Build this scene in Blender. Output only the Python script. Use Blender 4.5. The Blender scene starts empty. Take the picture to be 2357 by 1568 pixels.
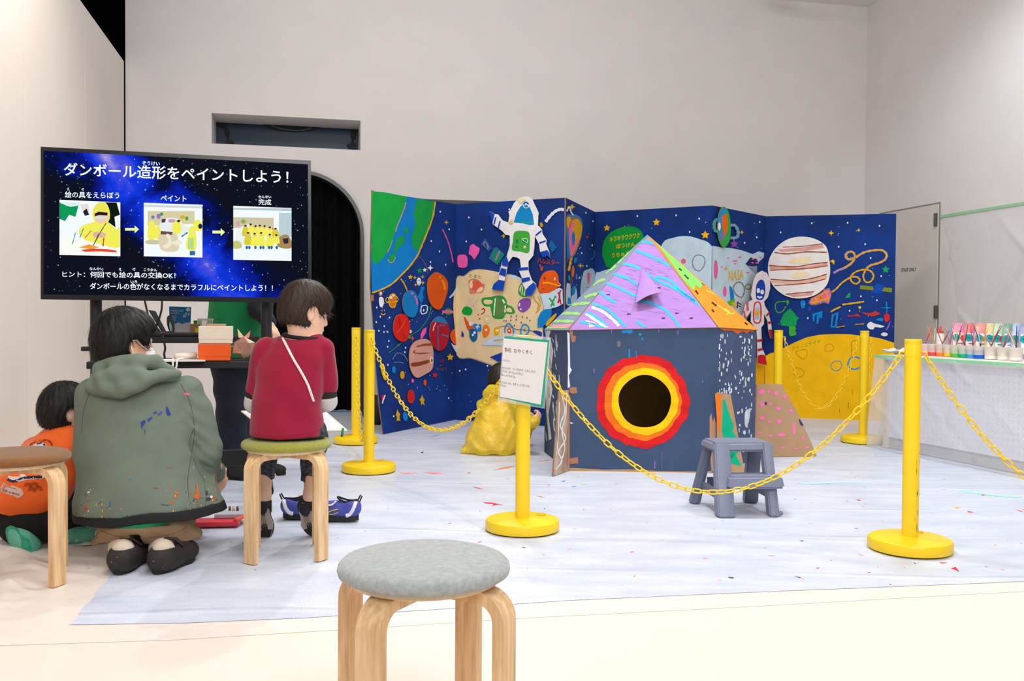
import bpy, bmesh, math, random
import numpy as np
from mathutils import Vector, Matrix
from mathutils.bvhtree import BVHTree
from math import pi, sin, cos, atan, tan, sqrt

random.seed(7)
rng = np.random.default_rng(7)
scene = bpy.context.scene
COL = scene.collection

# ------------------------------------------------------------------ camera
FPX, CX, CY = 2150.0, 1178.5, 784.0          # focal length and centre in pixels of the 2357 x 1568 frame
CAM = Vector((0, 0, 0.945)); PITCH = atan(49 / FPX); ROLL = 0.007
_r0, _u0, FWD = Vector((1, 0, 0)), Vector((0, sin(PITCH), cos(PITCH))), Vector((0, cos(PITCH), -sin(PITCH)))
RIGHT = _r0 * cos(ROLL) + _u0 * sin(ROLL); UP = _u0 * cos(ROLL) - _r0 * sin(ROLL)
cam_data = bpy.data.cameras.new('camera'); cam_data.sensor_width = 36.0; cam_data.lens = FPX / 2357 * 36
cam_data.clip_start = 0.05; cam_data.clip_end = 60
cam = bpy.data.objects.new('camera', cam_data); COL.objects.link(cam)
cam.matrix_world = Matrix((( RIGHT.x, UP.x, -FWD.x, CAM.x), (RIGHT.y, UP.y, -FWD.y, CAM.y), (RIGHT.z, UP.z, -FWD.z, CAM.z), (0, 0, 0, 1)))
scene.camera = cam

# ------------------------------------------------------------------ light and exposure
scene.view_settings.view_transform = 'Standard'; scene.view_settings.look = 'None'
scene.view_settings.gamma = 1.0; scene.view_settings.use_curve_mapping = False
scene.view_settings.exposure = 0.0
scene.cycles.use_denoising = True
scene.cycles.max_bounces = 8; scene.cycles.transparent_max_bounces = 16
world = bpy.data.worlds.new('world'); scene.world = world; world.use_nodes = True
world.node_tree.nodes['Background'].inputs[0].default_value = (1.0, 0.99, 0.985, 1)
world.node_tree.nodes['Background'].inputs[1].default_value = 0.29
def area(name, loc, size, power, color, target=None, spread=180, size_y=None):
    l = bpy.data.lights.new(name, 'AREA'); l.energy = power; l.color = color; l.size = size
    if size_y: l.shape = 'RECTANGLE'; l.size_y = size_y
    else: l.shape = 'DISK'
    l.spread = math.radians(spread)
    o = bpy.data.objects.new(name, l); COL.objects.link(o); o.location = loc
    d = (Vector(target) - Vector(loc)) if target else Vector((0, 0, -1))
    o.rotation_euler = d.to_track_quat('-Z', 'Y').to_euler()
    return o
def spot(name, loc, target, power, color, angle=60, blend=0.7, r=0.06):
    l = bpy.data.lights.new(name, 'SPOT'); l.energy = power; l.color = color
    l.spot_size = math.radians(angle); l.spot_blend = blend; l.shadow_soft_size = r
    o = bpy.data.objects.new(name, l); COL.objects.link(o); o.location = loc
    o.rotation_euler = (Vector(target) - Vector(loc)).to_track_quat('-Z', 'Y').to_euler()
    return o
WARM, NEUT, COOL = (1.0, 0.91, 0.82), (1.0, 0.985, 0.98), (0.92, 0.98, 1.0)
area('stage_light', (0.2, 5.0, 4.4), .6, 36, NEUT, (0.2, 5.2, 0), 130)
area('stage_light', (2.3, 5.2, 4.4), .6, 40, COOL, (2.2, 5.0, 0), 130)
area('front_light', (-0.2, 2.6, 4.4), 1.4, 31, NEUT, (-0.2, 3.2, 0), 130)
area('front_light', (1.6, 2.2, 4.4), 1.2, 18, WARM, (1.6, 2.8, 0), 130)
area('wall_fill', (-0.6, 5.6, 4.45), 4.5, 64, NEUT, (0.3, 10.2, 2.4), 150, .4)  # added lamp, no fixture here; keeps the back wall from going dark
area('front_fill', (0.9, -1.6, 4.0), 3.0, 108, NEUT, (1.2, 8, 1.4), 120)  # added fill behind the camera, brightens upright surfaces
spot('wall_washer', (-1.9, 5.0, 4.4), (-2.85, 5.9, 2.2), 300, WARM, 80, 1.0, 0.1)
spot('track_spot', (3.3, 6.6, 4.4), (4.5, 8.3, 2.3), 190, COOL, 75, 1.0, 0.1)
spot('track_spot', (-0.5, 7.3, 4.4), (-1.25, 3.5, 0.0), 270, NEUT, 36, 0.8, 0.06)

# ------------------------------------------------------------------ pixel -> world helpers (rays met with real planes)
def ray(px, py):
    return RIGHT * ((px - CX) / FPX) + UP * ((CY - py) / FPX) + FWD
def G(px, py, z=0.0):
    d = ray(px, py); return CAM + d * ((z - CAM.z) / d.z)
def J(px, py, Y):
    d = ray(px, py); return CAM + d * (Y / d.y)
class Plane:
    def __init__(s, p, n): s.p = Vector(p); s.n = Vector(n).normalized()
    def hit(s, px, py, off=0.0):
        d = ray(px, py); return CAM + d * ((s.p - CAM).dot(s.n) / d.dot(s.n)) + s.n * off
def plane3(a, b, c):
    n = (b - a).cross(c - a).normalized()
    if n.dot(CAM - a) < 0: n = -n
    return Plane(a, n)

# ------------------------------------------------------------------ materials
def lin(c):
    if isinstance(c, str):
        c = c.lstrip('#'); c = c if len(c) == 6 else ''.join(q * 2 for q in c); c = [int(c[i:i + 2], 16) / 255 for i in (0, 2, 4)]
    return tuple(x / 12.92 if x <= 0.04045 else ((x + 0.055) / 1.055) ** 2.4 for x in c)
_mc = {}
def M(name, col, rough=0.6, var=0.05, scale=25, bump=0.0, bscale=None, metal=0.0, spec=0.4, stretch=(1, 1, 1), coat=0.0, sheen=0.0, detail=4, var2=None):
    key = (name, str(col), rough, var, scale, bump, bscale, metal, spec, stretch, coat, sheen, var2)
    if key in _mc: return _mc[key]
    m = bpy.data.materials.new(name); m.use_nodes = True
    nt = m.node_tree; bs = nt.nodes['Principled BSDF']; L = nt.links
    c = lin(col)
    tc = nt.nodes.new('ShaderNodeTexCoord'); mp = nt.nodes.new('ShaderNodeMapping'); mp.inputs['Scale'].default_value = stretch
    L.new(tc.outputs['Object'], mp.inputs[0])
    nz = nt.nodes.new('ShaderNodeTexNoise'); nz.inputs['Scale'].default_value = scale; nz.inputs['Detail'].default_value = detail
    L.new(mp.outputs[0], nz.inputs[0])
    rp = nt.nodes.new('ShaderNodeValToRGB')
    c2 = lin(var2) if var2 else None
    rp.color_ramp.elements[0].position = 0.3; rp.color_ramp.elements[1].position = 0.7
    rp.color_ramp.elements[0].color = (*[max(0, x * (1 - var)) for x in (c2 or c)], 1)
    rp.color_ramp.elements[1].color = (*[min(1, x * (1 + var)) for x in c], 1)
    L.new(nz.outputs[0], rp.inputs[0]); L.new(rp.outputs[0], bs.inputs['Base Color'])
    bs.inputs['Roughness'].default_value = rough; bs.inputs['Metallic'].default_value = metal
    bs.inputs['Specular IOR Level'].default_value = spec
    if coat: bs.inputs['Coat Weight'].default_value = coat; bs.inputs['Coat Roughness'].default_value = 0.15
    if sheen: bs.inputs['Sheen Weight'].default_value = sheen
    if bump:
        n2 = nt.nodes.new('ShaderNodeTexNoise'); n2.inputs['Scale'].default_value = bscale or scale * 2; n2.inputs['Detail'].default_value = 3
        L.new(mp.outputs[0], n2.inputs[0])
        bp = nt.nodes.new('ShaderNodeBump'); bp.inputs['Strength'].default_value = bump; bp.inputs['Distance'].default_value = 0.01
        L.new(n2.outputs[0], bp.inputs['Height']); L.new(bp.outputs[0], bs.inputs['Normal'])
    _mc[key] = m; return m
def P(c):   # matt poster paint, faint brush variation
    return M('poster_paint', c, 0.75, 0.07, 9, 0.05, 60, spec=0.15)
def emit(name, col, strength=1.0):
    key = (name, str(col), strength)
    if key in _mc: return _mc[key]
    m = bpy.data.materials.new(name); m.use_nodes = True; nt = m.node_tree
    for n in list(nt.nodes): nt.nodes.remove(n)
    o = nt.nodes.new('ShaderNodeOutputMaterial'); e = nt.nodes.new('ShaderNodeEmission')
    e.inputs[0].default_value = (*lin(col), 1); e.inputs[1].default_value = strength
    nt.links.new(e.outputs[0], o.inputs[0]); _mc[key] = m; return m
def film(name, col, opacity, rough=0.15, bump=0.3, bscale=8, stretch=(1, 1, 1), transl=0.3):
    m = bpy.data.materials.new(name); m.use_nodes = True; nt = m.node_tree; L = nt.links
    out = nt.nodes['Material Output']; bs = nt.nodes['Principled BSDF']
    bs.inputs['Base Color'].default_value = (*lin(col), 1); bs.inputs['Roughness'].default_value = rough
    bs.inputs['Specular IOR Level'].default_value = 0.7
    tc = nt.nodes.new('ShaderNodeTexCoord'); mp = nt.nodes.new('ShaderNodeMapping'); mp.inputs['Scale'].default_value = stretch
    nz = nt.nodes.new('ShaderNodeTexNoise'); nz.inputs['Scale'].default_value = bscale; nz.inputs['Detail'].default_value = 5; nz.inputs['Distortion'].default_value = 0.6
    L.new(tc.outputs['Object'], mp.inputs[0]); L.new(mp.outputs[0], nz.inputs[0])
    bp = nt.nodes.new('ShaderNodeBump'); bp.inputs['Strength'].default_value = bump; bp.inputs['Distance'].default_value = 0.03
    L.new(nz.outputs[0], bp.inputs['Height']); L.new(bp.outputs[0], bs.inputs['Normal'])
    tl = nt.nodes.new('ShaderNodeBsdfTranslucent'); tl.inputs[0].default_value = (*lin(col), 1)
    mx = nt.nodes.new('ShaderNodeMixShader'); mx.inputs[0].default_value = transl
    L.new(bs.outputs[0], mx.inputs[1]); L.new(tl.outputs[0], mx.inputs[2])
    tr = nt.nodes.new('ShaderNodeBsdfTransparent')
    m2 = nt.nodes.new('ShaderNodeMixShader'); m2.inputs[0].default_value = opacity
    L.new(tr.outputs[0], m2.inputs[1]); L.new(mx.outputs[0], m2.inputs[2]); L.new(m2.outputs[0], out.inputs[0])
    return m

CARD = M('cardboard', '#b08d68', 0.85, 0.08, 14, 0.1, 120, stretch=(1, 1, 4))
CARDEDGE = M('cardboard_edge', '#8f6d4e', 0.9, 0.25, 160)
BLACKM = M('black_powder_coat', '#1b1b1d', 0.5, 0.1, 60)
WOOD = M('birch', '#e8c79c', 0.5, 0.12, 7, 0.05, 40, stretch=(9, 9, 0.9), coat=0.15, var2='#d9ad78')
WOODTOP = M('birch_ply', '#efd6b0', 0.5, 0.1, 9, 0.05, 40, stretch=(9, 9, 1.2), coat=0.1)
SKIN = M('skin', '#e3b08f', 0.55, 0.05, 20, 0.03, 150, spec=0.35)
SKIN2 = M('skin_child', '#efc4a8', 0.55, 0.05, 20, 0.02, 150, spec=0.35)

# ------------------------------------------------------------------ object helpers
def wloc(o):
    v = Vector((0, 0, 0))
    while o is not None: v += Vector(o.location); o = o.parent
    return v
def link(o, parent=None):
    COL.objects.link(o)
    if parent is not None: o.parent = parent
    return o
def mesh(name, verts, faces, mats, parent=None, idx=None, smooth=False, sharp=None):
    me = bpy.data.meshes.new(name)
    off = wloc(parent) if parent is not None else Vector((0, 0, 0))
    if isinstance(verts, np.ndarray):
        verts = (verts - np.array(off, dtype=verts.dtype)).tolist()
    else:
        verts = [(v[0] - off.x, v[1] - off.y, v[2] - off.z) for v in verts]
    me.from_pydata(verts, [], faces.tolist() if isinstance(faces, np.ndarray) else faces)
    if not isinstance(mats, (list, tuple)): mats = [mats]
    for m in mats: me.materials.append(m)
    if idx is not None: me.polygons.foreach_set('material_index', idx)
    if smooth is True: me.polygons.foreach_set('use_smooth', [True] * len(me.polygons))
    me.update()
    if sharp is not None:
        me.polygons.foreach_set('use_smooth', [True] * len(me.polygons))
        me.set_sharp_from_angle(angle=math.radians(sharp))
    return link(bpy.data.objects.new(name, me), parent)
def tag(o, label=None, cat=None, group=None, kind=None):
    if label: o['label'] = label
    if cat: o['category'] = cat
    if group: o['group'] = group
    if kind: o['kind'] = kind
    return o
def thing(name, label, cat, loc=(0, 0, 0), group=None):
    o = bpy.data.objects.new(name, None); o.empty_display_size = 0.1; link(o); o.location = loc
    return tag(o, label, cat, group)
def copy_tree(o, parent=None):
    c = o.copy(); COL.objects.link(c)
    if parent is not None: c.parent = parent
    for ch in list(o.children): copy_tree(ch, c)
    return c
class B:                                         # collects shapes, builds ONE mesh object
    def __init__(s): s.v = []; s.f = []; s.m = []; s.mi = 0
    def mat(s, i): s.mi = i; return s
    def add(s, vs, fs):
        n = len(s.v); s.v += [tuple(v) for v in vs]; s.f += [tuple(i + n for i in f) for f in fs]; s.m += [s.mi] * len(fs); return s
    def bm(s, bm, mat=None):
        if mat is not None: bm.transform(mat)
        bm.verts.index_update()
        s.add([v.co.copy() for v in bm.verts], [[v.index for v in f.verts] for f in bm.faces]); bm.free(); return s
    def box(s, c, size, rot=None, bev=0.0, seg=2):
        bm = bmesh.new(); bmesh.ops.create_cube(bm, size=1.0)
        bmesh.ops.scale(bm, vec=Vector(size), verts=bm.verts)
        if bev: bmesh.ops.bevel(bm, geom=bm.edges[:], offset=bev, segments=seg, affect='EDGES', profile=0.5)
        mt = Matrix.Translation(Vector(c))
        if rot is not None: mt = mt @ (rot.to_4x4() if isinstance(rot, Matrix) else Matrix.Rotation(rot, 4, 'Z'))
        return s.bm(bm, mt)
    def lathe(s, prof, c=(0, 0, 0), n=32):
        c = Vector(c); vs = []; fs = []
        for (r, z) in prof:
            for k in range(n):
                a = 2 * pi * k / n; vs.append((c.x + r * cos(a), c.y + r * sin(a), c.z + z))
        for i in range(len(prof) - 1):
            for k in range(n):
                fs.append((i * n + k, i * n + (k + 1) % n, (i + 1) * n + (k + 1) % n, (i + 1) * n + k))
        fs.append(tuple(range(n - 1, -1, -1))); fs.append(tuple((len(prof) - 1) * n + k for k in range(n)))
        return s.add(vs, fs)
    def tube(s, pts, r, n=8, caps=True, closed=False, flat=None):
        pts = [Vector(p) for p in pts]; m = len(pts); vs = []; fs = []
        up = None
        for i, p in enumerate(pts):
            if closed: t = pts[(i + 1) % m] - pts[i - 1]
            else: t = pts[min(i + 1, m - 1)] - pts[max(i - 1, 0)]
            t.normalize()
            if up is None:
                up = Vector((0, 0, 1)) if abs(t.z) < 0.9 else Vector((1, 0, 0))
            a = t.cross(up); a.normalize(); b = a.cross(t); up = b
            rr = r[i] if isinstance(r, (list, tuple)) else r
            for k in range(n):
                an = 2 * pi * k / n
                vs.append(p + a * (rr * cos(an)) + b * (rr * (flat or 1) * sin(an)))
        rows = m if closed else m - 1
        for i in range(rows):
            j = (i + 1) % m
            for k in range(n):
                fs.append((i * n + k, i * n + (k + 1) % n, j * n + (k + 1) % n, j * n + k))
        if caps and not closed:
            fs.append(tuple(range(n - 1, -1, -1))); fs.append(tuple((m - 1) * n + k for k in range(n)))
        return s.add(vs, fs)
    def prism(s, pts, off, cap=True):            # polygon pts extruded by vector off (front face at pts)
        off = Vector(off); n = len(pts); vs = [Vector(p) for p in pts] + [Vector(p) + off for p in pts]
        fs = [tuple(range(n)), tuple(range(2 * n - 1, n - 1, -1))] if cap else []
        fs += [(i, i + n, (i + 1) % n + n, (i + 1) % n) for i in range(n)]
        return s.add(vs, fs)
    def poly(s, pts): return s.add(pts, [tuple(range(len(pts)))])
    def build(s, name, mats, parent=None, smooth=False, sharp=None):
        return mesh(name, s.v, s.f, mats, parent, s.m if isinstance(mats, (list, tuple)) and len(mats) > 1 else None, smooth, sharp)
def recalc(o):
    bm = bmesh.new(); bm.from_mesh(o.data); bmesh.ops.recalc_face_normals(bm, faces=bm.faces); bm.to_mesh(o.data); bm.free(); return o
def holed(outer, holes, to3):                    # flat plate with holes; loops in 2D, to3 maps a 2D point to 3D
    from mathutils.geometry import tessellate_polygon
    loops = [[Vector((x, y, 0)) for x, y in l] for l in [outer] + holes]
    flat = [p for l in loops for p in l]
    return [to3(p.x, p.y) for p in flat], [tuple(t) for t in tessellate_polygon(loops)]

# ------------------------------------------------------------------ text (built-in font, meshed)
_tc = {}
def glyphs(s, bold=0.0):
    if (s, bold) in _tc: return _tc[(s, bold)]
    cu = bpy.data.curves.new('text', 'FONT'); cu.body = s; cu.resolution_u = 2; cu.offset = bold
    o = bpy.data.objects.new('text', cu); COL.objects.link(o)
    dg = bpy.context.evaluated_depsgraph_get(); ev = o.evaluated_get(dg); me = ev.to_mesh()
    v = np.empty(len(me.vertices) * 3); me.vertices.foreach_get('co', v); v = v.reshape(-1, 3)[:, :2].copy()
    f = [tuple(p.vertices) for p in me.polygons]; ev.to_mesh_clear()
    bpy.data.objects.remove(o); bpy.data.curves.remove(cu)
    v -= v.min(0); v /= np.maximum(v.max(0), 1e-6)
    _tc[(s, bold)] = (v, f); return v, f
def text_on(b, s, x0, y0, x1, y1, h, fn, bold=0.0, slant=0.0):   # baseline from (x0,y0) to (x1,y1) in pixels, height h; fn maps a pixel to a point on the real surface
    v, f = glyphs(s, bold)
    b.add([fn(x0 + (x1 - x0) * a + slant * c * h, y0 + (y1 - y0) * a - h * c) for a, c in v], f)

# ------------------------------------------------------------------ shapes drawn flat on a plane (paint) and cut from card
def smooth_loop(pts, n=4, closed=True):
    m = len(pts); out = []
    for i in range(m if closed else m - 1):
        g = lambda k: np.array(pts[k % m] if closed else pts[max(0, min(m - 1, k))], float)
        p0, p1, p2, p3 = g(i - 1), g(i), g(i + 1), g(i + 2)
        for k in range(n):
            t = k / n
            out.append(tuple(0.5 * (2 * p1 + (p2 - p0) * t + (2 * p0 - 5 * p1 + 4 * p2 - p3) * t * t + (3 * p1 - p0 - 3 * p2 + p3) * t ** 3)))
    if not closed: out.append(tuple(pts[-1]))
    return out
def pairs(l): return [(l[i], l[i + 1]) for i in range(0, len(l), 2)]
def crop(x0, y0, s): return (x0, y0, s)
PXC = (0, 0, 1.0)
def shape_polys(sh, cr):
    """one shape -> list of pixel polygons"""
    x0, y0, sc = cr; T = lambda p: (x0 + p[0] / sc, y0 + p[1] / sc)
    k = sh[0]
    if k == 'p': return [[T(p) for p in pairs(sh[2])]]
    if k == 'P': return [[T(p) for p in smooth_loop(pairs(sh[2]))]]
    if k == 'e':
        _, _, cx, cy, rx, ry = sh[:6]; ro = math.radians(sh[6]) if len(sh) > 6 else 0; n = 20 if max(rx, ry) / sc > 6 else 10
        return [[T((cx + rx * cos(a) * cos(ro) - ry * sin(a) * sin(ro), cy + rx * cos(a) * sin(ro) + ry * sin(a) * cos(ro))) for a in [2 * pi * i / n for i in range(n)]]]
    if k in '*+':
        _, _, cx, cy, r = sh[:5]; ro = sh[5] if len(sh) > 5 else 0; n = 5 if k == '*' else 4; ri = 0.52 if k == '*' else 0.4
        return [[T((cx + (r if i % 2 == 0 else r * ri) * sin(ro + pi * i / n), cy - (r if i % 2 == 0 else r * ri) * cos(ro + pi * i / n))) for i in range(2 * n)]]
    if k in 'so':                                # stroke, o = closed stroke
        w = sh[2]; pts = smooth_loop(pairs(sh[3]), 4, k == 'o'); n = len(pts); polys = []
        L = []; R = []
        for i, p in enumerate(pts):
            a = pts[(i - 1) % n] if (k == 'o' or i > 0) else p; c = pts[(i + 1) % n] if (k == 'o' or i < n - 1) else p
            tx, ty = c[0] - a[0], c[1] - a[1]; l = math.hypot(tx, ty) or 1
            ww = w * 0.5 * (1 + 0.25 * sin(i * 2.4))
            L.append(T((p[0] - ty / l * ww, p[1] + tx / l * ww))); R.append(T((p[0] + ty / l * ww, p[1] - tx / l * ww)))
        for i in range(n if k == 'o' else n - 1):
            j = (i + 1) % n; polys.append([L[i], L[j], R[j], R[i]])
        return polys
# ------------------------------------------------------------------ the room
WDIR = Vector((0.977, 0.2138, 0)).normalized(); WN = Vector((WDIR.y, -WDIR.x, 0))     # back wall runs along WDIR, faces WN
BACK = Plane((-1.526, 9.43, 0), WN)
RIGHTW = Plane(Vector((3.99, 10.64, 0)), -WDIR)
LEFTW = Plane(Vector((-3.71, 8.95, 0)), WDIR)
H = 4.5
WALL = M('plaster_white', '#e5e1e0', 0.85, 0.02, 3, 0.02, 200)
WALLL = M('panel_white', '#f0e9e2', 0.7, 0.015, 2, 0.01, 120)
BLACK = M('black_void', '#030303', 0.95, 0.2, 5, spec=0.02)
def sB(p): return (p - BACK.p).dot(WDIR)
def wB(s, z, off=0.0): return BACK.p + WDIR * s + WN * off + Vector((0, 0, z))
s0 = sB(BACK.hit(290, 740)); s1 = (Vector((3.99, 10.64, 0)) - BACK.p).dot(WDIR)
# recess window
q = [BACK.hit(487, 260), BACK.hit(830, 277.5), BACK.hit(830, 346), BACK.hit(487, 329.5)]
ws0, ws1 = sB(q[0]), sB(q[1]); wz1 = (q[0].z + q[1].z) / 2; wz0 = (q[2].z + q[3].z) / 2
# arched opening
ac = sB(BACK.hit(690, 730)); ar = sB(BACK.hit(829, 730)) - ac; az = BACK.hit(690, 400).z - ar
# low alcove behind the painted screen
ns0, ns1 = sB(BACK.hit(935, 700)), sB(BACK.hit(1192, 700)); nz = (BACK.hit(1000, 458.5).z + BACK.hit(1190, 466).z) / 2
arch = [(ac - ar, 0.0), (ac - ar, az)] + [(ac + ar * cos(a), az + ar * sin(a)) for a in [pi - pi * k / 28 for k in range(1, 28)]] + [(ac + ar, az), (ac + ar, 0.0)]
outer = [(s0, 0.0)] + arch + [(ns0, 0.0), (ns0, nz), (ns1, nz), (ns1, 0.0), (s1 + 0.2, 0.0), (s1 + 0.2, H), (s0, H)]
hole = [(ws0, wz0), (ws0, wz1), (ws1, wz1), (ws1, wz0)]
v, f = holed(outer, [hole], lambda x, y: wB(x, y))
b = B(); b.add(v, f)
DEP = 0.45
for lp in (hole, [(ns0, 0), (ns0, nz), (ns1, nz), (ns1, 0)]):     # reveals
    n = len(lp)
    for i in range(n if lp is hole else n - 1):
        (x, z), (x2, z2) = lp[i], lp[(i + 1) % n]
        b.add([wB(x, z), wB(x2, z2), wB(x2, z2, -DEP), wB(x, z, -DEP)], [(0, 1, 2, 3)])
o = b.build('wall_back', WALL); tag(o, kind='structure')
# alcove back (dark)
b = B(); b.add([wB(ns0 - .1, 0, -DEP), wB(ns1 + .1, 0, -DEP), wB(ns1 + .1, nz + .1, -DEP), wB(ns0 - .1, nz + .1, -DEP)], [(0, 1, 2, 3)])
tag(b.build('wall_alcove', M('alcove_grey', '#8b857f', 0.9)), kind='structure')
# window pane, the dark blue room behind it
b = B(); b.add([wB(ws0 - .01, wz0 - .01, -DEP), wB(ws1 + .01, wz0 - .01, -DEP), wB(ws1 + .01, wz1 + .01, -DEP), wB(ws0 - .01, wz1 + .01, -DEP)], [(0, 1, 2, 3)])
win = b.build('window_1', M('dark_blue_glass', '#0c2a45', 0.35, 0.1, 2, spec=0.3)); tag(win, kind='structure')
wp = Plane(wB(0, 0, -DEP + .02), WN)
def flat(pl, polys, off=0.0): return [[pl.hit(x, y, off) for x, y in p] for p in polys]
C5 = crop(470, 240, 2357 / 380)
b = B()
for i, sh in enumerate([('e', 0, 1250, 290, 410, 100, 2), ('o', 0, 14, [840, 300, 1250, 385, 1640, 348, 1250, 300])][:1]):
    for p in flat(wp, shape_polys(sh, C5), i * .002): b.poly([pp if pp.z < wz1 else Vector((pp.x, pp.y, wz1)) for pp in p])
b.build('ring_lamp', M('black_lamp', '#04070b', 0.6), win)
b = B(); 
for p in flat(wp, shape_polys(('s', 0, 12, [960, 306, 1100, 350, 1270, 372, 1450, 365, 1530, 335]), C5), .004): b.poly(p)
b.build('lamp_rim', M('grey_lamp_rim', '#3e5872', 0.4), win)
for pl_ in ([190, 275, 300, 275, 330, 330, 362, 400, 345, 500, 430, 540, 432, 566, 300, 562, 330, 470, 290, 400, 285, 345, 190, 300], [2095, 378, 2175, 380, 2165, 480, 2135, 500, 2140, 545, 2172, 580, 2165, 640, 2085, 645, 2030, 580, 2095, 550, 2112, 490, 2090, 470]):
    b = B(); pp = flat(wp, shape_polys(('p', 0, pl_), C5), .004)[0]; b.prism(pp, WN * .01); recalc(b.build('stage_light', M('black_lamp', '#04070b', 0.6), win))
# arch frame and curtain
b = B(); prof = arch
for i in range(len(prof) - 1):
    (x, z), (x2, z2) = prof[i], prof[i + 1]
    def outw(x, z):
        if z <= az: return (x + (0.035 if x > ac else -0.035), z)
        d = Vector((x - ac, z - az)).normalized(); return (x + d.x * .035, z + d.y * .035)
    a, a2 = outw(x, z), outw(x2, z2)
    b.add([wB(x, z, .025), wB(x2, z2, .025), wB(*a2, .025), wB(*a, .025)], [(0, 1, 2, 3)])
    b.add([wB(*a, .025), wB(*a2, .025), wB(*a2, 0), wB(*a, 0)], [(0, 1, 2, 3)])
    b.add([wB(x, z, .025), wB(x, z, -.25), wB(x2, z2, -.25), wB(x2, z2, .025)], [(0, 1, 2, 3)])
o = b.build('trim_1', M('dark_metal_frame', '#4b4a49', 0.35, 0.05, 30, metal=0.6)); tag(o, kind='structure')
b = B(); N = 120; xs = np.linspace(ac - ar - .05, ac + ar + .05, N)
vs = []; 
for z in (0.0, az + ar + .1):
    for x in xs: vs.append(wB(x, z, -.2 + .035 * sin(x * 45) + .015 * sin(x * 97 + z)))
b.add(vs, [(i, i + 1, N + i + 1, N + i) for i in range(N - 1)])
cur = b.build('black_curtain', M('black_velvet', '#0a0a0b', 0.9, 0.3, 10, spec=0.1), smooth=True)
tag(cur, 'black pleated curtain closing the arched doorway behind the screen', 'curtain')
b = B(); b.prism([wB(ac - ar + .05, 0.012, .05), wB(ac + ar + .12, 0.012, .05), wB(ac + ar + .12, 0.012, .0), wB(ac - ar + .05, 0.012, .0)], (0, 0, -.012))
o = recalc(b.build('tape_strip', M('blue_tape', '#1f6fb5', 0.5))); tag(o, 'blue tape strip on the floor at the foot of the arched doorway', 'tape')
# right wall, door
def wR(s, z, off=0.0): return RIGHTW.p - Vector((-WN.x, -WN.y, 0)) * s + RIGHTW.n * off + Vector((0, 0, z))   # s runs from the corner towards the camera
def sR(p): return (p - RIGHTW.p).dot(WN)
b = B(); b.add([wR(-.2, 0), wR(12, 0), wR(12, H), wR(-.2, H)], [(0, 1, 2, 3)])
tag(b.build('wall_right', WALL), kind='structure')
ds1 = sR(RIGHTW.hit(2160, 620)); ds0 = ds1 - 0.98; dz = RIGHTW.hit(2160, 470).z
b = B(); b.prism([wR(ds0, .008, .012), wR(ds1, .008, .012), wR(ds1, dz, .012), wR(ds0, dz, .012)], -RIGHTW.n * .011)
door = recalc(b.build('door_1', M('door_white', '#dcd6d0', 0.6, 0.02, 3))); tag(door, kind='structure')
b = B(); g = .018
for (x, x2, z, z2) in ((ds0 - g, ds0, 0, dz + g), (ds1, ds1 + g, 0, dz + g), (ds0, ds1, dz, dz + g)):
    b.prism([wR(x, z, .004), wR(x2, z, .004), wR(x2, z2, .004), wR(x, z2, .004)], -RIGHTW.n * .003)
recalc(b.build('door_frame', M('door_gap_grey', '#8f8a86', 0.6), door))
for y in (506, 718):
    b = B(); c = RIGHTW.hit(2158, y); b.box(c + RIGHTW.n * .018, (.035, .03, .13), rot=math.atan2(WDIR.y, WDIR.x), bev=.004)
    b.build('hinge', M('hinge_steel', '#77726c', 0.35, 0.05, 30, metal=0.9), door)
b = B(); text_on(b, 'STAFF ONLY', 2077, 626.5, 2112, 624, 8.5, lambda x, y: RIGHTW.hit(x, y, .0145), .01)
b.build('lettering', M('lettering_grey', '#55504c', 0.7), door)
# left partition: flush white panels with narrow joints
def sL(p): return (p - LEFTW.p).dot(WN)
def wL(s, z, off=0.0): return LEFTW.p + WN * s + LEFTW.n * off + Vector((0, 0, z))
HL = LEFTW.hit(288, 145).z
cuts = [0.02, sL(LEFTW.hit(198, 740)), sL(LEFTW.hit(61, 740))]; w_ = cuts[2] - cuts[1]
while cuts[-1] < 9.5: cuts.append(cuts[-1] + w_)
b = B(); b.prism([wL(0, 0, -.05), wL(cuts[-1], 0, -.05), wL(cuts[-1], HL - .004, -.05), wL(0, HL - .004, -.05)], -LEFTW.n * .1)
wl = recalc(b.build('wall_left', M('panel_joint', '#5f544c', 0.9))); tag(wl, kind='structure')
for i in range(len(cuts) - 1):
    b = B(); a, c = cuts[i] + (.004 if i else 0), cuts[i + 1] - .004
    b.prism([wL(a, 0.002, 0), wL(c, 0.002, 0), wL(c, HL, 0), wL(a, HL, 0)], -LEFTW.n * .049)
    recalc(b.build('wall_panel', WALLL, wl))
# the dark hall beyond the partition
b = B(); b.add([wB(s0 - 5, 0, -.06), wB(s0 - .0, 0, -.06), wB(s0 - .0, 7, -.06), wB(s0 - 5, 7, -.06)], [(0, 1, 2, 3)])
b.add([wB(s0, 0, 0), wB(s0, H, 0), wB(s0, H, -.06), wB(s0, 0, -.06)], [(0, 1, 2, 3)])
b.add([wL(-2, 4.6, -.2) + WDIR * 0, wL(10, 4.6, -.2), wL(10, 4.6, -5), wL(-2, 4.6, -5)], [(0, 1, 2, 3)])
b.add([wL(-2, 0, -3.5), wL(10, 0, -3.5), wL(10, 4.6, -3.5), wL(-2, 4.6, -3.5)], [(0, 1, 2, 3)])
tag(b.build('wall_dark', BLACK), kind='structure')
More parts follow.
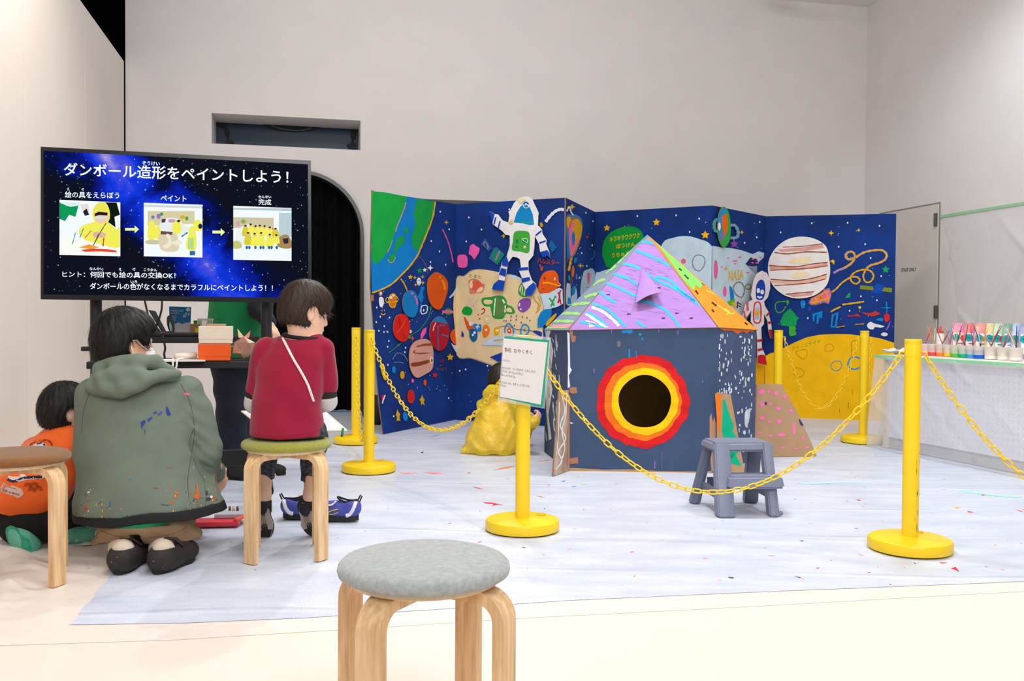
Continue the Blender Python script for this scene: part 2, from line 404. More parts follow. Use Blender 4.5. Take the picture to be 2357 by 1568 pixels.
# floor and ceiling
b = B(); b.add([(-8, -2.5, 0), (9, -2.5, 0), (9, 12.5, 0), (-8, 12.5, 0)], [(0, 1, 2, 3)])
tag(b.build('floor', M('floor_cream', '#efe1d6', 0.35, 0.015, 1.5, 0.01, 30, spec=0.3)), kind='structure')
b = B(); b.add([wL(-.4, H, -.15), wL(9, H, -.15), wL(9, H, 9.5), wL(-.4, H, 9.5)], [(0, 1, 2, 3)])
tag(b.build('ceiling', M('ceiling_white', '#efece8', 0.9, 0.01, 2)), kind='structure')
t = thing('track_light', 'black spotlight housing on the ceiling at the top edge above the painted screen', 'light', J(1815, -12, 9.6))
cpt = Vector(t.location); t.location = (cpt.x, cpt.y, H)
b = B(); b.box((cpt.x, cpt.y, H - .012), (.8, .07, .024), bev=.004); b.build('track_rail', BLACKM, t)
b = B(); b.tube([(cpt.x - .1, cpt.y, H - .02), (cpt.x - .1, cpt.y, H - .08)], .012); b.build('bracket', BLACKM, t)
b = B(); b.box((cpt.x, cpt.y, H - .12), (.34, .12, .1), bev=.015); b.build('lamp_housing', BLACKM, t)

# ------------------------------------------------------------------ floor coverings
def vnoise(x, y, s, seed=0):
    x = np.asarray(x) * s + seed * 13.7; y = np.asarray(y) * s + seed * 7.3
    return (np.sin(x * 1.7 + 1.3 * np.sin(y * 1.1 + .4 * np.sin(x * .7))) + np.sin(y * 2.3 + 1.7 * np.sin(x * .9)) + np.sin((x + y) * 1.3 + 2 * np.sin(y * .6 - x * .4))) / 3
def sheet_mesh(name, front, back, nu, nv, height, mat):
    front = [G(*p) for p in front]
    fl = [0.0]
    for i in range(1, len(front)): fl.append(fl[-1] + (front[i] - front[i - 1]).length)
    u = np.linspace(0, 1, nu); fx = np.interp(u * fl[-1], fl, [p.x for p in front]); fy = np.interp(u * fl[-1], fl, [p.y for p in front])
    bx = back[0][0] + (back[1][0] - back[0][0]) * u; by = back[0][1] + (back[1][1] - back[0][1]) * u
    t = np.linspace(0, 1, nv)[:, None] ** 1.25
    X = fx + (bx - fx) * t; Y = fy + (by - fy) * t
    fy2 = Y; X = X + .004 * np.sin(Y * 31); 
    Z = height(X, Y, u[None, :] * np.ones_like(t), t)
    vs = np.stack([X, Y, Z], -1).reshape(-1, 3)
    idx = np.arange(nu * nv).reshape(nv, nu)
    fs = np.stack([idx[:-1, :-1], idx[:-1, 1:], idx[1:, 1:], idx[1:, :-1]], -1).reshape(-1, 4)
    return mesh(name, vs, fs, mat, smooth=True)
def h_film(X, Y, u, t):
    w = np.clip((-1.5 - .2 * (Y - 3.3) - X) / .25, 0, 1) * np.clip((t - .02) * 12, 0, 1) * np.clip((4.5 - Y) / .3, 0, 1)
    n = vnoise(X, Y, 4.5, 1); n2 = vnoise(X * .8 + Y * .5, Y, 11, 2)
    n3 = vnoise(X + Y * .6, Y * .7 - X * .4, 8, 6)
    return .0008 + w * (.026 * np.maximum(0, 1 - np.abs(n) * 3) + .018 * np.maximum(0, 1 - np.abs(n3) * 3.4) + .006 * np.maximum(0, 1 - np.abs(n2) * 2.2))
FILMM = M('masking_film_cream', '#eae0d8', 0.4, 0.03, 6, 0.2, 25, spec=0.4)
fe = [(-260, 1503), (0, 1487), (400, 1474), (800, 1450), (1200, 1424), (1600, 1404), (2357, 1362), (2900, 1330)]
o = sheet_mesh('plastic_film', fe, [(-3.6, 8.9), (4.0, 10.4)], 300, 300, h_film, FILMM)
tag(o, 'thin cream masking film laid over the floor, crumpled at the left', 'plastic film')
def h_sheet(X, Y, u, t):
    e = np.clip(np.minimum(np.minimum(u, 1 - u) * 40, t * 60), 0, 1)
    r = vnoise(X * .28, Y, 3.1, 3); r2 = vnoise(X * .5 + Y * .2, Y, 7.5, 4)
    return .0022 + e * (.0018 * np.maximum(0, 1 - np.abs(r) * 5) + .001 * np.maximum(0, 1 - np.abs(r2) * 4) + .0004 * (1 + vnoise(X, Y, 9, 5)))
m = M('drop_sheet', '#d8deeb', 0.38, 0.03, 3.5, 0.35, 16, spec=0.4, stretch=(.8, 2.0, 1), detail=8, var2='#c6cfe2')
nt = m.node_tree; bs = nt.nodes['Principled BSDF']      # woven thread pattern on top of the wrinkles
tc = nt.nodes.new('ShaderNodeTexCoord'); wv = nt.nodes.new('ShaderNodeTexWave'); wv.inputs['Scale'].default_value = 38; wv.inputs['Distortion'].default_value = 6; wv.inputs['Detail'].default_value = 3
nt.links.new(tc.outputs['Object'], wv.inputs[0])
b2 = nt.nodes.new('ShaderNodeBump'); b2.inputs['Strength'].default_value = .12; b2.inputs['Distance'].default_value = .004
w2 = nt.nodes.new('ShaderNodeTexWave'); w2.bands_direction = 'Y'; w2.inputs['Scale'].default_value = .5; w2.inputs['Distortion'].default_value = 7; w2.inputs['Detail'].default_value = 3; w2.inputs['Detail Scale'].default_value = .35
nt.links.new(tc.outputs['Object'], w2.inputs[0]); r2 = nt.nodes.new('ShaderNodeValToRGB'); r2.color_ramp.elements[0].position = .985; r2.color_ramp.elements[1].position = 1.0; nt.links.new(w2.outputs[0], r2.inputs[0])
b3 = nt.nodes.new('ShaderNodeBump'); b3.inputs['Strength'].default_value = .5; b3.inputs['Distance'].default_value = .012; n5 = nt.nodes.new('ShaderNodeTexNoise'); n5.inputs['Scale'].default_value = .9; r5 = nt.nodes.new('ShaderNodeMapRange'); r5.inputs[1].default_value = .46; r5.inputs[2].default_value = .6; m5 = nt.nodes.new('ShaderNodeMath'); m5.operation = 'MULTIPLY'; nt.links.new(tc.outputs['Object'], n5.inputs[0]); nt.links.new(n5.outputs[0], r5.inputs[0]); nt.links.new(r5.outputs[0], m5.inputs[0]); nt.links.new(r2.outputs[0], m5.inputs[1]); nt.links.new(m5.outputs[0], b3.inputs['Height']); nt.links.new(bs.inputs['Normal'].links[0].from_socket, b3.inputs['Normal']); nt.links.new(b3.outputs[0], bs.inputs['Normal'])
nt.links.new(wv.outputs[0], b2.inputs['Height']); nt.links.new(bs.inputs['Normal'].links[0].from_socket, b2.inputs['Normal']); nt.links.new(b2.outputs[0], bs.inputs['Normal'])
se = [(160, 1440), (420, 1436), (700, 1424), (1000, 1405), (1300, 1384), (1800, 1362), (2357, 1340), (2800, 1318)]
SHEET = sheet_mesh('drop_sheet', se, [(-2.62, 9.15), (3.9, 10.5)], 260, 300, h_sheet, m)
tag(SHEET, 'white woven plastic drop sheet covering the floor, specked with paint', 'drop sheet')
# paint spatter on the sheet
on_sheet = lambda x, y: Vector((x, y, float(h_sheet(x, y, .5, .5)) + .0007))
FLOORP = Plane((0, 0, .003), (0, 0, 1))
C6 = crop(860, 1000, 2357 / 760); C7 = crop(1600, 1050, 2291 / 757)
sp = [(C6, 'p', '#e2343c', [778, 484, 850, 488, 925, 506, 880, 502, 842, 513, 858, 500, 800, 494]), (C6, 'p', '#e8565c', [706, 372, 745, 380, 785, 394, 740, 388]),
      (C6, 'p', '#ef6a62', [185, 275, 310, 278, 240, 282]), (C6, 'p', '#ef6a62', [355, 274, 520, 278, 420, 282]), (C6, 'p', '#f2823c', [850, 258, 920, 238, 1018, 224, 960, 242]),
      (C6, 'p', '#f2823c', [1160, 440, 1218, 448, 1200, 452]), (C6, 'p', '#f2823c', [1170, 195, 1275, 180, 1240, 190]), (C6, 'p', '#3f9be0', [1338, 335, 1372, 328, 1360, 342]),
      (C6, 'p', '#8fe07a', [1450, 300, 1470, 303, 1465, 310]), (C6, 'p', '#8fe07a', [1470, 350, 1530, 356, 1490, 360]), (C6, 'p', '#3f9be0', [1410, 370, 1450, 368, 1430, 377]),
      (C6, 'p', '#f5b520', [1965, 272, 2018, 280, 1985, 290]), (C6, 'p', '#2a59b8', [405, 22, 440, 8, 480, 2, 430, 14]), (C6, 'p', '#e8565c', [668, 272, 695, 275, 680, 286]),
      (C6, 'p', '#2e3560', [332, 128, 358, 124, 350, 137]), (C7, 'p', '#e2343c', [1780, 785, 1815, 772, 1842, 808, 1815, 795]), (C7, 'p', '#ef6a62', [1700, 738, 1760, 742, 1720, 750]),
      (C7, 'p', '#e2343c', [1120, 302, 1158, 306, 1140, 312]), (C7, 'p', '#e8565c', [1895, 384, 1945, 394, 1905, 396]), (C7, 'p', '#e8565c', [2232, 370, 2291, 392, 2260, 388]),
      (C7, 'p', '#a9ecd4', [1830, 248, 1880, 238, 1940, 248, 2050, 268, 2130, 272, 2280, 284, 2240, 292, 2100, 282, 1950, 264, 1880, 256]), (C7, 'p', '#e2343c', [1990, 268, 2030, 270, 2005, 277]),
      (C7, 'p', '#bcdcf6', [700, 185, 1000, 178, 1450, 165, 1450, 175, 1000, 190, 760, 198]), (C7, 'p', '#f6c23a', [1800, 352, 1850, 360, 1820, 368]), (C7, 'p', '#f7a8c0', [50, 708, 95, 712, 60, 720]),
      (C7, 'p', '#f7a8c0', [155, 864, 190, 866, 170, 872]), (C7, 'p', '#46508a', [228, 845, 272, 848, 262, 858, 235, 852]), (C7, 'p', '#46508a', [688, 838, 740, 848, 725, 852]),
      (C7, 'p', '#46508a', [726, 588, 762, 590, 745, 597]), (C7, 'p', '#e8565c', [1195, 622, 1225, 614, 1215, 626]), (C7, 'p', '#e8565c', [1125, 680, 1180, 698, 1160, 694])]
for cr, k, col, pts in sp:
    b = B()
    for p in flat(FLOORP, shape_polys((k, col, pts), cr)): b.poly([on_sheet(q_.x, q_.y) for q_ in p])
    b.build('paint_splash', P(col), SHEET)
b = B(); cols = ['#e8565c', '#3f9be0', '#f5b520', '#46508a', '#f2823c', '#7fd08a', '#f08fb6']
for i in range(300):
    x, y = rng.uniform(-1.6, 3.6), rng.uniform(3.3, 8.2)
    if x > 3 + .02 * y: continue
    r = rng.uniform(.0015, .0048); a = rng.uniform(0, pi); st = rng.uniform(1, 4); b.mat(int(rng.integers(0, 7)))
    b.poly([(x + r * st * cos(t) * cos(a) - r * sin(t) * sin(a), y + r * st * cos(t) * sin(a) + r * sin(t) * cos(a), on_sheet(x, y).z) for t in np.linspace(0, 2 * pi, 7)[:-1]])
o = b.build('paint_specks', [P(c) for c in cols], SHEET); o['kind'] = 'stuff'
# creases pressed into the sheet (long dark folds)
# ------------------------------------------------------------------ painted folding screen
NAVY = M('navy_poster_paint', '#173a84', 0.8, 0.16, 2.2, 0.06, 50, spec=0.12, var2='#1b3270')
def fold(px, py, Y): p = J(px, py, Y); return p
tops = [None, J(1050, 470, 8.68), J(1302, 455, 8.15), J(1370, 488, 9.22), J(1640, 473, 8.47), J(1763, 498, 9.19), J(2063, 492, 8.83)]
v0b, v1b = G(882, 1000, .0062), Vector((tops[1].x, tops[1].y, .0062))
pl0 = plane3(v0b, v1b, tops[1]); tops[0] = pl0.hit(857, 440)
bots = [v0b] + [Vector((t.x, t.y, .0062)) for t in tops[1:]]
PAN = []; screen = thing('folding_screen', 'tall zigzag cardboard folding screen painted as a navy starry sky', 'screen', ((v0b.x + bots[6].x) / 2, 8.9, 0))
POBJ = []
for i in range(6):
    pl = plane3(bots[i], bots[i + 1], tops[i + 1]); PAN.append(pl)
    b = B().mat(0); pts = [bots[i], bots[i + 1], tops[i + 1], tops[i]] + ([pl.hit(*q_) for q_ in ((853.5, 560), (852.5, 660), (860, 760), (866.5, 860), (873, 930))] if i == 0 else [])
    b.prism(pts, -pl.n * .009); b.m[1:] = [1] * (len(b.m) - 1)
    o = recalc(b.build('panel', [NAVY, CARDEDGE], screen)); POBJ.append(o)
_cnt = [0] * 6
def clip_poly(poly, x0, x1):
    for xc, sg in ((x0, 1), (x1, -1)):
        f_ = xc if callable(xc) else (lambda y, xc=xc: xc); out = []
        for i, p in enumerate(poly):
            q = poly[(i + 1) % len(poly)]; a = (p[0] - f_(p[1])) * sg; c = (q[0] - f_(q[1])) * sg
            if a >= 0: out.append(p)
            if a * c < 0: t = a / (a - c); out.append((p[0] + (q[0] - p[0]) * t, p[1] + (q[1] - p[1]) * t))
        poly = out
        if len(poly) < 3: return []
    return poly
def to_px(P_): d = P_ - CAM; return (CX + FPX * d.dot(RIGHT) / d.dot(FWD), CY - FPX * d.dot(UP) / d.dot(FWD))
def edge_line(k):
    (xa, ya), (xb, yb) = to_px(tops[k]), to_px(bots[k]); return lambda y: xa + (xb - xa) * (y - ya) / (yb - ya)
EDGE = [edge_line(k) for k in range(7)]
PEDGE = [(857, 1050), (1050, 1302), (1302, 1370), (1370, 1640), (1640, 1763), (1763, 2063)]
def motif(i, cr, name, shapes, label=None):
    b = B(); mats = []; 
    for sh in shapes:
        if sh[1] not in mats: mats.append(sh[1])
        b.mat(mats.index(sh[1])); _cnt[i] += 1; off = .0012 + _cnt[i] * .00012
        for p in shape_polys(sh, cr):
            p = clip_poly(p, EDGE[i] if i else 820, EDGE[i + 1])
            if p: b.poly([PAN[i].hit(x, y, off) for x, y in p])
    if not b.f: return None
    o = b.build(name, [P(c) for c in mats], POBJ[i])
    if label: o['label'] = label
    return o
def motif_text(i, name, col, items, bold=.012):
    b = B(); _cnt[i] += 1
    for it in items: text_on(b, it[0], *it[1:6], lambda x, y: PAN[i].hit(x, y, .0012 + _cnt[i] * .00012), bold)
    return b.build(name, P(col), POBJ[i])
CA, CB, CC, CD, CE = crop(840, 430, 5.809), crop(840, 660, 4.478), crop(1030, 440, 6.031), crop(1030, 620, 6.031), crop(1290, 450, 6.274)
CF, CG, CH, CI, CK = crop(1630, 460, 3.918), crop(1830, 560, 5.225), crop(1630, 450, 2.851), crop(1230, 450, 2.376), crop(1760, 680, 4.9)
W, YL, GR, BL, LB, PK, RD, OR, BR, DG = '#eef0f4', '#f0b50e', '#14a83c', '#0a82cf', '#c4dbe8', '#fb5fae', '#d8262a', '#ee5a16', '#a5522e', '#0f9a54'
# --- panel 1
motif(0, CA, 'painted_earth', [
    ('p', '#0a82cf', [96, 60, 250, 72, 555, 130, 940, 198, 900, 400, 820, 620, 740, 820, 690, 930, 600, 1060, 520, 1150, 380, 1290, 240, 1370, 92, 1425, 80, 1000, 85, 500]),
    ('p', '#17aa45', [96, 60, 250, 75, 557, 130, 550, 210, 500, 330, 440, 480, 405, 600, 365, 740, 320, 850, 270, 915, 240, 950, 180, 1010, 130, 1035, 85, 970, 82, 600]),
    ('p', '#17a044', [695, 160, 938, 196, 900, 400, 820, 620, 725, 830, 668, 850, 632, 780, 620, 690, 640, 600, 672, 500, 660, 420, 645, 370, 665, 270]),
    ('P', '#17a044', [525, 560, 560, 545, 578, 590, 555, 630, 530, 620]), ('P', '#17a044', [480, 655, 525, 660, 520, 750, 450, 810, 410, 880, 380, 855, 410, 760, 430, 690]),
    ('P', '#17a044', [345, 900, 398, 895, 395, 960, 370, 1000, 315, 1005, 325, 940]),
    ('s', '#d59a9a', 12, [545, 210, 520, 300, 465, 440, 430, 520, 408, 600]), ('s', '#d59a9a', 9, [362, 720, 335, 800, 295, 880]), ('s', '#d59a9a', 10, [305, 970, 330, 1010, 375, 1005, 405, 940]),
    ('s', '#e9b30d', 20, [938, 200, 900, 420, 810, 660, 735, 840, 690, 935, 600, 1060, 520, 1145, 370, 1290, 240, 1365, 90, 1420])], 'green and blue painted quarter of the earth with a yellow rim')
motif(0, CA, 'painted_comet', [('s', '#f0609f', 16, [1035, 570, 1090, 690, 1140, 840, 1175, 1010])])
motif(0, CA, 'painted_star', [('+', YL, 1085, 478, 32)]); motif(0, CA, 'painted_star', [('*', '#10905a', 728, 1122, 44)]); motif(0, CA, 'painted_star', [('*', W, 796, 1112, 30)])
motif(0, CA, 'painted_star', [('+', W, 870, 1085, 44)]); motif(0, CA, 'painted_star', [('*', YL, 604, 1208, 34)])
motif(0, CA, 'painted_star', [('+', YL, 663, 1215, 28)]); motif(0, CA, 'painted_star', [('+', YL, 768, 1205, 26)]); motif(0, CA, 'painted_star', [('+', YL, 770, 1285, 28)]); motif(0, CA, 'painted_star', [('+', YL, 672, 1312, 22)])
motif(0, CA, 'painted_face', [('e', W, 716, 1268, 30, 54), ('e', '#44506a', 706, 1255, 5, 8), ('e', '#44506a', 728, 1255, 5, 8), ('s', '#10905a', 6, [700, 1296, 716, 1306, 730, 1294])])
motif(0, CA, 'painted_squiggle', [('s', YL, 16, [472, 1232, 520, 1300, 560, 1392])]); motif(0, CA, 'painted_comet', [('s', '#a5765a', 5, [705, 920, 770, 985, 820, 1080, 840, 1170])])
motif(0, CB, 'painted_rocket', [('p', BL, [612, 0, 590, 60, 600, 110, 575, 175, 590, 200, 565, 270, 555, 270, 570, 160, 535, 100, 560, 60, 575, 0])])
motif(0, CB, 'painted_eye', [('o', W, 10, [580, 205, 635, 198, 630, 265, 578, 278]), ('e', W, 600, 243, 8, 14)])
motif(0, CB, 'painted_capsule', [('P', W, [140, 120, 160, 105, 185, 120, 190, 170, 172, 212, 145, 195]), ('e', '#b98a7a', 155, 72, 20, 26), ('e', W, 160, 66, 9, 14)])
motif(0, CB, 'ringed_planet_painting', [('P', YL, [240, 110, 265, 75, 300, 72, 318, 105, 320, 160, 305, 215, 265, 218, 240, 180]), ('P', '#e8731c', [248, 115, 270, 84, 298, 80, 310, 110, 312, 160, 298, 208, 268, 210, 250, 175]), ('s', YL, 10, [225, 155, 275, 160, 330, 150]), ('o', YL, 7, [225, 108, 240, 140, 225, 168, 208, 140]), ('o', YL, 7, [318, 100, 336, 130, 318, 162]), ('e', W, 262, 112, 16, 14), ('e', W, 286, 92, 13, 10)])
motif(0, CB, 'painted_smile', [('s', YL, 9, [158, 272, 180, 292, 206, 276]), ('s', YL, 7, [168, 240, 172, 256]), ('s', YL, 7, [190, 236, 198, 252])])
motif(0, CB, 'painted_orbit', [('s', '#4c9a52', 7, [240, 680, 340, 605, 440, 520, 560, 440, 640, 330, 665, 260, 680, 205]), ('e', '#2f9a4a', 448, 515, 20, 20), ('e', '#2f9a4a', 340, 603, 13, 11), ('e', '#2f9a4a', 672, 220, 10, 22), ('e', '#e0e4e8', 462, 462, 16, 18)])
motif(0, CB, 'painted_saucer', [('e', '#2f9a34', 850, 258, 36, 36), ('s', '#fb6aa0', 30, [790, 262, 850, 256, 904, 264])])
motif(0, CB, 'painted_balloon', [('e', OR, 482, 532, 11, 20), ('s', RD, 4, [482, 550, 482, 592])])
motif(0, CB, 'painted_feather', [('p', PK, [612, 425, 628, 418, 622, 470, 585, 535, 562, 535, 566, 490, 590, 440])])
motif(0, CB, 'painted_star', [('*', YL, 871, 727, 38)]); motif(0, CB, 'painted_star', [('*', RD, 715, 912, 32, .3)])
motif(0, CB, 'painted_star', [('p', '#dcae14', [572, 1140, 583, 1113, 590, 1140, 608, 1165, 598, 1190, 608, 1225, 582, 1205, 570, 1228, 568, 1190, 553, 1165])], 'tall yellow star')
motif(0, CB, 'painted_star', [('p', '#e0a80e', [318, 1290, 326, 1263, 336, 1290, 355, 1310, 348, 1340, 356, 1388, 335, 1378, 318, 1390, 320, 1340, 308, 1325])])
motif(0, CB, 'painted_planet', [('e', BL, 290, 855, 20, 38)]); motif(0, CB, 'painted_planet', [('e', '#dfa00a', 377, 910, 23, 42)]); motif(0, CB, 'painted_planet', [('e', '#d92a22', 466, 1133, 38, 72), ('e', '#a61d1d', 455, 1110, 7, 8), ('e', '#a61d1d', 478, 1150, 8, 9), ('e', '#a61d1d', 452, 1160, 7, 7)], 'small red speckled planet')
motif(0, CB, 'painted_planet', [('e', BL, 406, 1338, 25, 50, -10)]); motif(0, CB, 'painted_planet', [('e', PK, 483, 970, 13, 22)]); motif(0, CB, 'painted_planet', [('e', OR, 611, 990, 16, 32)])
motif(0, CB, 'painted_planet', [('P', OR, [905, 440, 945, 440, 945, 590, 900, 580, 870, 520, 878, 470])]); motif(0, CB, 'painted_moon', [('P', YL, [180, 790, 196, 880, 218, 950, 190, 960, 165, 900, 155, 830])])
motif(0, CB, 'painted_flag', [('p', RD, [160, 1122, 186, 1116, 200, 1116, 188, 1170, 165, 1190]), ('s', W, 12, [198, 1118, 180, 1165, 168, 1205])])
motif(0, CB, 'painted_arrow', [('s', '#a32035', 8, [770, 780, 787, 745, 802, 780]), ('s', '#a32035', 4, [790, 760, 792, 815])]); motif(0, CB, 'painted_ribbon', [('P', '#bcd2e2', [862, 105, 900, 60, 935, 0, 945, 20, 915, 80, 868, 118])])
motif(0, CB, 'painted_ribbon', [('P', '#bcd2e2', [878, 580, 905, 600, 940, 610, 945, 690, 905, 640])])
motif(0, CB, 'painted_arc', [('s', '#8fa3c9', 5, [275, 750, 310, 695, 345, 684, 395, 710, 432, 770]), ('s', '#8fa3c9', 5, [290, 785, 330, 776, 390, 790])])
motif_text(0, 'painted_scribble', '#8a5a5a', [('たいよう', 840 + 722 / 4.478, 660 + 865 / 4.478, 840 + 830 / 4.478, 660 + 865 / 4.478, 7)])
# --- panel 2: moon
motif(0, CD, 'painted_moon', [('p', '#e8cf9e', [128, 118, 118, 300, 80, 320, 66, 480, 70, 640, 85, 800, 125, 1180])])
motif(1, CD, 'painted_moon', [('P', '#b7a48a', [120, 140, 230, 90, 330, 15, 480, -2, 720, 40, 900, 80, 1070, 150, 1240, 240, 1320, 420, 1345, 560, 1330, 800, 1320, 900, 1250, 1000, 900, 1350, 720, 1366, 520, 1305, 330, 1240, 130, 1195, 120, 700]),
    ('P', '#e8cf9e', [124, 150, 235, 100, 350, 25, 500, 8, 740, 50, 1040, 155, 1220, 240, 1300, 420, 1330, 560, 1310, 800, 1300, 1000, 880, 1345, 720, 1350, 520, 1285, 330, 1225, 128, 1185, 126, 700])], 'large sand-coloured moon covered with doodles')
motif(1, CD, 'painted_cloud', [('p', LB, [860, 70, 940, 84, 1060, 140, 1050, 155, 900, 120, 862, 100])])
motif(1, CD, 'painted_peach', [('P', '#d98266', [290, 170, 350, 130, 420, 145, 470, 190, 518, 210, 510, 280, 480, 325, 400, 335, 315, 340, 300, 270]), ('P', '#f0d3ac', [302, 190, 345, 150, 360, 200, 340, 260, 310, 250]), ('P', '#e2603f', [350, 170, 420, 155, 470, 200, 480, 250, 440, 300, 370, 290, 340, 270, 355, 220]), ('P', '#f0d3ac', [440, 260, 480, 245, 495, 285, 440, 320, 400, 310])])
motif_text(1, 'painted_scribble', '#8a7458', [('とまと', 1030 + 305 / 6.031, 620 + 110 / 6.031, 1030 + 470 / 6.031, 620 + 136 / 6.031, 8)])
motif(1, CD, 'green_ringed_planet', [('P', '#2f9b3a', [470, 440, 500, 395, 600, 385, 680, 365, 770, 370, 820, 430, 830, 490, 900, 520, 940, 600, 880, 625, 815, 618, 780, 680, 700, 692, 630, 665, 605, 560, 590, 520, 510, 510]), ('P', '#e8cf9e', [505, 435, 550, 420, 625, 435, 615, 475, 560, 490, 515, 475]), ('P', '#e8cf9e', [820, 550, 860, 530, 895, 560, 895, 595, 830, 590]),
    ('s', '#8c7250', 18, [700, 380, 695, 520, 685, 650]), ('s', '#8c7250', 18, [740, 410, 732, 530, 715, 660]), ('s', '#8c7250', 16, [778, 470, 775, 560, 765, 650]), ('s', '#f4ecd8', 16, [668, 400, 655, 520, 648, 640]), ('s', '#f4ecd8', 24, [768, 420, 795, 470]), ('s', '#f4ecd8', 18, [806, 500, 800, 600])], 'green striped ringed planet')
motif(1, CD, 'purple_planet', [('P', '#8a51a6', [975, 500, 1000, 440, 1060, 402, 1130, 405, 1162, 440, 1150, 520, 1090, 585, 1030, 598, 985, 560]), ('e', '#efe6f4', 1000, 492, 12, 28, 10), ('e', '#efe6f4', 1020, 556, 11, 14)])
motif(1, CD, 'striped_planet', [('P', '#2f9b3a', [985, 300, 1005, 220, 1050, 180, 1110, 220, 1130, 330, 1100, 380, 1040, 382, 995, 350]), ('p', '#eadfc2', [1000, 280, 1025, 215, 1035, 220, 1012, 330]), ('p', '#eadfc2', [1045, 210, 1060, 200, 1040, 360, 1028, 350]), ('p', '#eadfc2', [1075, 220, 1090, 225, 1075, 370, 1060, 365])])
motif(1, CD, 'green_planet', [('P', '#12a03a', [205, 575, 235, 525, 290, 518, 345, 555, 345, 600, 310, 640, 240, 630, 208, 605])])
motif(1, CD, 'painted_cross', [('s', '#d9d3cb', 16, [312, 400, 360, 470, 420, 572]), ('s', '#c8c2bb', 10, [442, 400, 400, 450, 330, 530])])
motif(1, CD, 'question_mark', [('s', '#a8242a', 13, [478, 560, 505, 545, 520, 575, 500, 605, 472, 625]), ('e', '#a8242a', 430, 632, 11, 8), ('e', '#a8242a', 448, 686, 13, 9)])
motif(1, CD, 'painted_spiral', [('o', '#dccdb4', 9, [515, 660, 560, 635, 600, 680, 570, 740, 520, 725]), ('e', '#f0e8da', 547, 692, 14, 16)])
motif(1, CD, 'painted_rocket', [('P', '#e2591c', [230, 670, 250, 665, 290, 730, 340, 770, 365, 800, 355, 840, 300, 855, 260, 780]), ('e', '#e4e0e4', 325, 755, 26, 34)])
motif(1, CD, 'painted_creature', [('P', '#1a5ca0', [305, 850, 360, 825, 415, 860, 420, 940, 400, 990, 360, 1008, 320, 960]), ('s', '#1f8a5a', 18, [318, 870, 312, 940]), ('s', '#1f8a5a', 14, [390, 930, 372, 990]), ('e', '#eef', 380, 880, 18, 20), ('e', '#eef', 356, 912, 15, 18)])
motif(1, CD, 'painted_bag', [('P', '#1c86d0', [362, 765, 400, 755, 430, 770, 470, 765, 474, 850, 440, 865, 390, 830, 365, 800]), ('s', '#dce6ee', 14, [395, 800, 450, 796]), ('s', '#dce6ee', 14, [425, 772, 420, 830])])
motif(1, CD, 'painted_planet', [('P', '#f07a1c', [500, 790, 550, 770, 592, 830, 575, 905, 520, 945, 490, 900]), ('s', W, 24, [530, 850, 552, 830])]); motif(1, CD, 'painted_planet', [('P', '#dcae14', [650, 820, 690, 798, 728, 820, 715, 890, 670, 912, 648, 880]), ('s', W, 22, [680, 855, 716, 842])])
motif(1, CD, 'painted_planet', [('o', '#2f8fd2', 20, [800, 830, 840, 755, 900, 790, 922, 880, 890, 930, 820, 930]), ('P', '#e2501c', [835, 830, 880, 822, 890, 890, 850, 905]), ('s', W, 20, [850, 852, 872, 852])]); motif(1, CD, 'painted_planet', [('o', '#2f8fd2', 20, [1020, 860, 1060, 765, 1120, 790, 1135, 850, 1095, 910, 1040, 915]), ('s', '#2f8fd2', 10, [1085, 810, 1065, 845, 1090, 865])])
motif(1, CD, 'painted_string', [('s', '#4a4a6a', 7, [720, 800, 800, 790, 900, 805, 960, 835, 1060, 840, 1180, 855]), ('p', '#203f9a', [1175, 855, 1240, 850, 1285, 860, 1320, 880, 1310, 940, 1240, 900])])
motif(1, CD, 'painted_drop', [('p', '#203f9a', [203, 850, 232, 895, 236, 932, 196, 935])]); motif(1, CD, 'painted_swoosh', [('p', LB, [465, 1045, 560, 985, 660, 940, 800, 935, 790, 970, 640, 985, 650, 1020, 790, 1010, 790, 1060, 560, 1055])])
motif(1, CD, 'painted_wedge', [('p', '#1c3f9c', [592, 1218, 760, 1155, 800, 1160, 790, 1280, 700, 1280])])
motif(1, CD, 'painted_squiggle', [('s', '#c9a23a', 13, [1195, 370, 1230, 440, 1270, 480, 1250, 560]), ('s', '#c9a23a', 11, [1260, 380, 1295, 450, 1275, 560, 1230, 600])])
motif(1, CD, 'painted_specks', [('e', '#3d4a8a', x, y, 8, 12) for x, y in ((965, 650), (1045, 660), (1110, 672), (1150, 712), (885, 708), (935, 780), (1030, 738), (890, 655), (790, 715), (960, 700), (822, 718))]).__setitem__('kind', 'stuff')
motif(1, CC, 'painted_planet', [('P', PK, [150, 905, 200, 882, 260, 890, 288, 950, 270, 1055, 170, 1058, 145, 1000])]); motif(1, CC, 'painted_gem', [('p', PK, [320, 760, 368, 732, 400, 760, 455, 795, 440, 860, 380, 955, 345, 905, 300, 870])])
motif(1, CC, 'painted_satellite', [('p', '#2d56a8', [470, 735, 528, 660, 575, 710, 590, 755, 630, 800, 575, 835]), ('p', '#84807a', [500, 740, 525, 690, 565, 740, 585, 775, 560, 815]), ('p', '#1d3f8a', [515, 735, 540, 720, 560, 790, 545, 800]), ('p', '#2d6aa0', [650, 790, 690, 780, 800, 880, 700, 1030, 580, 940]), ('p', '#0f8a54', [660, 810, 710, 810, 650, 950, 610, 940]), ('p', '#8a867c', [720, 825, 745, 840, 690, 960, 655, 965]), ('p', '#0f8a54', [760, 850, 785, 870, 715, 1010, 670, 990])])
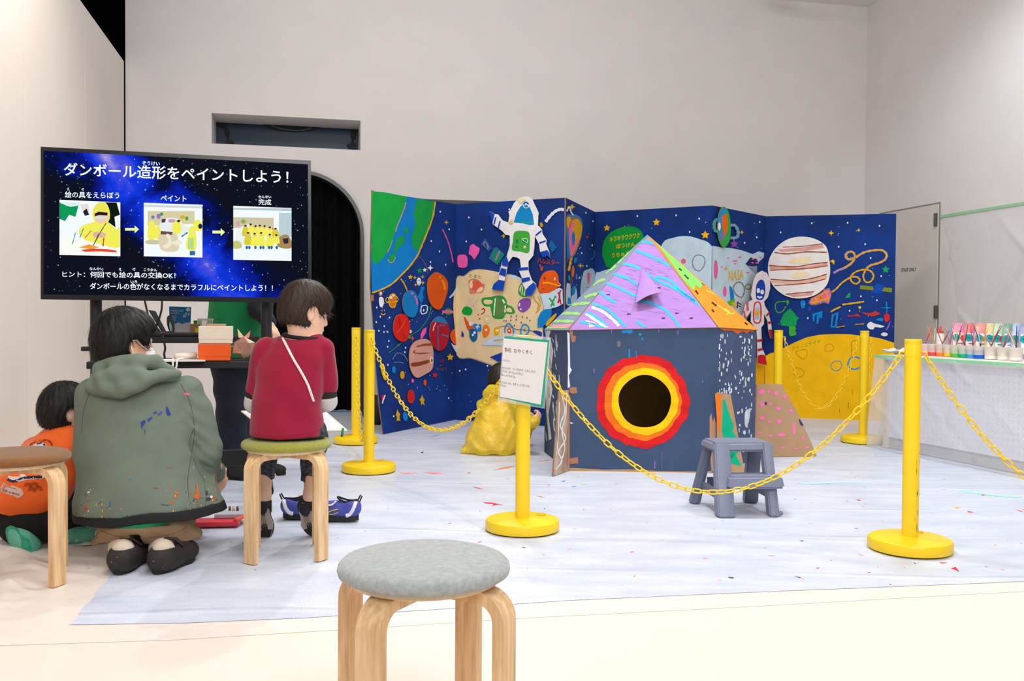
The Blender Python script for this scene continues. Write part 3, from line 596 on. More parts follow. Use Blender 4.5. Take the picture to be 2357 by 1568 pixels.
motif(1, CC, 'painted_star', [('+', YL, 788, 625, 36)]); motif(1, CC, 'painted_star', [('p', '#c99a10', [1290, 440, 1315, 435, 1338, 470, 1325, 505, 1290, 495])]); motif(1, CC, 'painted_diamond', [('p', '#12609f', [1410, 750, 1450, 682, 1525, 785, 1455, 865])])
motif(1, CC, 'painted_comet', [('s', '#d8dbe6', 42, [1370, 430, 1430, 350, 1500, 285, 1570, 255, 1625, 262])])
motif_text(1, 'painted_lettering', '#c2401c', [('ハムスター', 1030 + 1255 / 6.031, 440 + 1000 / 6.031, 1030 + 1560 / 6.031, 440 + 1040 / 6.031, 13)])
motif(1, CC, 'painted_arrow', [('s', '#d24a1c', 18, [1288, 1020, 1318, 1090]), ('s', '#d24a1c', 14, [1300, 1090, 1322, 1100, 1332, 1040])])
motif(1, CC, 'orange_ringed_planet', [('P', '#e25a17', [1270, 1350, 1290, 1230, 1340, 1140, 1420, 1105, 1500, 1112, 1545, 1180, 1550, 1270, 1530, 1350, 1460, 1415, 1340, 1425, 1290, 1400]), ('s', '#efa51a', 20, [1330, 1275, 1420, 1275, 1500, 1300, 1570, 1318]), ('s', '#efa51a', 12, [1545, 1265, 1578, 1310, 1540, 1325]), ('e', '#b8231c', 1358, 1213, 14, 24), ('e', '#f0e0d8', 1497, 1218, 10, 20), ('e', '#b8231c', 1338, 1358, 12, 10)], 'orange painted planet with a thin yellow ring')
motif(1, CD, 'painted_cloud', [('p', '#c3d6e4', [1290, 340, 1420, 330, 1560, 255, 1605, 280, 1612, 480, 1540, 520, 1450, 545, 1350, 560, 1320, 420])]); motif(1, CD, 'painted_sea', [('p', '#1480c8', [1260, 690, 1300, 600, 1350, 560, 1455, 545, 1450, 640, 1380, 760, 1320, 800, 1258, 810])])
motif(1, CD, 'painted_ribbon', [('s', '#c72032', 26, [1545, 320, 1565, 370, 1555, 430, 1545, 470]), ('s', '#c72032', 22, [1580, 290, 1562, 370, 1585, 490])]); motif(1, CD, 'painted_cross', [('s', '#37a04a', 24, [1420, 400, 1460, 450, 1490, 510]), ('s', '#37a04a', 22, [1515, 370, 1470, 450, 1445, 520])])
motif(1, CD, 'painted_banana', [('P', '#e0a80e', [1375, 755, 1430, 680, 1515, 612, 1515, 650, 1450, 730, 1390, 790])])
# --- panel 3
motif(2, CE, 'painted_monster', [('P', '#4f7fa8', [90, 300, 150, 280, 230, 280, 300, 340, 320, 450, 300, 600, 250, 760, 190, 880, 150, 900, 110, 850, 85, 600]), ('P', '#e8a90f', [92, 320, 140, 315, 150, 380, 120, 470, 95, 440]), ('P', '#e8a90f', [130, 420, 180, 340, 250, 340, 305, 420, 305, 520, 270, 680, 210, 820, 160, 885, 130, 780]), ('P', '#fb6f9c', [120, 560, 130, 430, 175, 380, 200, 420, 170, 520, 180, 700, 240, 600, 235, 700, 180, 830, 150, 880, 132, 780]), ('e', '#1280c4', 184, 620, 24, 104), ('P', '#1280c4', [95, 560, 118, 540, 125, 700, 130, 860, 100, 930, 90, 700]), ('s', '#d4361f', 12, [125, 470, 150, 380, 210, 330, 240, 325]), ('s', '#e8a90f', 32, [155, 900, 135, 1000, 115, 1090]), ('s', '#c2421c', 8, [100, 960, 120, 890, 160, 890, 280, 640])], 'yellow and pink fish-shaped monster on a long tail')
motif(2, CE, 'painted_rocket', [('P', '#ee6a14', [172, 1010, 200, 1075, 180, 1185, 155, 1140])]); motif(2, CE, 'painted_comet', [('s', '#dfe3ea', 20, [88, 230, 120, 160, 140, 210, 160, 260, 185, 285])]); motif(2, CE, 'painted_comet', [('s', '#2f86b8', 14, [430, 920, 465, 905, 485, 850, 480, 785])])
motif(2, CE, 'painted_star', [('+', YL, 164, 165, 46)]); motif(2, CE, 'painted_star', [('+', '#d9482a', 380, 600, 28)]); motif(2, CE, 'painted_star', [('+', YL, 284, 1015, 40)])
motif(2, CE, 'painted_castle', [('P', '#bcd4e4', [80, 1568, 85, 1290, 110, 1270, 140, 1300, 150, 1480, 190, 1340, 225, 1350, 232, 1500, 180, 1568]), ('p', '#1c86c0', [95, 1568, 100, 1480, 140, 1470, 150, 1568]), ('P', '#1c86c0', [160, 1350, 195, 1300, 215, 1330, 200, 1420, 165, 1440])])
motif(2, CE, 'painted_drop', [('e', '#33a878', 122, 1195, 12, 42)]); motif(2, CE, 'painted_drop', [('e', '#6a88a8', 226, 1175, 12, 44)]); motif(2, CE, 'painted_drop', [('o', '#b8483a', 8, [152, 1190, 164, 1240, 150, 1310, 140, 1250])]); motif(2, CE, 'painted_leaf', [('p', '#1a80b4', [190, 900, 240, 900, 235, 950, 200, 985, 185, 950])])
motif(2, CE, 'painted_snail', [('P', '#b9cfd8', [290, 1270, 320, 1140, 345, 1085, 440, 1055, 480, 1080, 500, 1130, 505, 1260, 420, 1380, 290, 1460]), ('P', '#f25a94', [380, 1125, 410, 1115, 428, 1150, 412, 1260, 395, 1280, 380, 1200]), ('s', '#c8503c', 6, [365, 1312, 372, 1335]), ('s', '#c8503c', 6, [385, 1310, 386, 1336]), ('s', '#c8503c', 6, [402, 1315, 398, 1334])])
# --- panel 4
motif(3, CE, 'painted_cloud', [('P', '#c3d9e6', [505, 1160, 560, 1110, 640, 1080, 760, 1060, 900, 1150, 960, 1350, 900, 1560, 720, 1680, 505, 1640])])
motif(3, CI, 'green_speech_balloon', [('P', '#0f9a38', [371, 310, 385, 240, 430, 195, 490, 172, 545, 172, 590, 205, 600, 300, 540, 380, 410, 395, 385, 365])])
f4 = lambda s, x0, y0, x1, y1, h: (s, 1290 + x0 / 6.274, 450 + y0 / 6.274, 1290 + x1 / 6.274, 450 + y1 / 6.274, h)
motif_text(3, 'painted_lettering', '#e0b814', [f4('キラキラワクワク', 712, 675, 1145, 612, 12), f4('ぼうけん', 810, 772, 1080, 735, 11), f4('うちゅう', 740, 905, 990, 870, 11)], .02)
motif(3, CI, 'painted_star', [('*', YL, 397, 178, 19)]); motif(3, CI, 'painted_star', [('*', YL, 668, 147, 21)]); motif(3, CI, 'painted_star', [('*', YL, 935, 216, 24)])
motif(3, CI, 'painted_planet', [('P', '#c3d9e6', [700, 265, 760, 232, 830, 222, 900, 238, 968, 275, 1010, 420, 968, 640, 880, 760, 760, 740, 680, 620, 660, 420]), ('o', '#8d8b88', 6, [865, 360, 885, 328, 925, 335, 932, 375, 905, 412, 875, 400]), ('e', '#e0687c', 816, 360, 14, 14)], 'pale blue planet with a crater ring')
# --- panel 5
motif(4, CF, 'painted_planet', [('p', '#c3dae6', [36, 415, 120, 430, 200, 435, 300, 455, 400, 490, 455, 465, 505, 480, 500, 520, 440, 575, 360, 608, 330, 575, 400, 640, 440, 690, 450, 780, 420, 960, 320, 1120, 180, 1220, 30, 1260]), ('p', '#1b3067', [380, 520, 440, 535, 455, 580, 430, 600, 370, 600, 335, 580])], 'pale blue planet with pink flecks')
motif(4, CF, 'painted_flecks', [('e', PK, x, y, r, 7) for x, y, r in ((180, 526, 10), (285, 518, 16), (240, 552, 24), (405, 533, 16), (470, 520, 12), (440, 570, 16), (398, 568, 12), (355, 657, 16), (240, 577, 10), (120, 606, 8))]); motif(4, CF, 'painted_planet', [('e', '#cf6a8c', 66, 628, 18, 86), ('e', '#fb5fa0', 63, 628, 12, 58)])
nf = lambda s, x0, y0, x1, y1, h: (s, 1630 + x0 / 3.918, 460 + y0 / 3.918, 1630 + x1 / 3.918, 460 + y1 / 3.918, h)
motif_text(4, 'painted_lettering', '#e6b41e', [nf('NASA', 182, 735, 318, 722, 25)])
motif(4, CF, 'painted_ufo_outline', [('o', '#8d7f74', 10, [225, 790, 260, 745, 305, 755, 325, 820, 300, 880, 245, 850]), ('o', '#8d7f74', 9, [330, 785, 360, 760, 385, 785, 360, 808])]); motif(4, CF, 'painted_planet', [('e', PK, 148, 828, 16, 46)]); motif(4, CF, 'painted_swoosh', [('P', BL, [190, 780, 215, 800, 232, 880, 205, 935, 195, 860])]); motif(4, CF, 'painted_leaf', [('p', '#62b82a', [170, 920, 240, 890, 235, 960, 190, 950]), ('p', YL, [205, 930, 240, 920, 235, 985])])
motif(4, CF, 'painted_sign', [('P', '#c9ccd2', [245, 920, 290, 880, 312, 960, 280, 1040, 245, 1000]), ('s', '#4a3048', 12, [262, 920, 258, 980]), ('s', '#4a3048', 10, [262, 925, 295, 945]), ('s', '#4a3048', 10, [258, 950, 290, 965])])
motif(4, CF, 'painted_star', [('+', YL, 300, 293, 20)]); motif(4, CF, 'painted_star', [('*', '#8f55b5', 231, 398, 40)], 'purple star'); motif(4, CF, 'painted_star', [('+', YL, 171, 370, 20)]); motif(4, CF, 'painted_star', [('+', YL, 158, 620, 22)]); motif(4, CF, 'painted_planet', [('p', '#efb20f', [410, 1440, 450, 1420, 530, 1385, 530, 1700, 400, 1700])])
motif(4, CF, 'yellow_ground', [('p', '#efb40c', [400, 1432, 470, 1420, 530, 1385, 530, 2000, 400, 2000])])
# --- panel 6
motif(5, CK, 'yellow_planet', [('p', '#f2ba0a', [0, 690, 60, 655, 120, 640, 250, 575, 340, 530, 480, 472, 620, 445, 800, 437, 960, 440, 1090, 455, 1220, 470, 1320, 490, 1460, 535, 1500, 545, 1500, 1440, 1300, 1428, 900, 1410, 400, 1390, 0, 1380])], 'large yellow planet filling the lower part of the panel')
kf = lambda s, x0, y0, x1, y1, h: (s, 1760 + x0 / 4.9, 680 + y0 / 4.9, 1760 + x1 / 4.9, 680 + y1 / 4.9, h)
motif_text(5, 'painted_lettering', '#6a8f1c', [kf('アトリエヤマダ', 310, 625, 632, 535, 9)], .005)
for pts, col, w in (([350, 640, 430, 615, 475, 620, 475, 680, 435, 720, 380, 680], '#c07a10', 7), ([680, 600, 700, 560, 750, 550, 780, 600, 740, 630, 690, 630], '#e0801a', 9), ([745, 800, 780, 750, 850, 745, 870, 790, 840, 840, 785, 850], '#5a8fa8', 10), ([940, 770, 970, 710, 1020, 695, 1075, 720, 1080, 800, 1020, 835, 960, 815], '#2f8fd0', 18), ([320, 835, 380, 820, 445, 860, 420, 915, 350, 915], '#b87818', 6)):
    motif(5, CK, 'painted_crater', [('o', col, w, pts)])
motif(5, CK, 'painted_streak', [('s', '#6b5a1a', 5, [980, 700, 982, 600, 985, 520, 1080, 510])]); motif(5, CK, 'painted_streak', [('s', '#5a4c1a', 6, [945, 1210, 944, 1270]), ('s', '#5a4c1a', 5, [845, 1285, 846, 1320]), ('s', '#5a4c1a', 4, [990, 1060, 990, 1120])])
motif(5, CG, 'painted_rocket_trail', [('s', '#b08fc0', 26, [465, 360, 520, 325, 600, 295, 680, 240, 720, 170, 700, 110, 640, 105, 605, 150, 640, 195, 720, 175, 820, 115, 930, 88, 1050, 85, 1105, 140, 1080, 200, 1000, 240, 900, 270, 850, 320]), ('s', '#dca41c', 20, [580, 300, 660, 250, 715, 180, 705, 120, 655, 105, 615, 145, 645, 190, 720, 172, 820, 115, 930, 88, 1040, 84, 1098, 140, 1070, 205, 1000, 240, 900, 272, 845, 330, 820, 400, 850, 465, 910, 460, 945, 390, 900, 330, 820, 318, 730, 345, 670, 400, 680, 460, 735, 488, 780, 450, 750, 410, 690, 405, 640, 425, 560, 480, 500, 545, 440, 590]), ], 'looping yellow rocket trail')
motif(5, CG, 'painted_rocket', [('p', '#9a6aa0', [160, 720, 190, 660, 260, 625, 330, 580, 345, 530, 375, 550, 410, 535, 440, 600, 430, 660, 405, 735, 350, 715, 250, 745, 190, 745]), ('p', '#e8a41c', [182, 705, 205, 660, 270, 625, 340, 590, 350, 550, 372, 575, 410, 560, 428, 620, 400, 715, 345, 690, 245, 728, 195, 725]), ('p', '#fb5f9e', [195, 700, 225, 650, 245, 700]), ('p', '#fb5f9e', [255, 650, 370, 595, 385, 650, 280, 700]), ('p', '#fb5f9e', [390, 580, 418, 575, 420, 630, 400, 645]), ('p', '#fb5f9e', [335, 590, 350, 560, 362, 580]), ('p', '#fb5f9e', [358, 690, 395, 670, 400, 705]), ('e', '#d69a10', 308, 655, 24, 26), ('e', '#8a6a20', 308, 655, 10, 12)], 'small pink rocket')
motif(5, CG, 'painted_star', [('*', '#12a066', 1090, 318, 50)]); motif(5, CG, 'painted_star', [('p', YL, [418, 220, 450, 195, 478, 212, 468, 260, 450, 235])]); motif(5, CH, 'painted_star', [('+', YL, 807, 247, 20)]); motif(5, CH, 'painted_star', [('+', YL, 988, 228, 14)])
motif(5, CG, 'painted_satellite', [('p', '#7d8a24', [782, 505, 940, 520, 945, 570, 778, 552]), ('p', '#7d8a24', [1045, 530, 1165, 538, 1162, 592, 1032, 575]), ('p', '#0c49b0', [975, 478, 1078, 505, 1030, 610, 905, 600, 950, 550])], 'satellite with olive wings')
motif(5, CG, 'painted_tree', [('p', '#16a05a', [602, 660, 640, 605, 668, 598, 662, 655])]); motif(5, CK, 'painted_tree', [('p', '#0f9a55', [175, 290, 215, 210, 285, 145, 345, 210, 360, 240, 390, 250, 362, 290, 360, 340, 270, 350, 185, 340]), ('p', '#3fae3a', [275, 350, 345, 345, 355, 380, 345, 400, 362, 425, 350, 450, 290, 462, 275, 440])], 'green house-shaped tree')
motif(5, CK, 'painted_leaf', [('s', '#58a03a', 12, [240, 125, 200, 180, 150, 195, 120, 140, 140, 80, 240, 70]), ('p', '#3fae3a', [240, 60, 268, 55, 278, 90, 250, 95])]); motif(5, CK, 'painted_drop', [('P', '#1280c8', [405, 70, 440, 55, 460, 85, 445, 145, 415, 140])]); motif(5, CK, 'painted_drop', [('P', '#0f4fb0', [490, 135, 515, 125, 525, 165, 500, 180])])
motif(5, CG, 'painted_fence', [('p', BL, [205, 850, 330, 815, 325, 900, 290, 900, 280, 965, 258, 975, 262, 860, 235, 870, 235, 940, 215, 945])]); motif(5, CG, 'painted_door', [('p', BL, [440, 860, 525, 828, 500, 1015, 425, 1015]), ('p', '#1c3270', [465, 870, 495, 860, 478, 995, 448, 995])])
motif(5, CG, 'painted_comet', [('s', '#e0a81c', 20, [430, 825, 480, 795, 548, 765])]); motif(5, CG, 'painted_comet', [('s', '#e0a81c', 20, [568, 738, 700, 722, 830, 702])]); motif(5, CG, 'painted_comet', [('s', '#c08a3a', 14, [720, 978, 830, 970])]); motif(5, CG, 'painted_comet', [('s', '#c08a3a', 12, [500, 1012, 600, 995])])
motif(5, CG, 'painted_ship', [('p', RD, [625, 865, 700, 870, 750, 845, 790, 890, 720, 875, 640, 888])]); motif(5, CG, 'painted_ship', [('p', '#c2382c', [800, 830, 880, 840, 940, 830, 965, 810, 1025, 850, 950, 880, 880, 870, 820, 850])]); motif(5, CG, 'painted_cross', [('p', BL, [1090, 705, 1108, 705, 1110, 768, 1168, 775, 1110, 790, 1108, 840, 1095, 840, 1095, 785, 1000, 780, 1090, 768])])
motif(5, CG, 'painted_bird', [('P', RD, [1070, 870, 1110, 845, 1138, 880, 1130, 930, 1085, 945])]); motif(5, CG, 'painted_fish', [('p', BL, [972, 915, 1030, 895, 1068, 910, 1050, 940, 985, 930])]); motif(5, CG, 'painted_duck', [('P', '#e6e6ea', [865, 985, 905, 945, 950, 965, 1010, 980, 1075, 1000, 1030, 1015, 960, 1010, 940, 1035, 890, 1030])], 'white duck'); motif(5, CG, 'painted_streak', [('p', '#8a5cc0', [1135, 940, 1145, 945, 1130, 1010, 1100, 1050, 1088, 1045, 1115, 995])]); motif(5, CG, 'painted_cloud', [('P', '#d8d8dc', [1030, 1095, 1070, 1072, 1115, 1090, 1100, 1115, 1060, 1118])]); motif(5, CG, 'painted_star', [('p', YL, [755, 765, 785, 755, 798, 770, 780, 798])])
# white dots of every panel (uncounted specks)
dots = {0: [(CA, 993, 335), (CA, 873, 727), (CA, 982, 865), (CA, 1066, 1043), (CA, 1112, 570), (CA, 862, 1008), (CB, 110, 215), (CB, 147, 310), (CB, 105, 366), (CB, 188, 407), (CB, 132, 455), (CB, 185, 467), (CB, 222, 467), (CB, 235, 560), (CB, 222, 620), (CB, 242, 318), (CB, 407, 630), (CB, 400, 675), (CB, 285, 1336), (CB, 853, 1148), (CB, 225, 805), (CB, 458, 1340)],
        1: [(CC, 306, 368), (CC, 481, 537), (CC, 271, 701), (CC, 868, 255), (CD, 262, 1390), (CD, 180, 1410), (CD, 565, 1340)],
        2: [(CE, 362, 250), (CE, 463, 373), (CE, 452, 722), (CE, 300, 832), (CE, 373, 1020), (CE, 270, 1187)],
        3: [(CE, 1112, 298), (CI, 776, 109), (CI, 902, 127), (CI, 850, 200)], 4: [(CF, 461, 201), (CF, 434, 338), (CF, 325, 388)],
        5: [(CH, x, y) for x, y in ((680, 182), (915, 180), (1124, 200), (476, 243), (856, 337), (1030, 320), (1066, 411), (1135, 530), (1002, 662), (1107, 688), (928, 757), (654, 805))]}
for i, l in dots.items():
    b = B(); _cnt[i] += 1
    for cr, x, y in l:
        b.poly([PAN[i].hit(px, py, .0012 + _cnt[i] * .00012) for px, py in shape_polys(('e', W, 0, 0, 1.8, 2.3), (cr[0] + x / cr[2], cr[1] + y / cr[2], 1.0))[0]])
    for k in range(50 if i == 0 else 26):       # finer flicked specks in the lower part
        x0, x1 = PEDGE[i]; x = rng.uniform(x0 + 20, x1 - 6); y = rng.uniform(640, 940) if i < 2 else rng.uniform(510, 760)
        if i == 1 and y < 850: continue
        b.poly([PAN[i].hit(px, py, .0012 + _cnt[i] * .00012) for px, py in shape_polys(('e', W, 0, 0, .7, .9), (x, y, 1.0))[0]])
    o = b.build('painted_dots', P('#e8ecf4'), POBJ[i]); o['kind'] = 'stuff'
for y in (445, 568, 686):
    b = B(); b.poly([PAN[0].hit(x, yy, .0013) for x, yy in ((853.5, y - 7), (860, y - 7), (860, y + 7), (853.5, y + 7))]); b.build('tape_patch', P('#b07a5c'), POBJ[0])

# ------------------------------------------------------------------ card cut-outs fixed on the screen
def cutout(i, cr, name, label, cat, outline, col, details=(), off=.02, th=.006, group=None, pl=None):
    pl = pl or PAN[i]; poly = shape_polys(outline, cr)[0]
    pts = [pl.hit(x, y, off + th) for x, y in poly]
    base = sum(pts, Vector()) / len(pts)
    t = thing(name, label, cat, (base.x, base.y, min(p.z for p in pts)), group)
    b = B(); b.prism(pts, -pl.n * th); b.m[1:] = [1] * (len(b.m) - 1)
    bp = B(); c = pl.hit(sum(p[0] for p in poly) / len(poly), sum(p[1] for p in poly) / len(poly), off / 2)
    recalc(b.build('card_sheet', [P(col), CARDEDGE], t))
    bp.box(c, (.05, off - .003, .05), rot=math.atan2(pl.n.y, pl.n.x) + pi / 2); bp.build('foam_spacer', P('#d8d4cc'), t)
    for k, (nm, shs) in enumerate(details):
        bb = B(); mats = []
        for q_, sh in enumerate(shs):
            if sh[1] not in mats: mats.append(sh[1])
            bb.mat(mats.index(sh[1]))
            for p in shape_polys(sh, cr): bb.poly([pl.hit(x, y, off + th + .0008 + .0004 * k + .00015 * q_) for x, y in p])
        bb.build(nm, [P(c_) for c_ in mats], t)
    return t
cutout(1, CC, 'astronaut_cutout', 'big white card astronaut with blue visor waving above the moon', 'cutout',
    ('p', 0, [1010, 110, 1080, 82, 1150, 82, 1200, 110, 1235, 190, 1265, 250, 1292, 310, 1285, 350, 1280, 480, 1335, 535, 1345, 600, 1400, 680, 1395, 740, 1440, 850, 1450, 930, 1395, 890, 1380, 920, 1345, 915, 1312, 850, 1295, 740, 1250, 650, 1240, 620, 1230, 800, 1215, 900, 1150, 980, 1150, 1100, 1180, 1190, 1200, 1240, 1255, 1290, 1255, 1340, 1195, 1450, 1120, 1455, 1110, 1370, 1055, 1270, 1060, 1210, 1010, 1090, 1045, 1060, 1030, 950, 990, 925, 930, 915, 870, 1000, 850, 1110, 820, 1250, 800, 1385, 645, 1365, 670, 1290, 740, 1235, 745, 1130, 795, 950, 850, 900, 890, 760, 890, 620, 830, 610, 780, 555, 655, 465, 635, 380, 590, 290, 620, 285, 680, 325, 730, 330, 790, 410, 870, 440, 885, 340, 870, 290, 900, 270, 950, 170]), '#ece9e8',
    [('visor', [('p', '#1487c4', [945, 440, 985, 310, 1040, 220, 1100, 180, 1170, 230, 1210, 330, 1230, 470, 1180, 480, 1080, 455]), ('s', '#2f9a8a', 14, [1060, 435, 1140, 445, 1220, 440]), ('o', W, 9, [1080, 210, 1130, 195, 1155, 225, 1110, 240]), ('s', '#1c50b4', 20, [1080, 185, 1115, 160, 1155, 190])]),
     ('control_panel', [('P', '#45a83a', [950, 590, 1000, 558, 1120, 562, 1165, 600, 1168, 740, 1150, 860, 1040, 845, 925, 820, 935, 700]), ('p', '#128a52', [1070, 680, 1125, 675, 1125, 730, 1072, 728]), ('o', '#dcead8', 8, [1065, 670, 1130, 668, 1130, 720]), ('e', '#d8cf9a', 1100, 780, 20, 20), ('p', '#128a52', [975, 680, 1010, 675, 1010, 730, 975, 735]), ('p', '#128a52', [970, 760, 1005, 760, 1005, 795, 970, 795])]),
     ('glove', [('p', '#1746b0', [590, 290, 620, 285, 682, 330, 650, 460, 635, 380])]), ('glove', [('p', '#1746b0', [1312, 850, 1410, 820, 1440, 860, 1450, 930, 1395, 890, 1380, 920, 1345, 915])]),
     ('boot', [('p', '#1248b4', [645, 1365, 670, 1290, 740, 1235, 825, 1250, 800, 1385])]), ('boot', [('p', '#1248b4', [1195, 1450, 1120, 1455, 1115, 1370, 1160, 1320, 1220, 1270, 1255, 1300, 1255, 1340])]),
     ('suit_stripe', [('p', '#1746b0', [690, 370, 710, 365, 685, 470, 665, 460])]), ('suit_stripe', [('p', '#1746b0', [750, 420, 770, 415, 742, 525, 725, 520])]), ('suit_stripe', [('p', '#1746b0', [1248, 610, 1330, 545, 1335, 570, 1255, 630])]), ('suit_stripe', [('p', '#1746b0', [1300, 715, 1390, 685, 1392, 708, 1305, 735])]),
     ('suit_stripe', [('p', '#1746b0', [795, 950, 850, 905, 878, 990, 858, 1055, 785, 1035])]), ('suit_stripe', [('p', '#1746b0', [775, 1070, 850, 1090, 835, 1190, 745, 1160])]), ('suit_stripe', [('p', '#1746b0', [1012, 1068, 1148, 1058, 1150, 1095, 1020, 1108])]), ('suit_stripe', [('p', '#1746b0', [1060, 1215, 1170, 1195, 1178, 1240, 1062, 1275])]),
     ('smear', [('p', '#efc46a', [880, 440, 930, 395, 945, 450, 900, 465]), ('p', '#f0dca8', [1000, 130, 1060, 100, 1130, 120, 1040, 180])])], off=.03)
cutout(4, CF, 'astronaut_cutout', 'small white card astronaut with smiling blue face and red boots', 'cutout',
    ('p', 0, [395, 720, 425, 665, 470, 640, 515, 660, 545, 720, 545, 800, 525, 880, 490, 920, 500, 960, 530, 1010, 540, 1060, 555, 1120, 567, 1250, 548, 1250, 530, 1180, 520, 1090, 490, 1030, 490, 1120, 465, 1150, 470, 1330, 500, 1400, 515, 1490, 430, 1480, 427, 1250, 420, 1170, 370, 1100, 375, 1000, 340, 1050, 290, 1060, 320, 940, 385, 900, 370, 860]), '#e9e0e4',
    [('face', [('P', '#1845a8', [415, 870, 420, 770, 455, 722, 490, 740, 500, 820, 480, 895, 430, 900]), ('e', W, 438, 820, 15, 24), ('e', W, 472, 832, 17, 22), ('s', W, 16, [430, 870, 450, 884, 470, 872])]), ('chest_panel', [('o', '#cf2f45', 12, [405, 940, 455, 940, 455, 1095, 398, 1095]), ('p', '#b8c0d0', [408, 970, 448, 970, 445, 1080, 405, 1080]), ('*', YL, 425, 1020, 34)]),
     ('boot', [('p', '#c41f2c', [432, 1405, 470, 1395, 500, 1405, 515, 1490, 430, 1475])]), ('glove', [('p', '#b02030', [530, 1170, 560, 1170, 567, 1250, 548, 1250])]), ('suit_stripe', [('p', '#b5283a', [427, 1260, 470, 1255, 470, 1280, 428, 1282])]), ('suit_stripe', [('p', '#b5283a', [430, 1345, 478, 1335, 478, 1355, 430, 1368])]), ('suit_stripe', [('p', '#b5283a', [505, 1040, 535, 1005, 540, 1025, 512, 1055])]), ('suit_stripe', [('p', '#b5283a', [520, 1100, 552, 1095, 552, 1115, 524, 1120])]), ('suit_stripe', [('s', '#e0506a', 18, [335, 920, 340, 1000])]), ('suit_stripe', [('s', '#e0506a', 14, [305, 1000, 315, 1060])])], off=.012, pl=plane3(PAN[4].hit(1712, 860, .04), PAN[4].hit(1712, 700, .04), PAN[5].hit(1778, 700, .035)))
cutout(5, CH, 'striped_planet_cutout', 'large round white card planet with brown stripes on the rightmost screen panel', 'cutout',
    ('P', 0, [393, 480, 405, 410, 450, 340, 520, 290, 600, 272, 680, 280, 745, 310, 782, 355, 800, 470, 795, 540, 770, 600, 700, 655, 600, 677, 510, 660, 440, 610, 405, 550]), '#ece7e4',
    [('stripe', [('p', '#dda598', [460, 355, 600, 345, 750, 320, 760, 345, 640, 365, 480, 372]), ('s', '#9c4a2c', 7, [435, 375, 520, 385, 640, 372, 780, 375]), ('s', '#9c4a2c', 5, [490, 340, 620, 335, 750, 318])]), ('stripe', [('p', '#dda598', [400, 462, 600, 475, 780, 445, 785, 462, 600, 490, 410, 488]), ('s', '#9c4a2c', 7, [400, 460, 560, 470, 680, 452, 785, 440]), ('s', '#9c4a2c', 6, [405, 492, 560, 485, 680, 478, 785, 462])]), ('stripe', [('p', '#e6b9a4', [410, 552, 600, 560, 775, 525, 778, 545, 600, 585, 420, 575]), ('s', '#9c4a2c', 7, [410, 550, 560, 560, 680, 545, 778, 518]), ('s', '#9c4a2c', 6, [435, 592, 560, 585, 680, 572, 770, 548])]), ('stripe', [('p', '#dda598', [500, 645, 620, 645, 690, 635, 680, 655, 560, 668]), ('s', '#9c4a2c', 6, [510, 650, 600, 640, 695, 632])]), ('smear', [('P', '#f2dfb4', [520, 440, 600, 405, 690, 420, 640, 450]), ('P', '#f2dfb4', [540, 520, 640, 500, 660, 530, 560, 545])])])
cutout(4, CF, 'saucer_cutout', 'tall green and blue card saucer with purple loop handles', 'cutout', ('P', 0, [62, 250, 75, 130, 105, 68, 140, 75, 170, 140, 182, 250, 170, 370, 125, 432, 90, 400, 68, 330]), '#3aa84a',
    [('paint_patch', [('P', '#2f8fd2', [65, 250, 78, 140, 105, 80, 140, 90, 130, 160, 100, 200, 95, 300, 85, 360]), ('p', '#ee6a1c', [100, 150, 140, 125, 155, 200, 150, 290, 120, 330, 105, 250]), ('p', '#8f6ac0', [92, 290, 118, 300, 115, 380, 92, 350]), ('e', W, 78, 242, 12, 38)])])
for k, pts in enumerate(([65, 175, 40, 200, 36, 250, 48, 285, 70, 280], [182, 230, 225, 235, 252, 290, 240, 340, 185, 345])):
    b = B(); 
    for p in shape_polys(('s', 0, 24, pts), CF): b.prism([PAN[4].hit(x, y, .024) for x, y in p], -PAN[4].n * .006)
    sc_ = [o for o in scene.objects if o.name == 'saucer_cutout'][0]; recalc(b.build('handle', P(['#4f9a9a', '#7fa0c0'][k]), sc_))
for nm, lab, out, col, det in (
    ('planet_cutout', 'orange oval card planet with yellow glint, highest of the ovals', ('P', 0, [815, 1260, 860, 1190, 925, 1142, 1000, 1170, 1060, 1225, 1088, 1310, 1075, 1420, 1030, 1560, 980, 1640, 900, 1620, 840, 1530, 815, 1400]), '#e55a14', [('glint', [('e', '#f2a60c', 978, 1208, 14, 18), ('s', '#f2a60c', 22, [1008, 1245, 1035, 1310, 1045, 1380])])]),
    ('planet_cutout', 'blue oval card planet with pink glint, left of the orange oval', ('P', 0, [480, 1568, 500, 1450, 550, 1395, 610, 1385, 660, 1430, 690, 1520, 685, 1640, 640, 1740, 575, 1740, 510, 1690]), '#0d7fc6', [('glint', [('e', PK, 608, 1425, 15, 20), ('s', PK, 20, [638, 1460, 668, 1520, 672, 1580])])])):
    cutout(0, CA, nm, lab, 'cutout', out, col, det, off=.012, group='card planets')
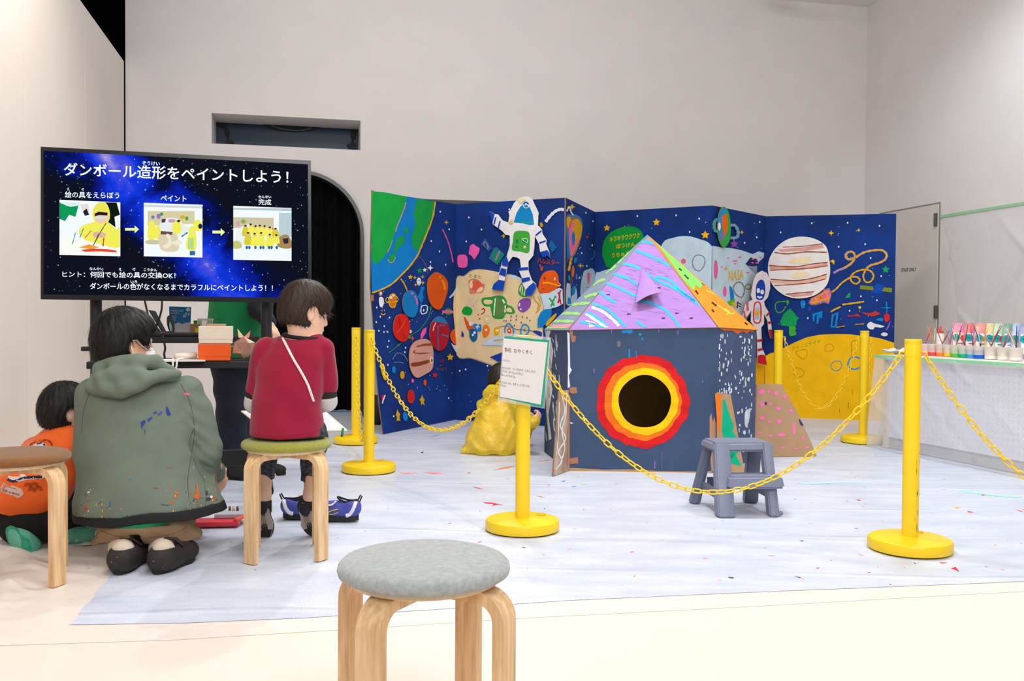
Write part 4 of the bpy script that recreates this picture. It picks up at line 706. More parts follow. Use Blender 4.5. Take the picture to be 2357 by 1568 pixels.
for nm, lab, out, col, det in (
    ('planet_cutout', 'bright red oval card planet at the left side of the screen', ('P', 0, [275, 400, 300, 310, 355, 280, 410, 300, 442, 370, 445, 450, 420, 540, 380, 568, 320, 545, 280, 480]), '#dc2418', [('brush_mark', [('s', '#c01c18', 14, [330, 310, 350, 430, 400, 540]), ('s', '#ee4a2a', 12, [310, 480, 370, 400, 400, 330])])]),
    ('planet_cutout', 'dark red oval card planet with blue cap and streaks', ('P', 0, [648, 480, 665, 380, 715, 318, 765, 308, 815, 345, 852, 430, 848, 520, 815, 620, 755, 662, 700, 630, 660, 560]), '#b8182c', [('cap', [('P', '#2080c0', [675, 370, 715, 318, 765, 308, 812, 345, 825, 385, 750, 365, 700, 360])]), ('streak', [('s', '#3a6aa8', 12, [735, 400, 730, 500, 738, 600, 735, 655]), ('s', '#4a7ab8', 10, [750, 400, 810, 400]), ('s', '#4a7ab8', 12, [770, 490, 840, 515]), ('s', W, 8, [712, 370, 688, 420, 684, 455])])]),
    ('planet_cutout', 'pinkish card planet with brown bands, lowest of the ovals', ('P', 0, [438, 700, 455, 620, 500, 565, 575, 538, 640, 552, 680, 620, 688, 740, 675, 850, 600, 905, 530, 938, 480, 910, 445, 820]), '#dda090', [('band', [('P', '#a0522e', [510, 615, 580, 590, 665, 585, 665, 610, 590, 610, 530, 622])]), ('band', [('P', '#a0522e', [475, 675, 500, 650, 500, 680, 570, 680, 650, 680, 570, 695, 500, 690])]), ('band', [('P', '#8f4424', [455, 790, 540, 775, 640, 755, 655, 775, 560, 810, 470, 822])]), ('eye', [('e', '#ecd2a8', 666, 757, 20, 38), ('e', '#8f4424', 669, 760, 9, 16)])])):
    cutout(0, CB, nm, lab, 'cutout', out, col, det, off=.012, group='card planets')
# black sandbag standing behind the left end of the screen
b = B(); c = J(868, 948, 8.3); c.z = .12
bm = bmesh.new(); bmesh.ops.create_icosphere(bm, subdivisions=3, radius=1)
for v in bm.verts:
    k = 1 + .12 * sin(v.co.x * 9 + v.co.z * 7) * sin(v.co.y * 8); v.co = Vector((v.co.x * .13 * k, v.co.y * .1 * k, max(-.114, v.co.z * .14 * k)))
b.bm(bm, Matrix.Translation(c)); o = b.build('sandbag', M('black_nylon', '#25282b', 0.5, 0.4, 40, 0.4, 60), smooth=True)
tag(o, 'black crumpled weight bag on the floor behind the left end of the painted screen', 'bag')
# ------------------------------------------------------------------ cardboard house
Z0 = .0062
fl, fr, rb, lb = G(1308, 1083, Z0), G(1647, 1088, Z0), G(1737, 1058, Z0), G(1253, 1040, Z0)
br, bl = Vector((1.42, 7.2, Z0)), Vector((.55, 7.25, Z0))
foot = [fl, fr, rb, br, bl, lb]
house = thing('cardboard_house', 'grey-blue cardboard playhouse with round porthole and purple pyramid roof', 'playhouse', (sum(p.x for p in foot) / 6, sum(p.y for p in foot) / 6, 0))
eave = [J(1308, 757, fl.y), J(1648, 751, fr.y), J(1736, 757, rb.y), None, None, J(1254, 757, lb.y)]
zt = sum(e.z for e in (eave[0], eave[1])) / 2
top = [Vector((p.x, p.y, e.z if e else zt)) for p, e in zip(foot, eave)]
apex = J(1490, 541, 6.45)
SLATE = M('slate_blue_paint', '#41536f', 0.8, 0.07, 5, 0.06, 60, spec=0.12)
SLATE2 = M('slate_blue_paint_side', '#4c5a7a', 0.8, 0.07, 5, 0.06, 60, spec=0.12)
INCARD = M('bare_card_inside', '#94733f', 0.9, 0.1, 10)
HP = []
for i in (0, 1, 2, 3, 5):                      # the board at the rear left is left open as the doorway
    j = (i + 1) % 6; pl = plane3(foot[i], foot[j], top[i]); c = sum(foot, Vector()) / 6
    outn = pl.n if pl.n.dot(foot[i] - c) > 0 else -pl.n
    HP.append((pl, outn)) if i < 5 else HP.extend([None, (pl, outn)])
    if i == 0:
        d = (foot[1] - foot[0]).normalized()
        to2 = lambda p: ((p - foot[0]).dot(d), p.z)
        P0 = lambda x, z, o_=0: foot[0] + d * x + Vector((0, 0, z - Z0)) + outn * o_
        cx2, cz2 = to2(pl.hit(1484, 924)); rr = (to2(pl.hit(1546, 924))[0] - cx2)
        hole = [(cx2 + rr * (1 + .012 * sin(5 * a) + .008 * sin(9 * a + 1)) * cos(a), cz2 + rr * (1 + .012 * sin(5 * a) + .008 * sin(9 * a + 1)) * sin(a)) for a in [2 * pi * k / 40 for k in range(40)]]
        w = to2(foot[1])[0]; outer = [(0, Z0), (w, Z0), (w, top[1].z), (0, top[0].z)]
        b = B()
        b.mat(0); b.add(*holed(outer, [hole], lambda x, y: P0(x, y))); b.mat(1); b.add(*holed(outer, [hole], lambda x, y: P0(x, y, -.008)))
        b.mat(2); n = 40; b.add([P0(*h) for h in hole] + [P0(*h, -.008) for h in hole], [(k, (k + 1) % n, (k + 1) % n + n, k + n) for k in range(n)])
        b.add([P0(*h) for h in outer] + [P0(*h, -.008) for h in outer], [(k, (k + 1) % 4, (k + 1) % 4 + 4, k + 4) for k in range(4)])
        wf = b.build('wall_board', [SLATE, INCARD, CARDEDGE], house); wf['label'] = 'front wall with round porthole'
    else:
        b = B(); b.prism([foot[i], foot[j], top[j], top[i]], -outn * .008); b.m = [0, 1] + [2] * 4
        o = b.build('wall_board', [SLATE2, INCARD, CARDEDGE], house)
        if i == 1: wr_o = o
        if i == 5: wl_o = o
def hmotif(pl, parent, cr, name, shapes, off=.0015, clipx=None):
    b = B(); mats = []
    for k, sh in enumerate(shapes):
        if sh[1] not in mats: mats.append(sh[1])
        b.mat(mats.index(sh[1]))
        for p in shape_polys(sh, cr):
            if clipx: p = clip_poly(p, *clipx)
            if p: b.poly([pl.hit(x, y, off + .0002 * k) for x, y in p])
    return b.build(name, [P(c) for c in mats], parent) if b.f else None
def wob(n, f1, f2, a): return [1 + a * .45 * sin(f1 * t + 1) + a * .4 * sin(f2 * t + 2 + 1.5 * sin(t * 3)) + a * .3 * sin(t * 23 + 2 * sin(t * 7)) for t in [2 * pi * k / n for k in range(n)]]
front = HP[0][0]; fx = (1308, 1648)
# painted rings round the porthole
for nm, col, r1, r2, cy, a in (('red_ring', '#d81f24', 107, 83, 924, .035), ('orange_ring', '#f3741c', 89, 70, 924, .03), ('yellow_ring', '#f8c810', 77, 60.5, 924, .02)):
    n = 72; b = B(); w1 = wob(n, 5, 13, a); w2 = wob(n, 3, 11, .012)
    off = {'red_ring': .0015, 'orange_ring': .002, 'yellow_ring': .0025}[nm]
    q1 = [front.hit(1479 + (5 if nm == 'yellow_ring' else 0) + r1 * w1[k] * cos(2 * pi * k / n), cy + r1 * w1[k] * sin(2 * pi * k / n), off) for k in range(n)]
    q2 = [front.hit(1484 + r2 * (1 + (.012 * sin(-5 * 2 * pi * k / n) if nm == 'yellow_ring' else .01 * w2[k])) * cos(2 * pi * k / n), cy + r2 * (1 + (.012 * sin(-5 * 2 * pi * k / n) if nm == 'yellow_ring' else 0)) * sin(2 * pi * k / n), off) for k in range(n)]
    b.add(q1 + q2, [(k, (k + 1) % n, (k + 1) % n + n, k + n) for k in range(n)])
    b.build(nm, M('brushed_paint', col, 0.7, 0.16, 6, 0.25, 40, spec=.15, stretch=(1, 1, 3)), wf)
hmotif(front, wf, CI, 'paint_patch', [('p', '#a9765c', [192, 740, 212, 740, 210, 765, 228, 770, 222, 800, 205, 805, 200, 780])])
hmotif(front, wf, CI, 'paint_patch', [('p', '#a9765c', [192, 1050, 230, 1048, 235, 1080, 205, 1085, 192, 1075])]); hmotif(front, wf, CI, 'paint_patch', [('p', '#a9765c', [190, 1440, 238, 1430, 240, 1465, 196, 1470])])
hmotif(front, wf, CI, 'paint_patch', [('p', '#b88a6a', [958, 1215, 968, 1190, 975, 1240, 985, 1210, 992, 1250, 990, 1520, 970, 1525, 958, 1390])], clipx=fx)
hmotif(front, wf, CI, 'bare_hem', [('p', '#b58f5f', [190, 1490, 260, 1493, 380, 1500, 520, 1498, 700, 1508, 890, 1510, 990, 1506, 990, 1535, 190, 1530])])
hmotif(front, wf, CI, 'white_streak', [('p', '#dfe2e6', [180, 745, 192, 755, 196, 940, 205, 955, 188, 985, 196, 1045, 182, 1055, 184, 900])])
hmotif(front, wf, CI, 'blue_splash', [('e', '#1f8fd6', 490, 745, 14, 9), ('e', '#1f8fd6', 520, 742, 18, 14), ('e', '#1f8fd6', 578, 760, 9, 8), ('e', '#1f8fd6', 590, 785, 6, 6), ('s', '#1f8fd6', 7, [518, 840, 519, 888]), ('s', '#2a86c8', 4, [556, 850, 558, 890]), ('e', '#1f8fd6', 545, 730, 8, 5)])
hmotif(front, wf, CI, 'purple_drip', [('s', '#a26ad0', 4, [422, 735, 423, 752]), ('s', '#a26ad0', 4, [680, 735, 681, 750]), ('s', '#a26ad0', 5, [784, 738, 785, 760]), ('s', '#9a68c8', 4, [326, 945, 327, 972]), ('s', '#9a68c8', 5, [659, 1455, 658, 1495]), ('s', '#7a68b8', 3, [698, 1400, 697, 1500]), ('s', '#9a68c8', 4, [919, 1010, 920, 1025])])
hmotif(front, wf, CI, 'white_splash', [('p', '#e8eaec', [262, 1224, 290, 1220, 282, 1230, 268, 1232]), ('p', '#d8dade', [190, 1238, 215, 1245, 200, 1250])])
hmotif(front, wf, CI, 'tab', [('P', '#6f6e6c', [452, 800, 470, 798, 472, 822, 456, 830])])
# right wall snow dots
b = B(); 
for k in range(190):
    x = rng.uniform(1654, 1731); y = rng.uniform(770, 1040); 
    if y > 905 and x < 1690 + (y - 905) * .12: continue
    if y > 930 and rng.random() < .5: continue
    h = rng.uniform(1.5, 6.5); w = rng.uniform(.8, 1.9); sl = rng.uniform(-.25, .5)
    b.poly([HP[1][0].hit(px, py, .0015) for px, py in ((x - w, y - h * .6), (x + w * .4 + sl * h * .2, y - h), (x + w + sl * h * .1, y), (x + w * .5, y + h), (x - w, y + h * .7))])
b.build('snow_dabs', P('#e6eaf0'), wr_o)['kind'] = 'stuff'
hmotif(HP[1][0], wr_o, CI, 'orange_drip', [('p', '#ee6a1c', [995, 718, 1050, 722, 1120, 728, 1195, 735, 1195, 748, 1180, 740, 1160, 755, 1140, 742, 1110, 758, 1080, 738, 1040, 740])], clipx=(1648, 1735))
hmotif(HP[1][0], wr_o, CI, 'white_streak', [('P', '#d8dde4', [1150, 1190, 1165, 1170, 1178, 1190, 1165, 1265, 1150, 1255])])
# left wall white scrapes
b = B(); 
for k in range(40):
    x = rng.uniform(1256, 1290); y = rng.uniform(765, 1000); h = rng.uniform(8, 45); w = rng.uniform(.6, 2.2)
    b.poly([HP[5][0].hit(px, py, .0015) for px, py in ((x, y), (x + w, y + 2), (x + w * 1.3 + 2, y + h), (x + 1, y + h * .9), (x - w * .4, y + h * .4))])
b.build('white_scrapes', P('#d9dde3'), wl_o)['kind'] = 'stuff'
hmotif(HP[5][0], wl_o, CI, 'white_streak', [('p', '#e2e5ea', [58, 735, 92, 738, 82, 770, 105, 850, 88, 990, 100, 1060, 78, 1200, 95, 1330, 80, 1340, 66, 1180, 60, 960, 70, 820])])
# roof boards
RPUR = M('lilac_paint', '#a47cc0', 0.75, 0.06, 6, 0.2, 35, spec=.15, stretch=(1, 3, 3))
RGREY = M('pale_grey_blue_paint', '#8e9cb6', 0.75, 0.06, 6, 0.1, 35, spec=.15)
ROR = M('orange_paint', '#f5932e', 0.75, 0.09, 6, 0.15, 30, spec=.15)
RB = []
for i, mt in zip(range(6), (RPUR, ROR, ROR, SLATE2, SLATE2, RGREY)):
    j = (i + 1) % 6; a, c_ = Vector(top[i]), Vector(top[j]); pl = plane3(a, c_, apex)
    ce = sum(top, Vector()) / 6; outn = pl.n if pl.n.dot((a + c_) / 2 - ce) > 0 else -pl.n
    ov = ((a + c_) / 2 - apex).normalized() * .012
    a, c_, ap = a + ov + outn * .002, c_ + ov + outn * .002, apex + outn * .002
    pl = Plane(a, outn)
    b = B(); b.prism([a, c_, ap], -outn * .007); b.m = [0] + [1] * (len(b.m) - 1)
    o = recalc(b.build('roof_board', [mt, CARDEDGE], house)); RB.append((o, pl))
RB[0][0]['label'] = 'lilac front roof face with sky-blue stripes'
def tri_clip(p, T):                                    # clip polygon p to convex triangle T (pixels)
    A = sum((T[i][0] * T[(i + 1) % 3][1] - T[(i + 1) % 3][0] * T[i][1]) for i in range(3)); sg = 1 if A > 0 else -1
    for i in range(3):
        (x0, y0), (x1, y1) = T[i], T[(i + 1) % 3]; f_ = lambda q: sg * ((x1 - x0) * (q[1] - y0) - (y1 - y0) * (q[0] - x0))
        out = []
        for k, q in enumerate(p):
            r_ = p[(k + 1) % len(p)]; a, c_ = f_(q), f_(r_)
            if a >= 0: out.append(q)
            if a * c_ < 0: t = a / (a - c_); out.append((q[0] + (r_[0] - q[0]) * t, q[1] + (r_[1] - q[1]) * t))
        p = out
        if len(p) < 3: return []
    return p
AP = (1490, 541); TF = [(1309, 755), (1647, 752), AP]; TR = [(1648, 751), (1735, 757), AP]; TL = [(1256, 757), (1309, 756), AP]
def rmotif(k, T, name, shapes, cr=CI, off=.0015):
    o, pl = RB[k]; b = B(); mats = []
    for q_, sh in enumerate(shapes):
        if sh[1] not in mats: mats.append(sh[1])
        b.mat(mats.index(sh[1]))
        for p in shape_polys(sh, cr):
            p = tri_clip(p, T)
            if p: b.poly([pl.hit(x, y, off + .0002 * q_) for x, y in p])
    return b.build(name, [P(c) for c in mats], o) if b.f else None
SKY = '#41aee6'
for pts in ([585, 255, 640, 258, 700, 280], [552, 302, 640, 335, 720, 375, 780, 400], [478, 372, 540, 385, 580, 405], [610, 425, 680, 470, 760, 505, 830, 550, 910, 605], [432, 430, 500, 450, 565, 490], [395, 480, 450, 500, 520, 535, 575, 560], [345, 520, 420, 575, 450, 585], [315, 590, 400, 625, 460, 680, 500, 720], [555, 575, 640, 590, 730, 640, 800, 728], [590, 240, 620, 225, 650, 235], [250, 690, 320, 705, 400, 735], [560, 690, 610, 725], [280, 640, 330, 660, 400, 715], [670, 445, 740, 465, 800, 520, 880, 580]):
    rmotif(0, TF, 'sky_stripe', [('s', SKY, 15, pts)])
for pts in ([315, 612, 380, 640, 440, 690, 462, 715], [280, 645, 330, 680, 400, 725], [280, 690, 330, 705, 300, 715]):
    rmotif(0, TF, 'white_stripe', [('s', '#f2f0f4', 15, pts)])
b = B()
for k in range(70):
    x, y = rng.uniform(480, 760), rng.uniform(250, 640); l = rng.uniform(15, 60)
    if rng.random() < .3: x, y = rng.uniform(300, 600), rng.uniform(440, 700)
    for p in shape_polys(('s', 0, rng.uniform(1, 3), [x, y, x + l * .5, y + l * .1, x + l, y + l * .25]), CI):
        p = tri_clip(p, TF)
        if p: b.poly([RB[0][1].hit(px, py, .001) for px, py in p])
b.build('brush_scratches', P('#8e6fae'), RB[0][0])['kind'] = 'stuff'
rmotif(1, TR, 'green_half', [('p', '#86d868', [600, 190, 640, 200, 720, 290, 930, 480, 905, 510, 880, 490, 870, 520, 820, 470, 690, 290])])
rmotif(1, TR, 'swirl', [('s', '#f4c056', 8, [940, 520, 1020, 560, 1090, 610, 1080, 650, 1000, 600]), ('s', '#a8d84a', 8, [1040, 620, 1065, 640, 1050, 655])]); rmotif(1, TR, 'rim_line', [('s', '#5aa84a', 7, [640, 210, 770, 330, 930, 490])])
for x, y, x2, y2 in ((790, 400, 805, 412), (820, 435, 842, 458), (880, 520, 895, 540), (970, 585, 995, 605), (970, 625, 982, 638), (915, 480, 932, 490), (1150, 695, 1165, 708)):
    rmotif(1, TR, 'slot', [('s', '#3a3024', 8, [x, y, x2, y2])], off=.002)
for pts in ([85, 690, 140, 688, 215, 690], [120, 650, 200, 645, 250, 650], [205, 598, 280, 590, 310, 595], [275, 560, 310, 545, 350, 540], [320, 490, 350, 470, 390, 460], [385, 425, 430, 395, 445, 380], [455, 370, 520, 300, 545, 270], [60, 722, 120, 728, 200, 730]):
    rmotif(5, TL, 'green_stripe', [('s', '#a4dc84', 16, pts)])
rmotif(5, TL, 'pink_stripe', [('p', '#f39aac', [78, 705, 150, 708, 205, 700, 195, 720, 100, 722])])
rmotif(0, TF, 'tip_patch', [('p', '#a98a7a', [598, 200, 640, 205, 660, 250, 575, 245])]); 
# raised triangular hatch on the front roof face
pf = RB[0][1]; h3 = [pf.hit(1230 + x / 2.376, 450 + y / 2.376, .006) for x, y in ((590, 398), (694, 578))]
e1 = pf.hit(1230 + 552 / 2.376, 450 + 620 / 2.376, .05); e2 = pf.hit(1230 + 690 / 2.376, 450 + 580 / 2.376, .075)
pt = pf.hit(1230 + 590 / 2.376, 450 + 398 / 2.376, .005)
b = B(); n = 6; vs = []
for k in range(n + 1):
    t = k / n; e = e1.lerp(e2, t) + pf.n * (.02 * sin(pi * t)); vs.append(e)
b.mat(0).add([pt] + vs, [(0, k + 1, k + 2) for k in range(n)]); b.mat(1).add([pt - pf.n * .004] + [v_ - pf.n * .005 for v_ in vs], [(0, k + 2, k + 1) for k in range(n)])
b.add(vs + [v_ - pf.n * .005 for v_ in vs], [(k, k + 1, k + 1 + n + 1, k + n + 1) for k in range(n)])
b.build('roof_flap', [M('lilac_paint_flap', '#aa84c6', 0.75, 0.06, 6, 0.2, 35, spec=.15), CARDEDGE], house)
for x, y in ((404, 543), (682, 506), (517, 650), (780, 645), (706, 672), (858, 672)):
    b = B(); c = pf.hit(1230 + x / 2.376, 450 + y / 2.376, .003); b.box(c, (.022, .006, .006), rot=rng.uniform(-.3, .3)); b.build('paper_fastener', M('dark_fastener', '#4c3a56', 0.6), house)
# fins
def fin(label, px, Ys, mat, motifs=(), th=.008):
    pts = [J(x, y, Y) for (x, y), Y in zip(px, Ys)]
    pl = plane3(pts[0], pts[1], pts[2]); pts = [pl.hit(*p) for p in px]
    b = B(); b.prism(pts, -pl.n * th); b.m = [0] + [1] * (len(b.m) - 1)
    o = recalc(b.build('fin', [mat, CARDEDGE], house)); o['label'] = label
    T = px
    for nm, shs in motifs:
        hmotif(pl, o, CI, nm, shs)
    return o, pl
KR = M('kraft_card', '#b3916c', 0.85, 0.06, 10, 0.1, 90)
Yq = G(1275, 1097, Z0).y; Yr = G(1640, 1091, Z0).y
fin('white-streaked bare card fin at the left corner', [(1310, 1084), (1273, 1096), (1287, 900), (1309, 898)], [fl.y - .005, Yq, Yq + .06, fl.y - .005], M('whitewashed_card', '#c9b29c', 0.85, 0.2, 14, 0.1, 60, stretch=(1, 1, .4), var2='#a98a70'),
    [('white_swirl', [('s', '#efebe4', 7, [150, 1090, 165, 1180, 140, 1260, 170, 1330, 130, 1400, 150, 1450, 115, 1500]), ('s', '#efebe4', 6, [175, 1080, 170, 1200, 150, 1290, 165, 1380, 140, 1470]), ('s', '#efebe4', 5, [135, 1130, 130, 1300, 120, 1420])]), ('bare_strip', [('p', '#c08a68', [182, 1090, 192, 1090, 192, 1490, 180, 1500])])])
fin('card fin with orange and green strokes at the right corner', [(1650, 1090), (1715, 1093), (1682, 909), (1650, 903)], [fr.y - .03, fr.y - .08, fr.y - .08, fr.y - .03], KR,
    [('orange_stroke', [('p', '#f07a22', [988, 1085, 1000, 1080, 1022, 1100, 1020, 1200, 1015, 1290, 1005, 1300, 995, 1180])]), ('green_stroke', [('p', '#0fb084', [1030, 1120, 1042, 1115, 1060, 1180, 1090, 1260, 1085, 1290, 1115, 1340, 1120, 1400, 1080, 1440, 1035, 1400, 1038, 1330, 1025, 1290, 1030, 1200])]), ('green_stroke', [('p', '#0fb084', [1035, 1405, 1090, 1400, 1130, 1470, 1125, 1480, 1080, 1465, 1040, 1445])])])
Yp = G(1735, 1052, Z0).y; dts = []
C8 = crop(1580, 980, 2025 / 310)
o, pl = fin('large bare card fin with pink dots', [(1735, 1052), (1880, 1050), (1868, 1020), (1836, 950), (1799, 884), (1733, 885)], [Yp, G(1880, 1050, Z0).y, G(1880, 1050, Z0).y, Yp, Yp + .02, Yp], KR)
for cr, x, y, rx, ry in [(CH, 350, 1290, 18, 18), (CH, 397, 1285, 8, 12), (CH, 446, 1298, 15, 17), (CH, 500, 1322, 14, 12), (CH, 353, 1373, 14, 18), (CH, 410, 1368, 8, 13), (CH, 460, 1398, 17, 14), (CH, 541, 1412, 12, 11), (CH, 355, 1462, 15, 14), (CH, 402, 1482, 10, 13), (CH, 466, 1482, 15, 16), (C8, 1100, 112, 32, 20), (C8, 1262, 152, 30, 22), (C8, 1430, 138, 55, 28), (C8, 1752, 182, 22, 28), (C8, 1230, 315, 16, 24), (C8, 1442, 332, 28, 18), (C8, 1645, 348, 22, 18), (C8, 1808, 330, 28, 22)]:
    hmotif(pl, o, cr, 'pink_dot', [('e', '#f977b4', x, y, rx, ry)])
hmotif(pl, o, CH, 'pink_bar', [('p', '#f977b4', [552, 1492, 568, 1490, 573, 1560, 556, 1568])]); hmotif(pl, o, CH, 'blue_patch', [('P', '#33466a', [595, 1470, 605, 1475, 625, 1510, 605, 1505])]); hmotif(pl, o, CH, 'blue_patch', [('e', '#33466a', 378, 1366, 8, 11)])
hmotif(pl, o, CI, 'brown_edge', [('p', '#a5705a', [1196, 1035, 1218, 1035, 1212, 1200, 1200, 1300, 1193, 1300])])

# ------------------------------------------------------------------ plastic step stool
ST = thing('step_stool', 'grey-blue speckled plastic two-step stool in front of the cardboard house', 'step stool', (1.09, 4.62, 0))
STM = M('speckled_grey_plastic', '#7d8399', 0.5, 0.12, 220, 0.02, 300, spec=.3); STD = M('grey_plastic', '#666c82', 0.5, 0.1, 150)
A1, A2 = G(1657, 1190, .0062), G(1795, 1188, .0062); B1, B2 = G(1608, 1162, .008), G(1742, 1158, .008)
ux = (A2 - A1).normalized(); uy = Vector((-ux.y, ux.x, 0)); org = (A1 + A2) / 2; Wb = (A2 - A1).length
def sp_(x, y, z): return org + ux * x + uy * y + Vector((0, 0, z))
zt1 = J(1690, 1016, org.y + .2).z; zt2 = J(1720, 1096, org.y + .05).z
rz = math.atan2(ux.y, ux.x)
hw = .15
def slab(name, x0, x1, y0, y1, z, th, mat, flare=.012):
    b = B(); bm = bmesh.new(); bmesh.ops.create_cube(bm, size=1)
    for v in bm.verts:
        f_ = flare if v.co.z < 0 else 0
        v.co = Vector(((x0 if v.co.x < 0 else x1) + (f_ if v.co.x > 0 else -f_), (y0 if v.co.y < 0 else y1) + (f_ if v.co.y > 0 else -f_), z if v.co.z > 0 else z - th))
    bmesh.ops.bevel(bm, geom=bm.edges[:], offset=.011, segments=3, affect='EDGES')
    for v in bm.verts: v.co = sp_(*v.co)
    b.bm(bm); return b.build(name, mat, ST, sharp=35)
YB = .30
slab('top_step', -hw + .004, hw - .004, .102, YB, zt1, .044, STM)
slab('lower_step', -hw + .05, hw + .008, -.005, .13, zt2, .06, STM)
def leg(name, top_, bot, w0, w1, d0, d1, mat):
    b = B(); vs = []
    for (x, y, z), w, d in ((top_, w0, d0), (bot, w1, d1)):
        for dx, dy in ((-1, -1), (-.6, -1.25), (.6, -1.25), (1, -1), (1, 1), (-1, 1)): vs.append(sp_(x + dx * w / 2, y + dy * d / 2, z))
    b.add(vs, [(k, (k + 1) % 6, (k + 1) % 6 + 6, k + 6) for k in range(6)] + [(5, 4, 3, 2, 1, 0), (6, 7, 8, 9, 10, 11)])
    o = recalc(b.build(name, mat, ST)); bm = bmesh.new(); bm.from_mesh(o.data); bmesh.ops.bevel(bm, geom=bm.edges[:], offset=.006, segments=2, affect='EDGES'); bm.to_mesh(o.data); bm.free(); o.data.polygons.foreach_set('use_smooth', [True] * len(o.data.polygons)); o.data.set_sharp_from_angle(angle=.7); return o
leg('leg', (-hw + .042, .124, zt1 - .003), (-Wb / 2 + .03, .014, -.001), .075, .085, .05, .065, STM)
leg('leg', (hw - .030, .124, zt1 - .003), (Wb / 2 - .028, .014, -.001), .05, .05, .05, .055, STM)
leg('leg', (-hw + .03, YB - .03, zt1 - .02), (-Wb / 2 - .02, YB + .05, -.001), .04, .05, .05, .055, STD)
leg('leg', (hw - .035, YB - .03, zt1 - .015), (Wb / 2 - .02, YB + .05, -.001), .07, .07, .045, .05, STD)
b = B(); b.tube([sp_(Wb / 2 - .03, .012, .011), sp_(Wb / 2 + .015, .012, .011)], .016, 10, flat=.6); b.build('foot_lip', STM, ST, smooth=True)
for x in (-Wb / 2 + .0, Wb / 2 - .035):
    b = B(); b.prism([sp_(x, .03, .075), sp_(x, YB + .05, .075), sp_(x, YB + .03, .12), sp_(x, .03, .12)], ux * .012); recalc(b.build('side_brace', STD, ST))
b = B(); b.box(sp_(0, YB + .03, .11), (Wb - .08, .012, .05), rot=rz); b.build('back_brace', STD, ST)

# ------------------------------------------------------------------ yellow stanchions and chains
YEL = M('yellow_plastic', '#f6cf16', 0.42, 0.03, 8, 0.01, 80, spec=.45)
YEL2 = M('yellow_plastic_chain', '#f7cd18', 0.35, 0.04, 30, spec=.5)
def stanchion_at(loc):
    t = thing('stanchion', None, 'stanchion')
    b = B(); b.lathe([(.150, 0), (.163, .004), (.165, .012), (.165, .038), (.161, .046), (.152, .050), (.05, .052), (.036, .056)], n=56); b.build('base', YEL, t, sharp=35)
    b = B(); b.lathe([(.0325, .05), (.0325, .80)], n=28); b.build('pole', YEL, t, sharp=40)
    b = B(); b.lathe([(.0332, .797), (.0332, .845), (.0326, .847), (.0326, .850), (.0338, .852), (.0338, .866), (.031, .868)], n=28); b.build('cap', YEL, t, sharp=40)
    b = B(); b.lathe([(.022, .0515), (.022, .055), (.016, .0555)], (.085, .07, 0), 16); b.build('filler_plug', M('yellow_plug', '#dcb010', .5), t, sharp=40)
    return t
PROTO = None
POSTS = {}
def place(key, px, Y, label, rz=0):
    global PROTO
    if PROTO is None: PROTO = stanchion_at(None); o = PROTO
    else: o = copy_tree(PROTO)
    o.location = ((px - CX) / FPX * Y, Y, .0062); o.rotation_euler.z = rz
    o['label'] = label; o['group'] = 'yellow chain stanchions'; POSTS[key] = o; return o
place('A', 2102, 3.84, 'yellow stanchion nearest the paint table, with green paint smears on its post', .2)
place('M', 1205.5, 4.155, 'yellow stanchion carrying the laminated sign')
place('L', 850, 5.72, 'yellow stanchion in front of the left end of the painted screen', .3)
place('FL', 819.5, 7.02, 'yellow stanchion farther back, against the black curtain', .4)
place('R', 1990, 7.26, 'yellow stanchion just left of the plastic-wrapped table', .1)
place('RB', 1792, 7.27, 'yellow stanchion rising behind the pink-dotted card fin', .1)
# hooks and chains
def post_xy(k): l = POSTS[k].location; return Vector((l.x, l.y, 0))
def link_mesh():
    b = B(); L, W_ = .0455, .0265; r = .0033; pts = []
    for k in range(6): a = -pi / 2 + pi * k / 5; pts.append(Vector((L / 2 - W_ / 2 + (W_ / 2 - r) * cos(a), (W_ / 2 - r) * sin(a), 0)))
    for k in range(6): a = pi / 2 + pi * k / 5; pts.append(Vector((-L / 2 + W_ / 2 + (W_ / 2 - r) * cos(a), (W_ / 2 - r) * sin(a), 0)))
    n = len(pts); m = 5; vs = []; fs = []
    for i, p in enumerate(pts):
        t = (pts[(i + 1) % n] - pts[i - 1]).normalized(); a = Vector((t.y, -t.x, 0))
        for k in range(m): an = 2 * pi * k / m; vs.append(p + a * (r * cos(an)) + Vector((0, 0, r * sin(an))))
    for i in range(n):
        for k in range(m): fs.append((i * m + k, i * m + (k + 1) % m, ((i + 1) % n) * m + (k + 1) % m, ((i + 1) % n) * m + k))
    me = bpy.data.meshes.new('link'); me.from_pydata([tuple(v) for v in vs], [], fs); me.materials.append(YEL2)
    me.polygons.foreach_set('use_smooth', [True] * len(fs)); return me
LINK = link_mesh(); PITCHL = .0335
def chain_pts(pts, label):
    t = thing('chain', label, 'chain', pts[0], 'yellow plastic chains')
    seg = [0.0]
    for i in range(1, len(pts)): seg.append(seg[-1] + (pts[i] - pts[i - 1]).length)
    n = int(seg[-1] / PITCHL); arr = np.array([tuple(p) for p in pts]); l = np.linspace(0, seg[-1], n + 1)
    q = np.stack([np.interp(l, seg, arr[:, k]) for k in range(3)], -1)
    for i in range(n):
        a, c_ = Vector(q[i]), Vector(q[i + 1]); d = (c_ - a).normalized()
        o = bpy.data.objects.new('link', LINK); COL.objects.link(o); o.parent = t
        qd = d.to_track_quat('X', 'Z') @ Matrix.Rotation(pi / 2 * (i % 2) + .5 + .35 * sin(i * .7), 3, 'X').to_quaternion()
        o.rotation_mode = 'QUATERNION'; o.rotation_quaternion = qd; o.location = (a + c_) / 2 - Vector(pts[0])
    return t
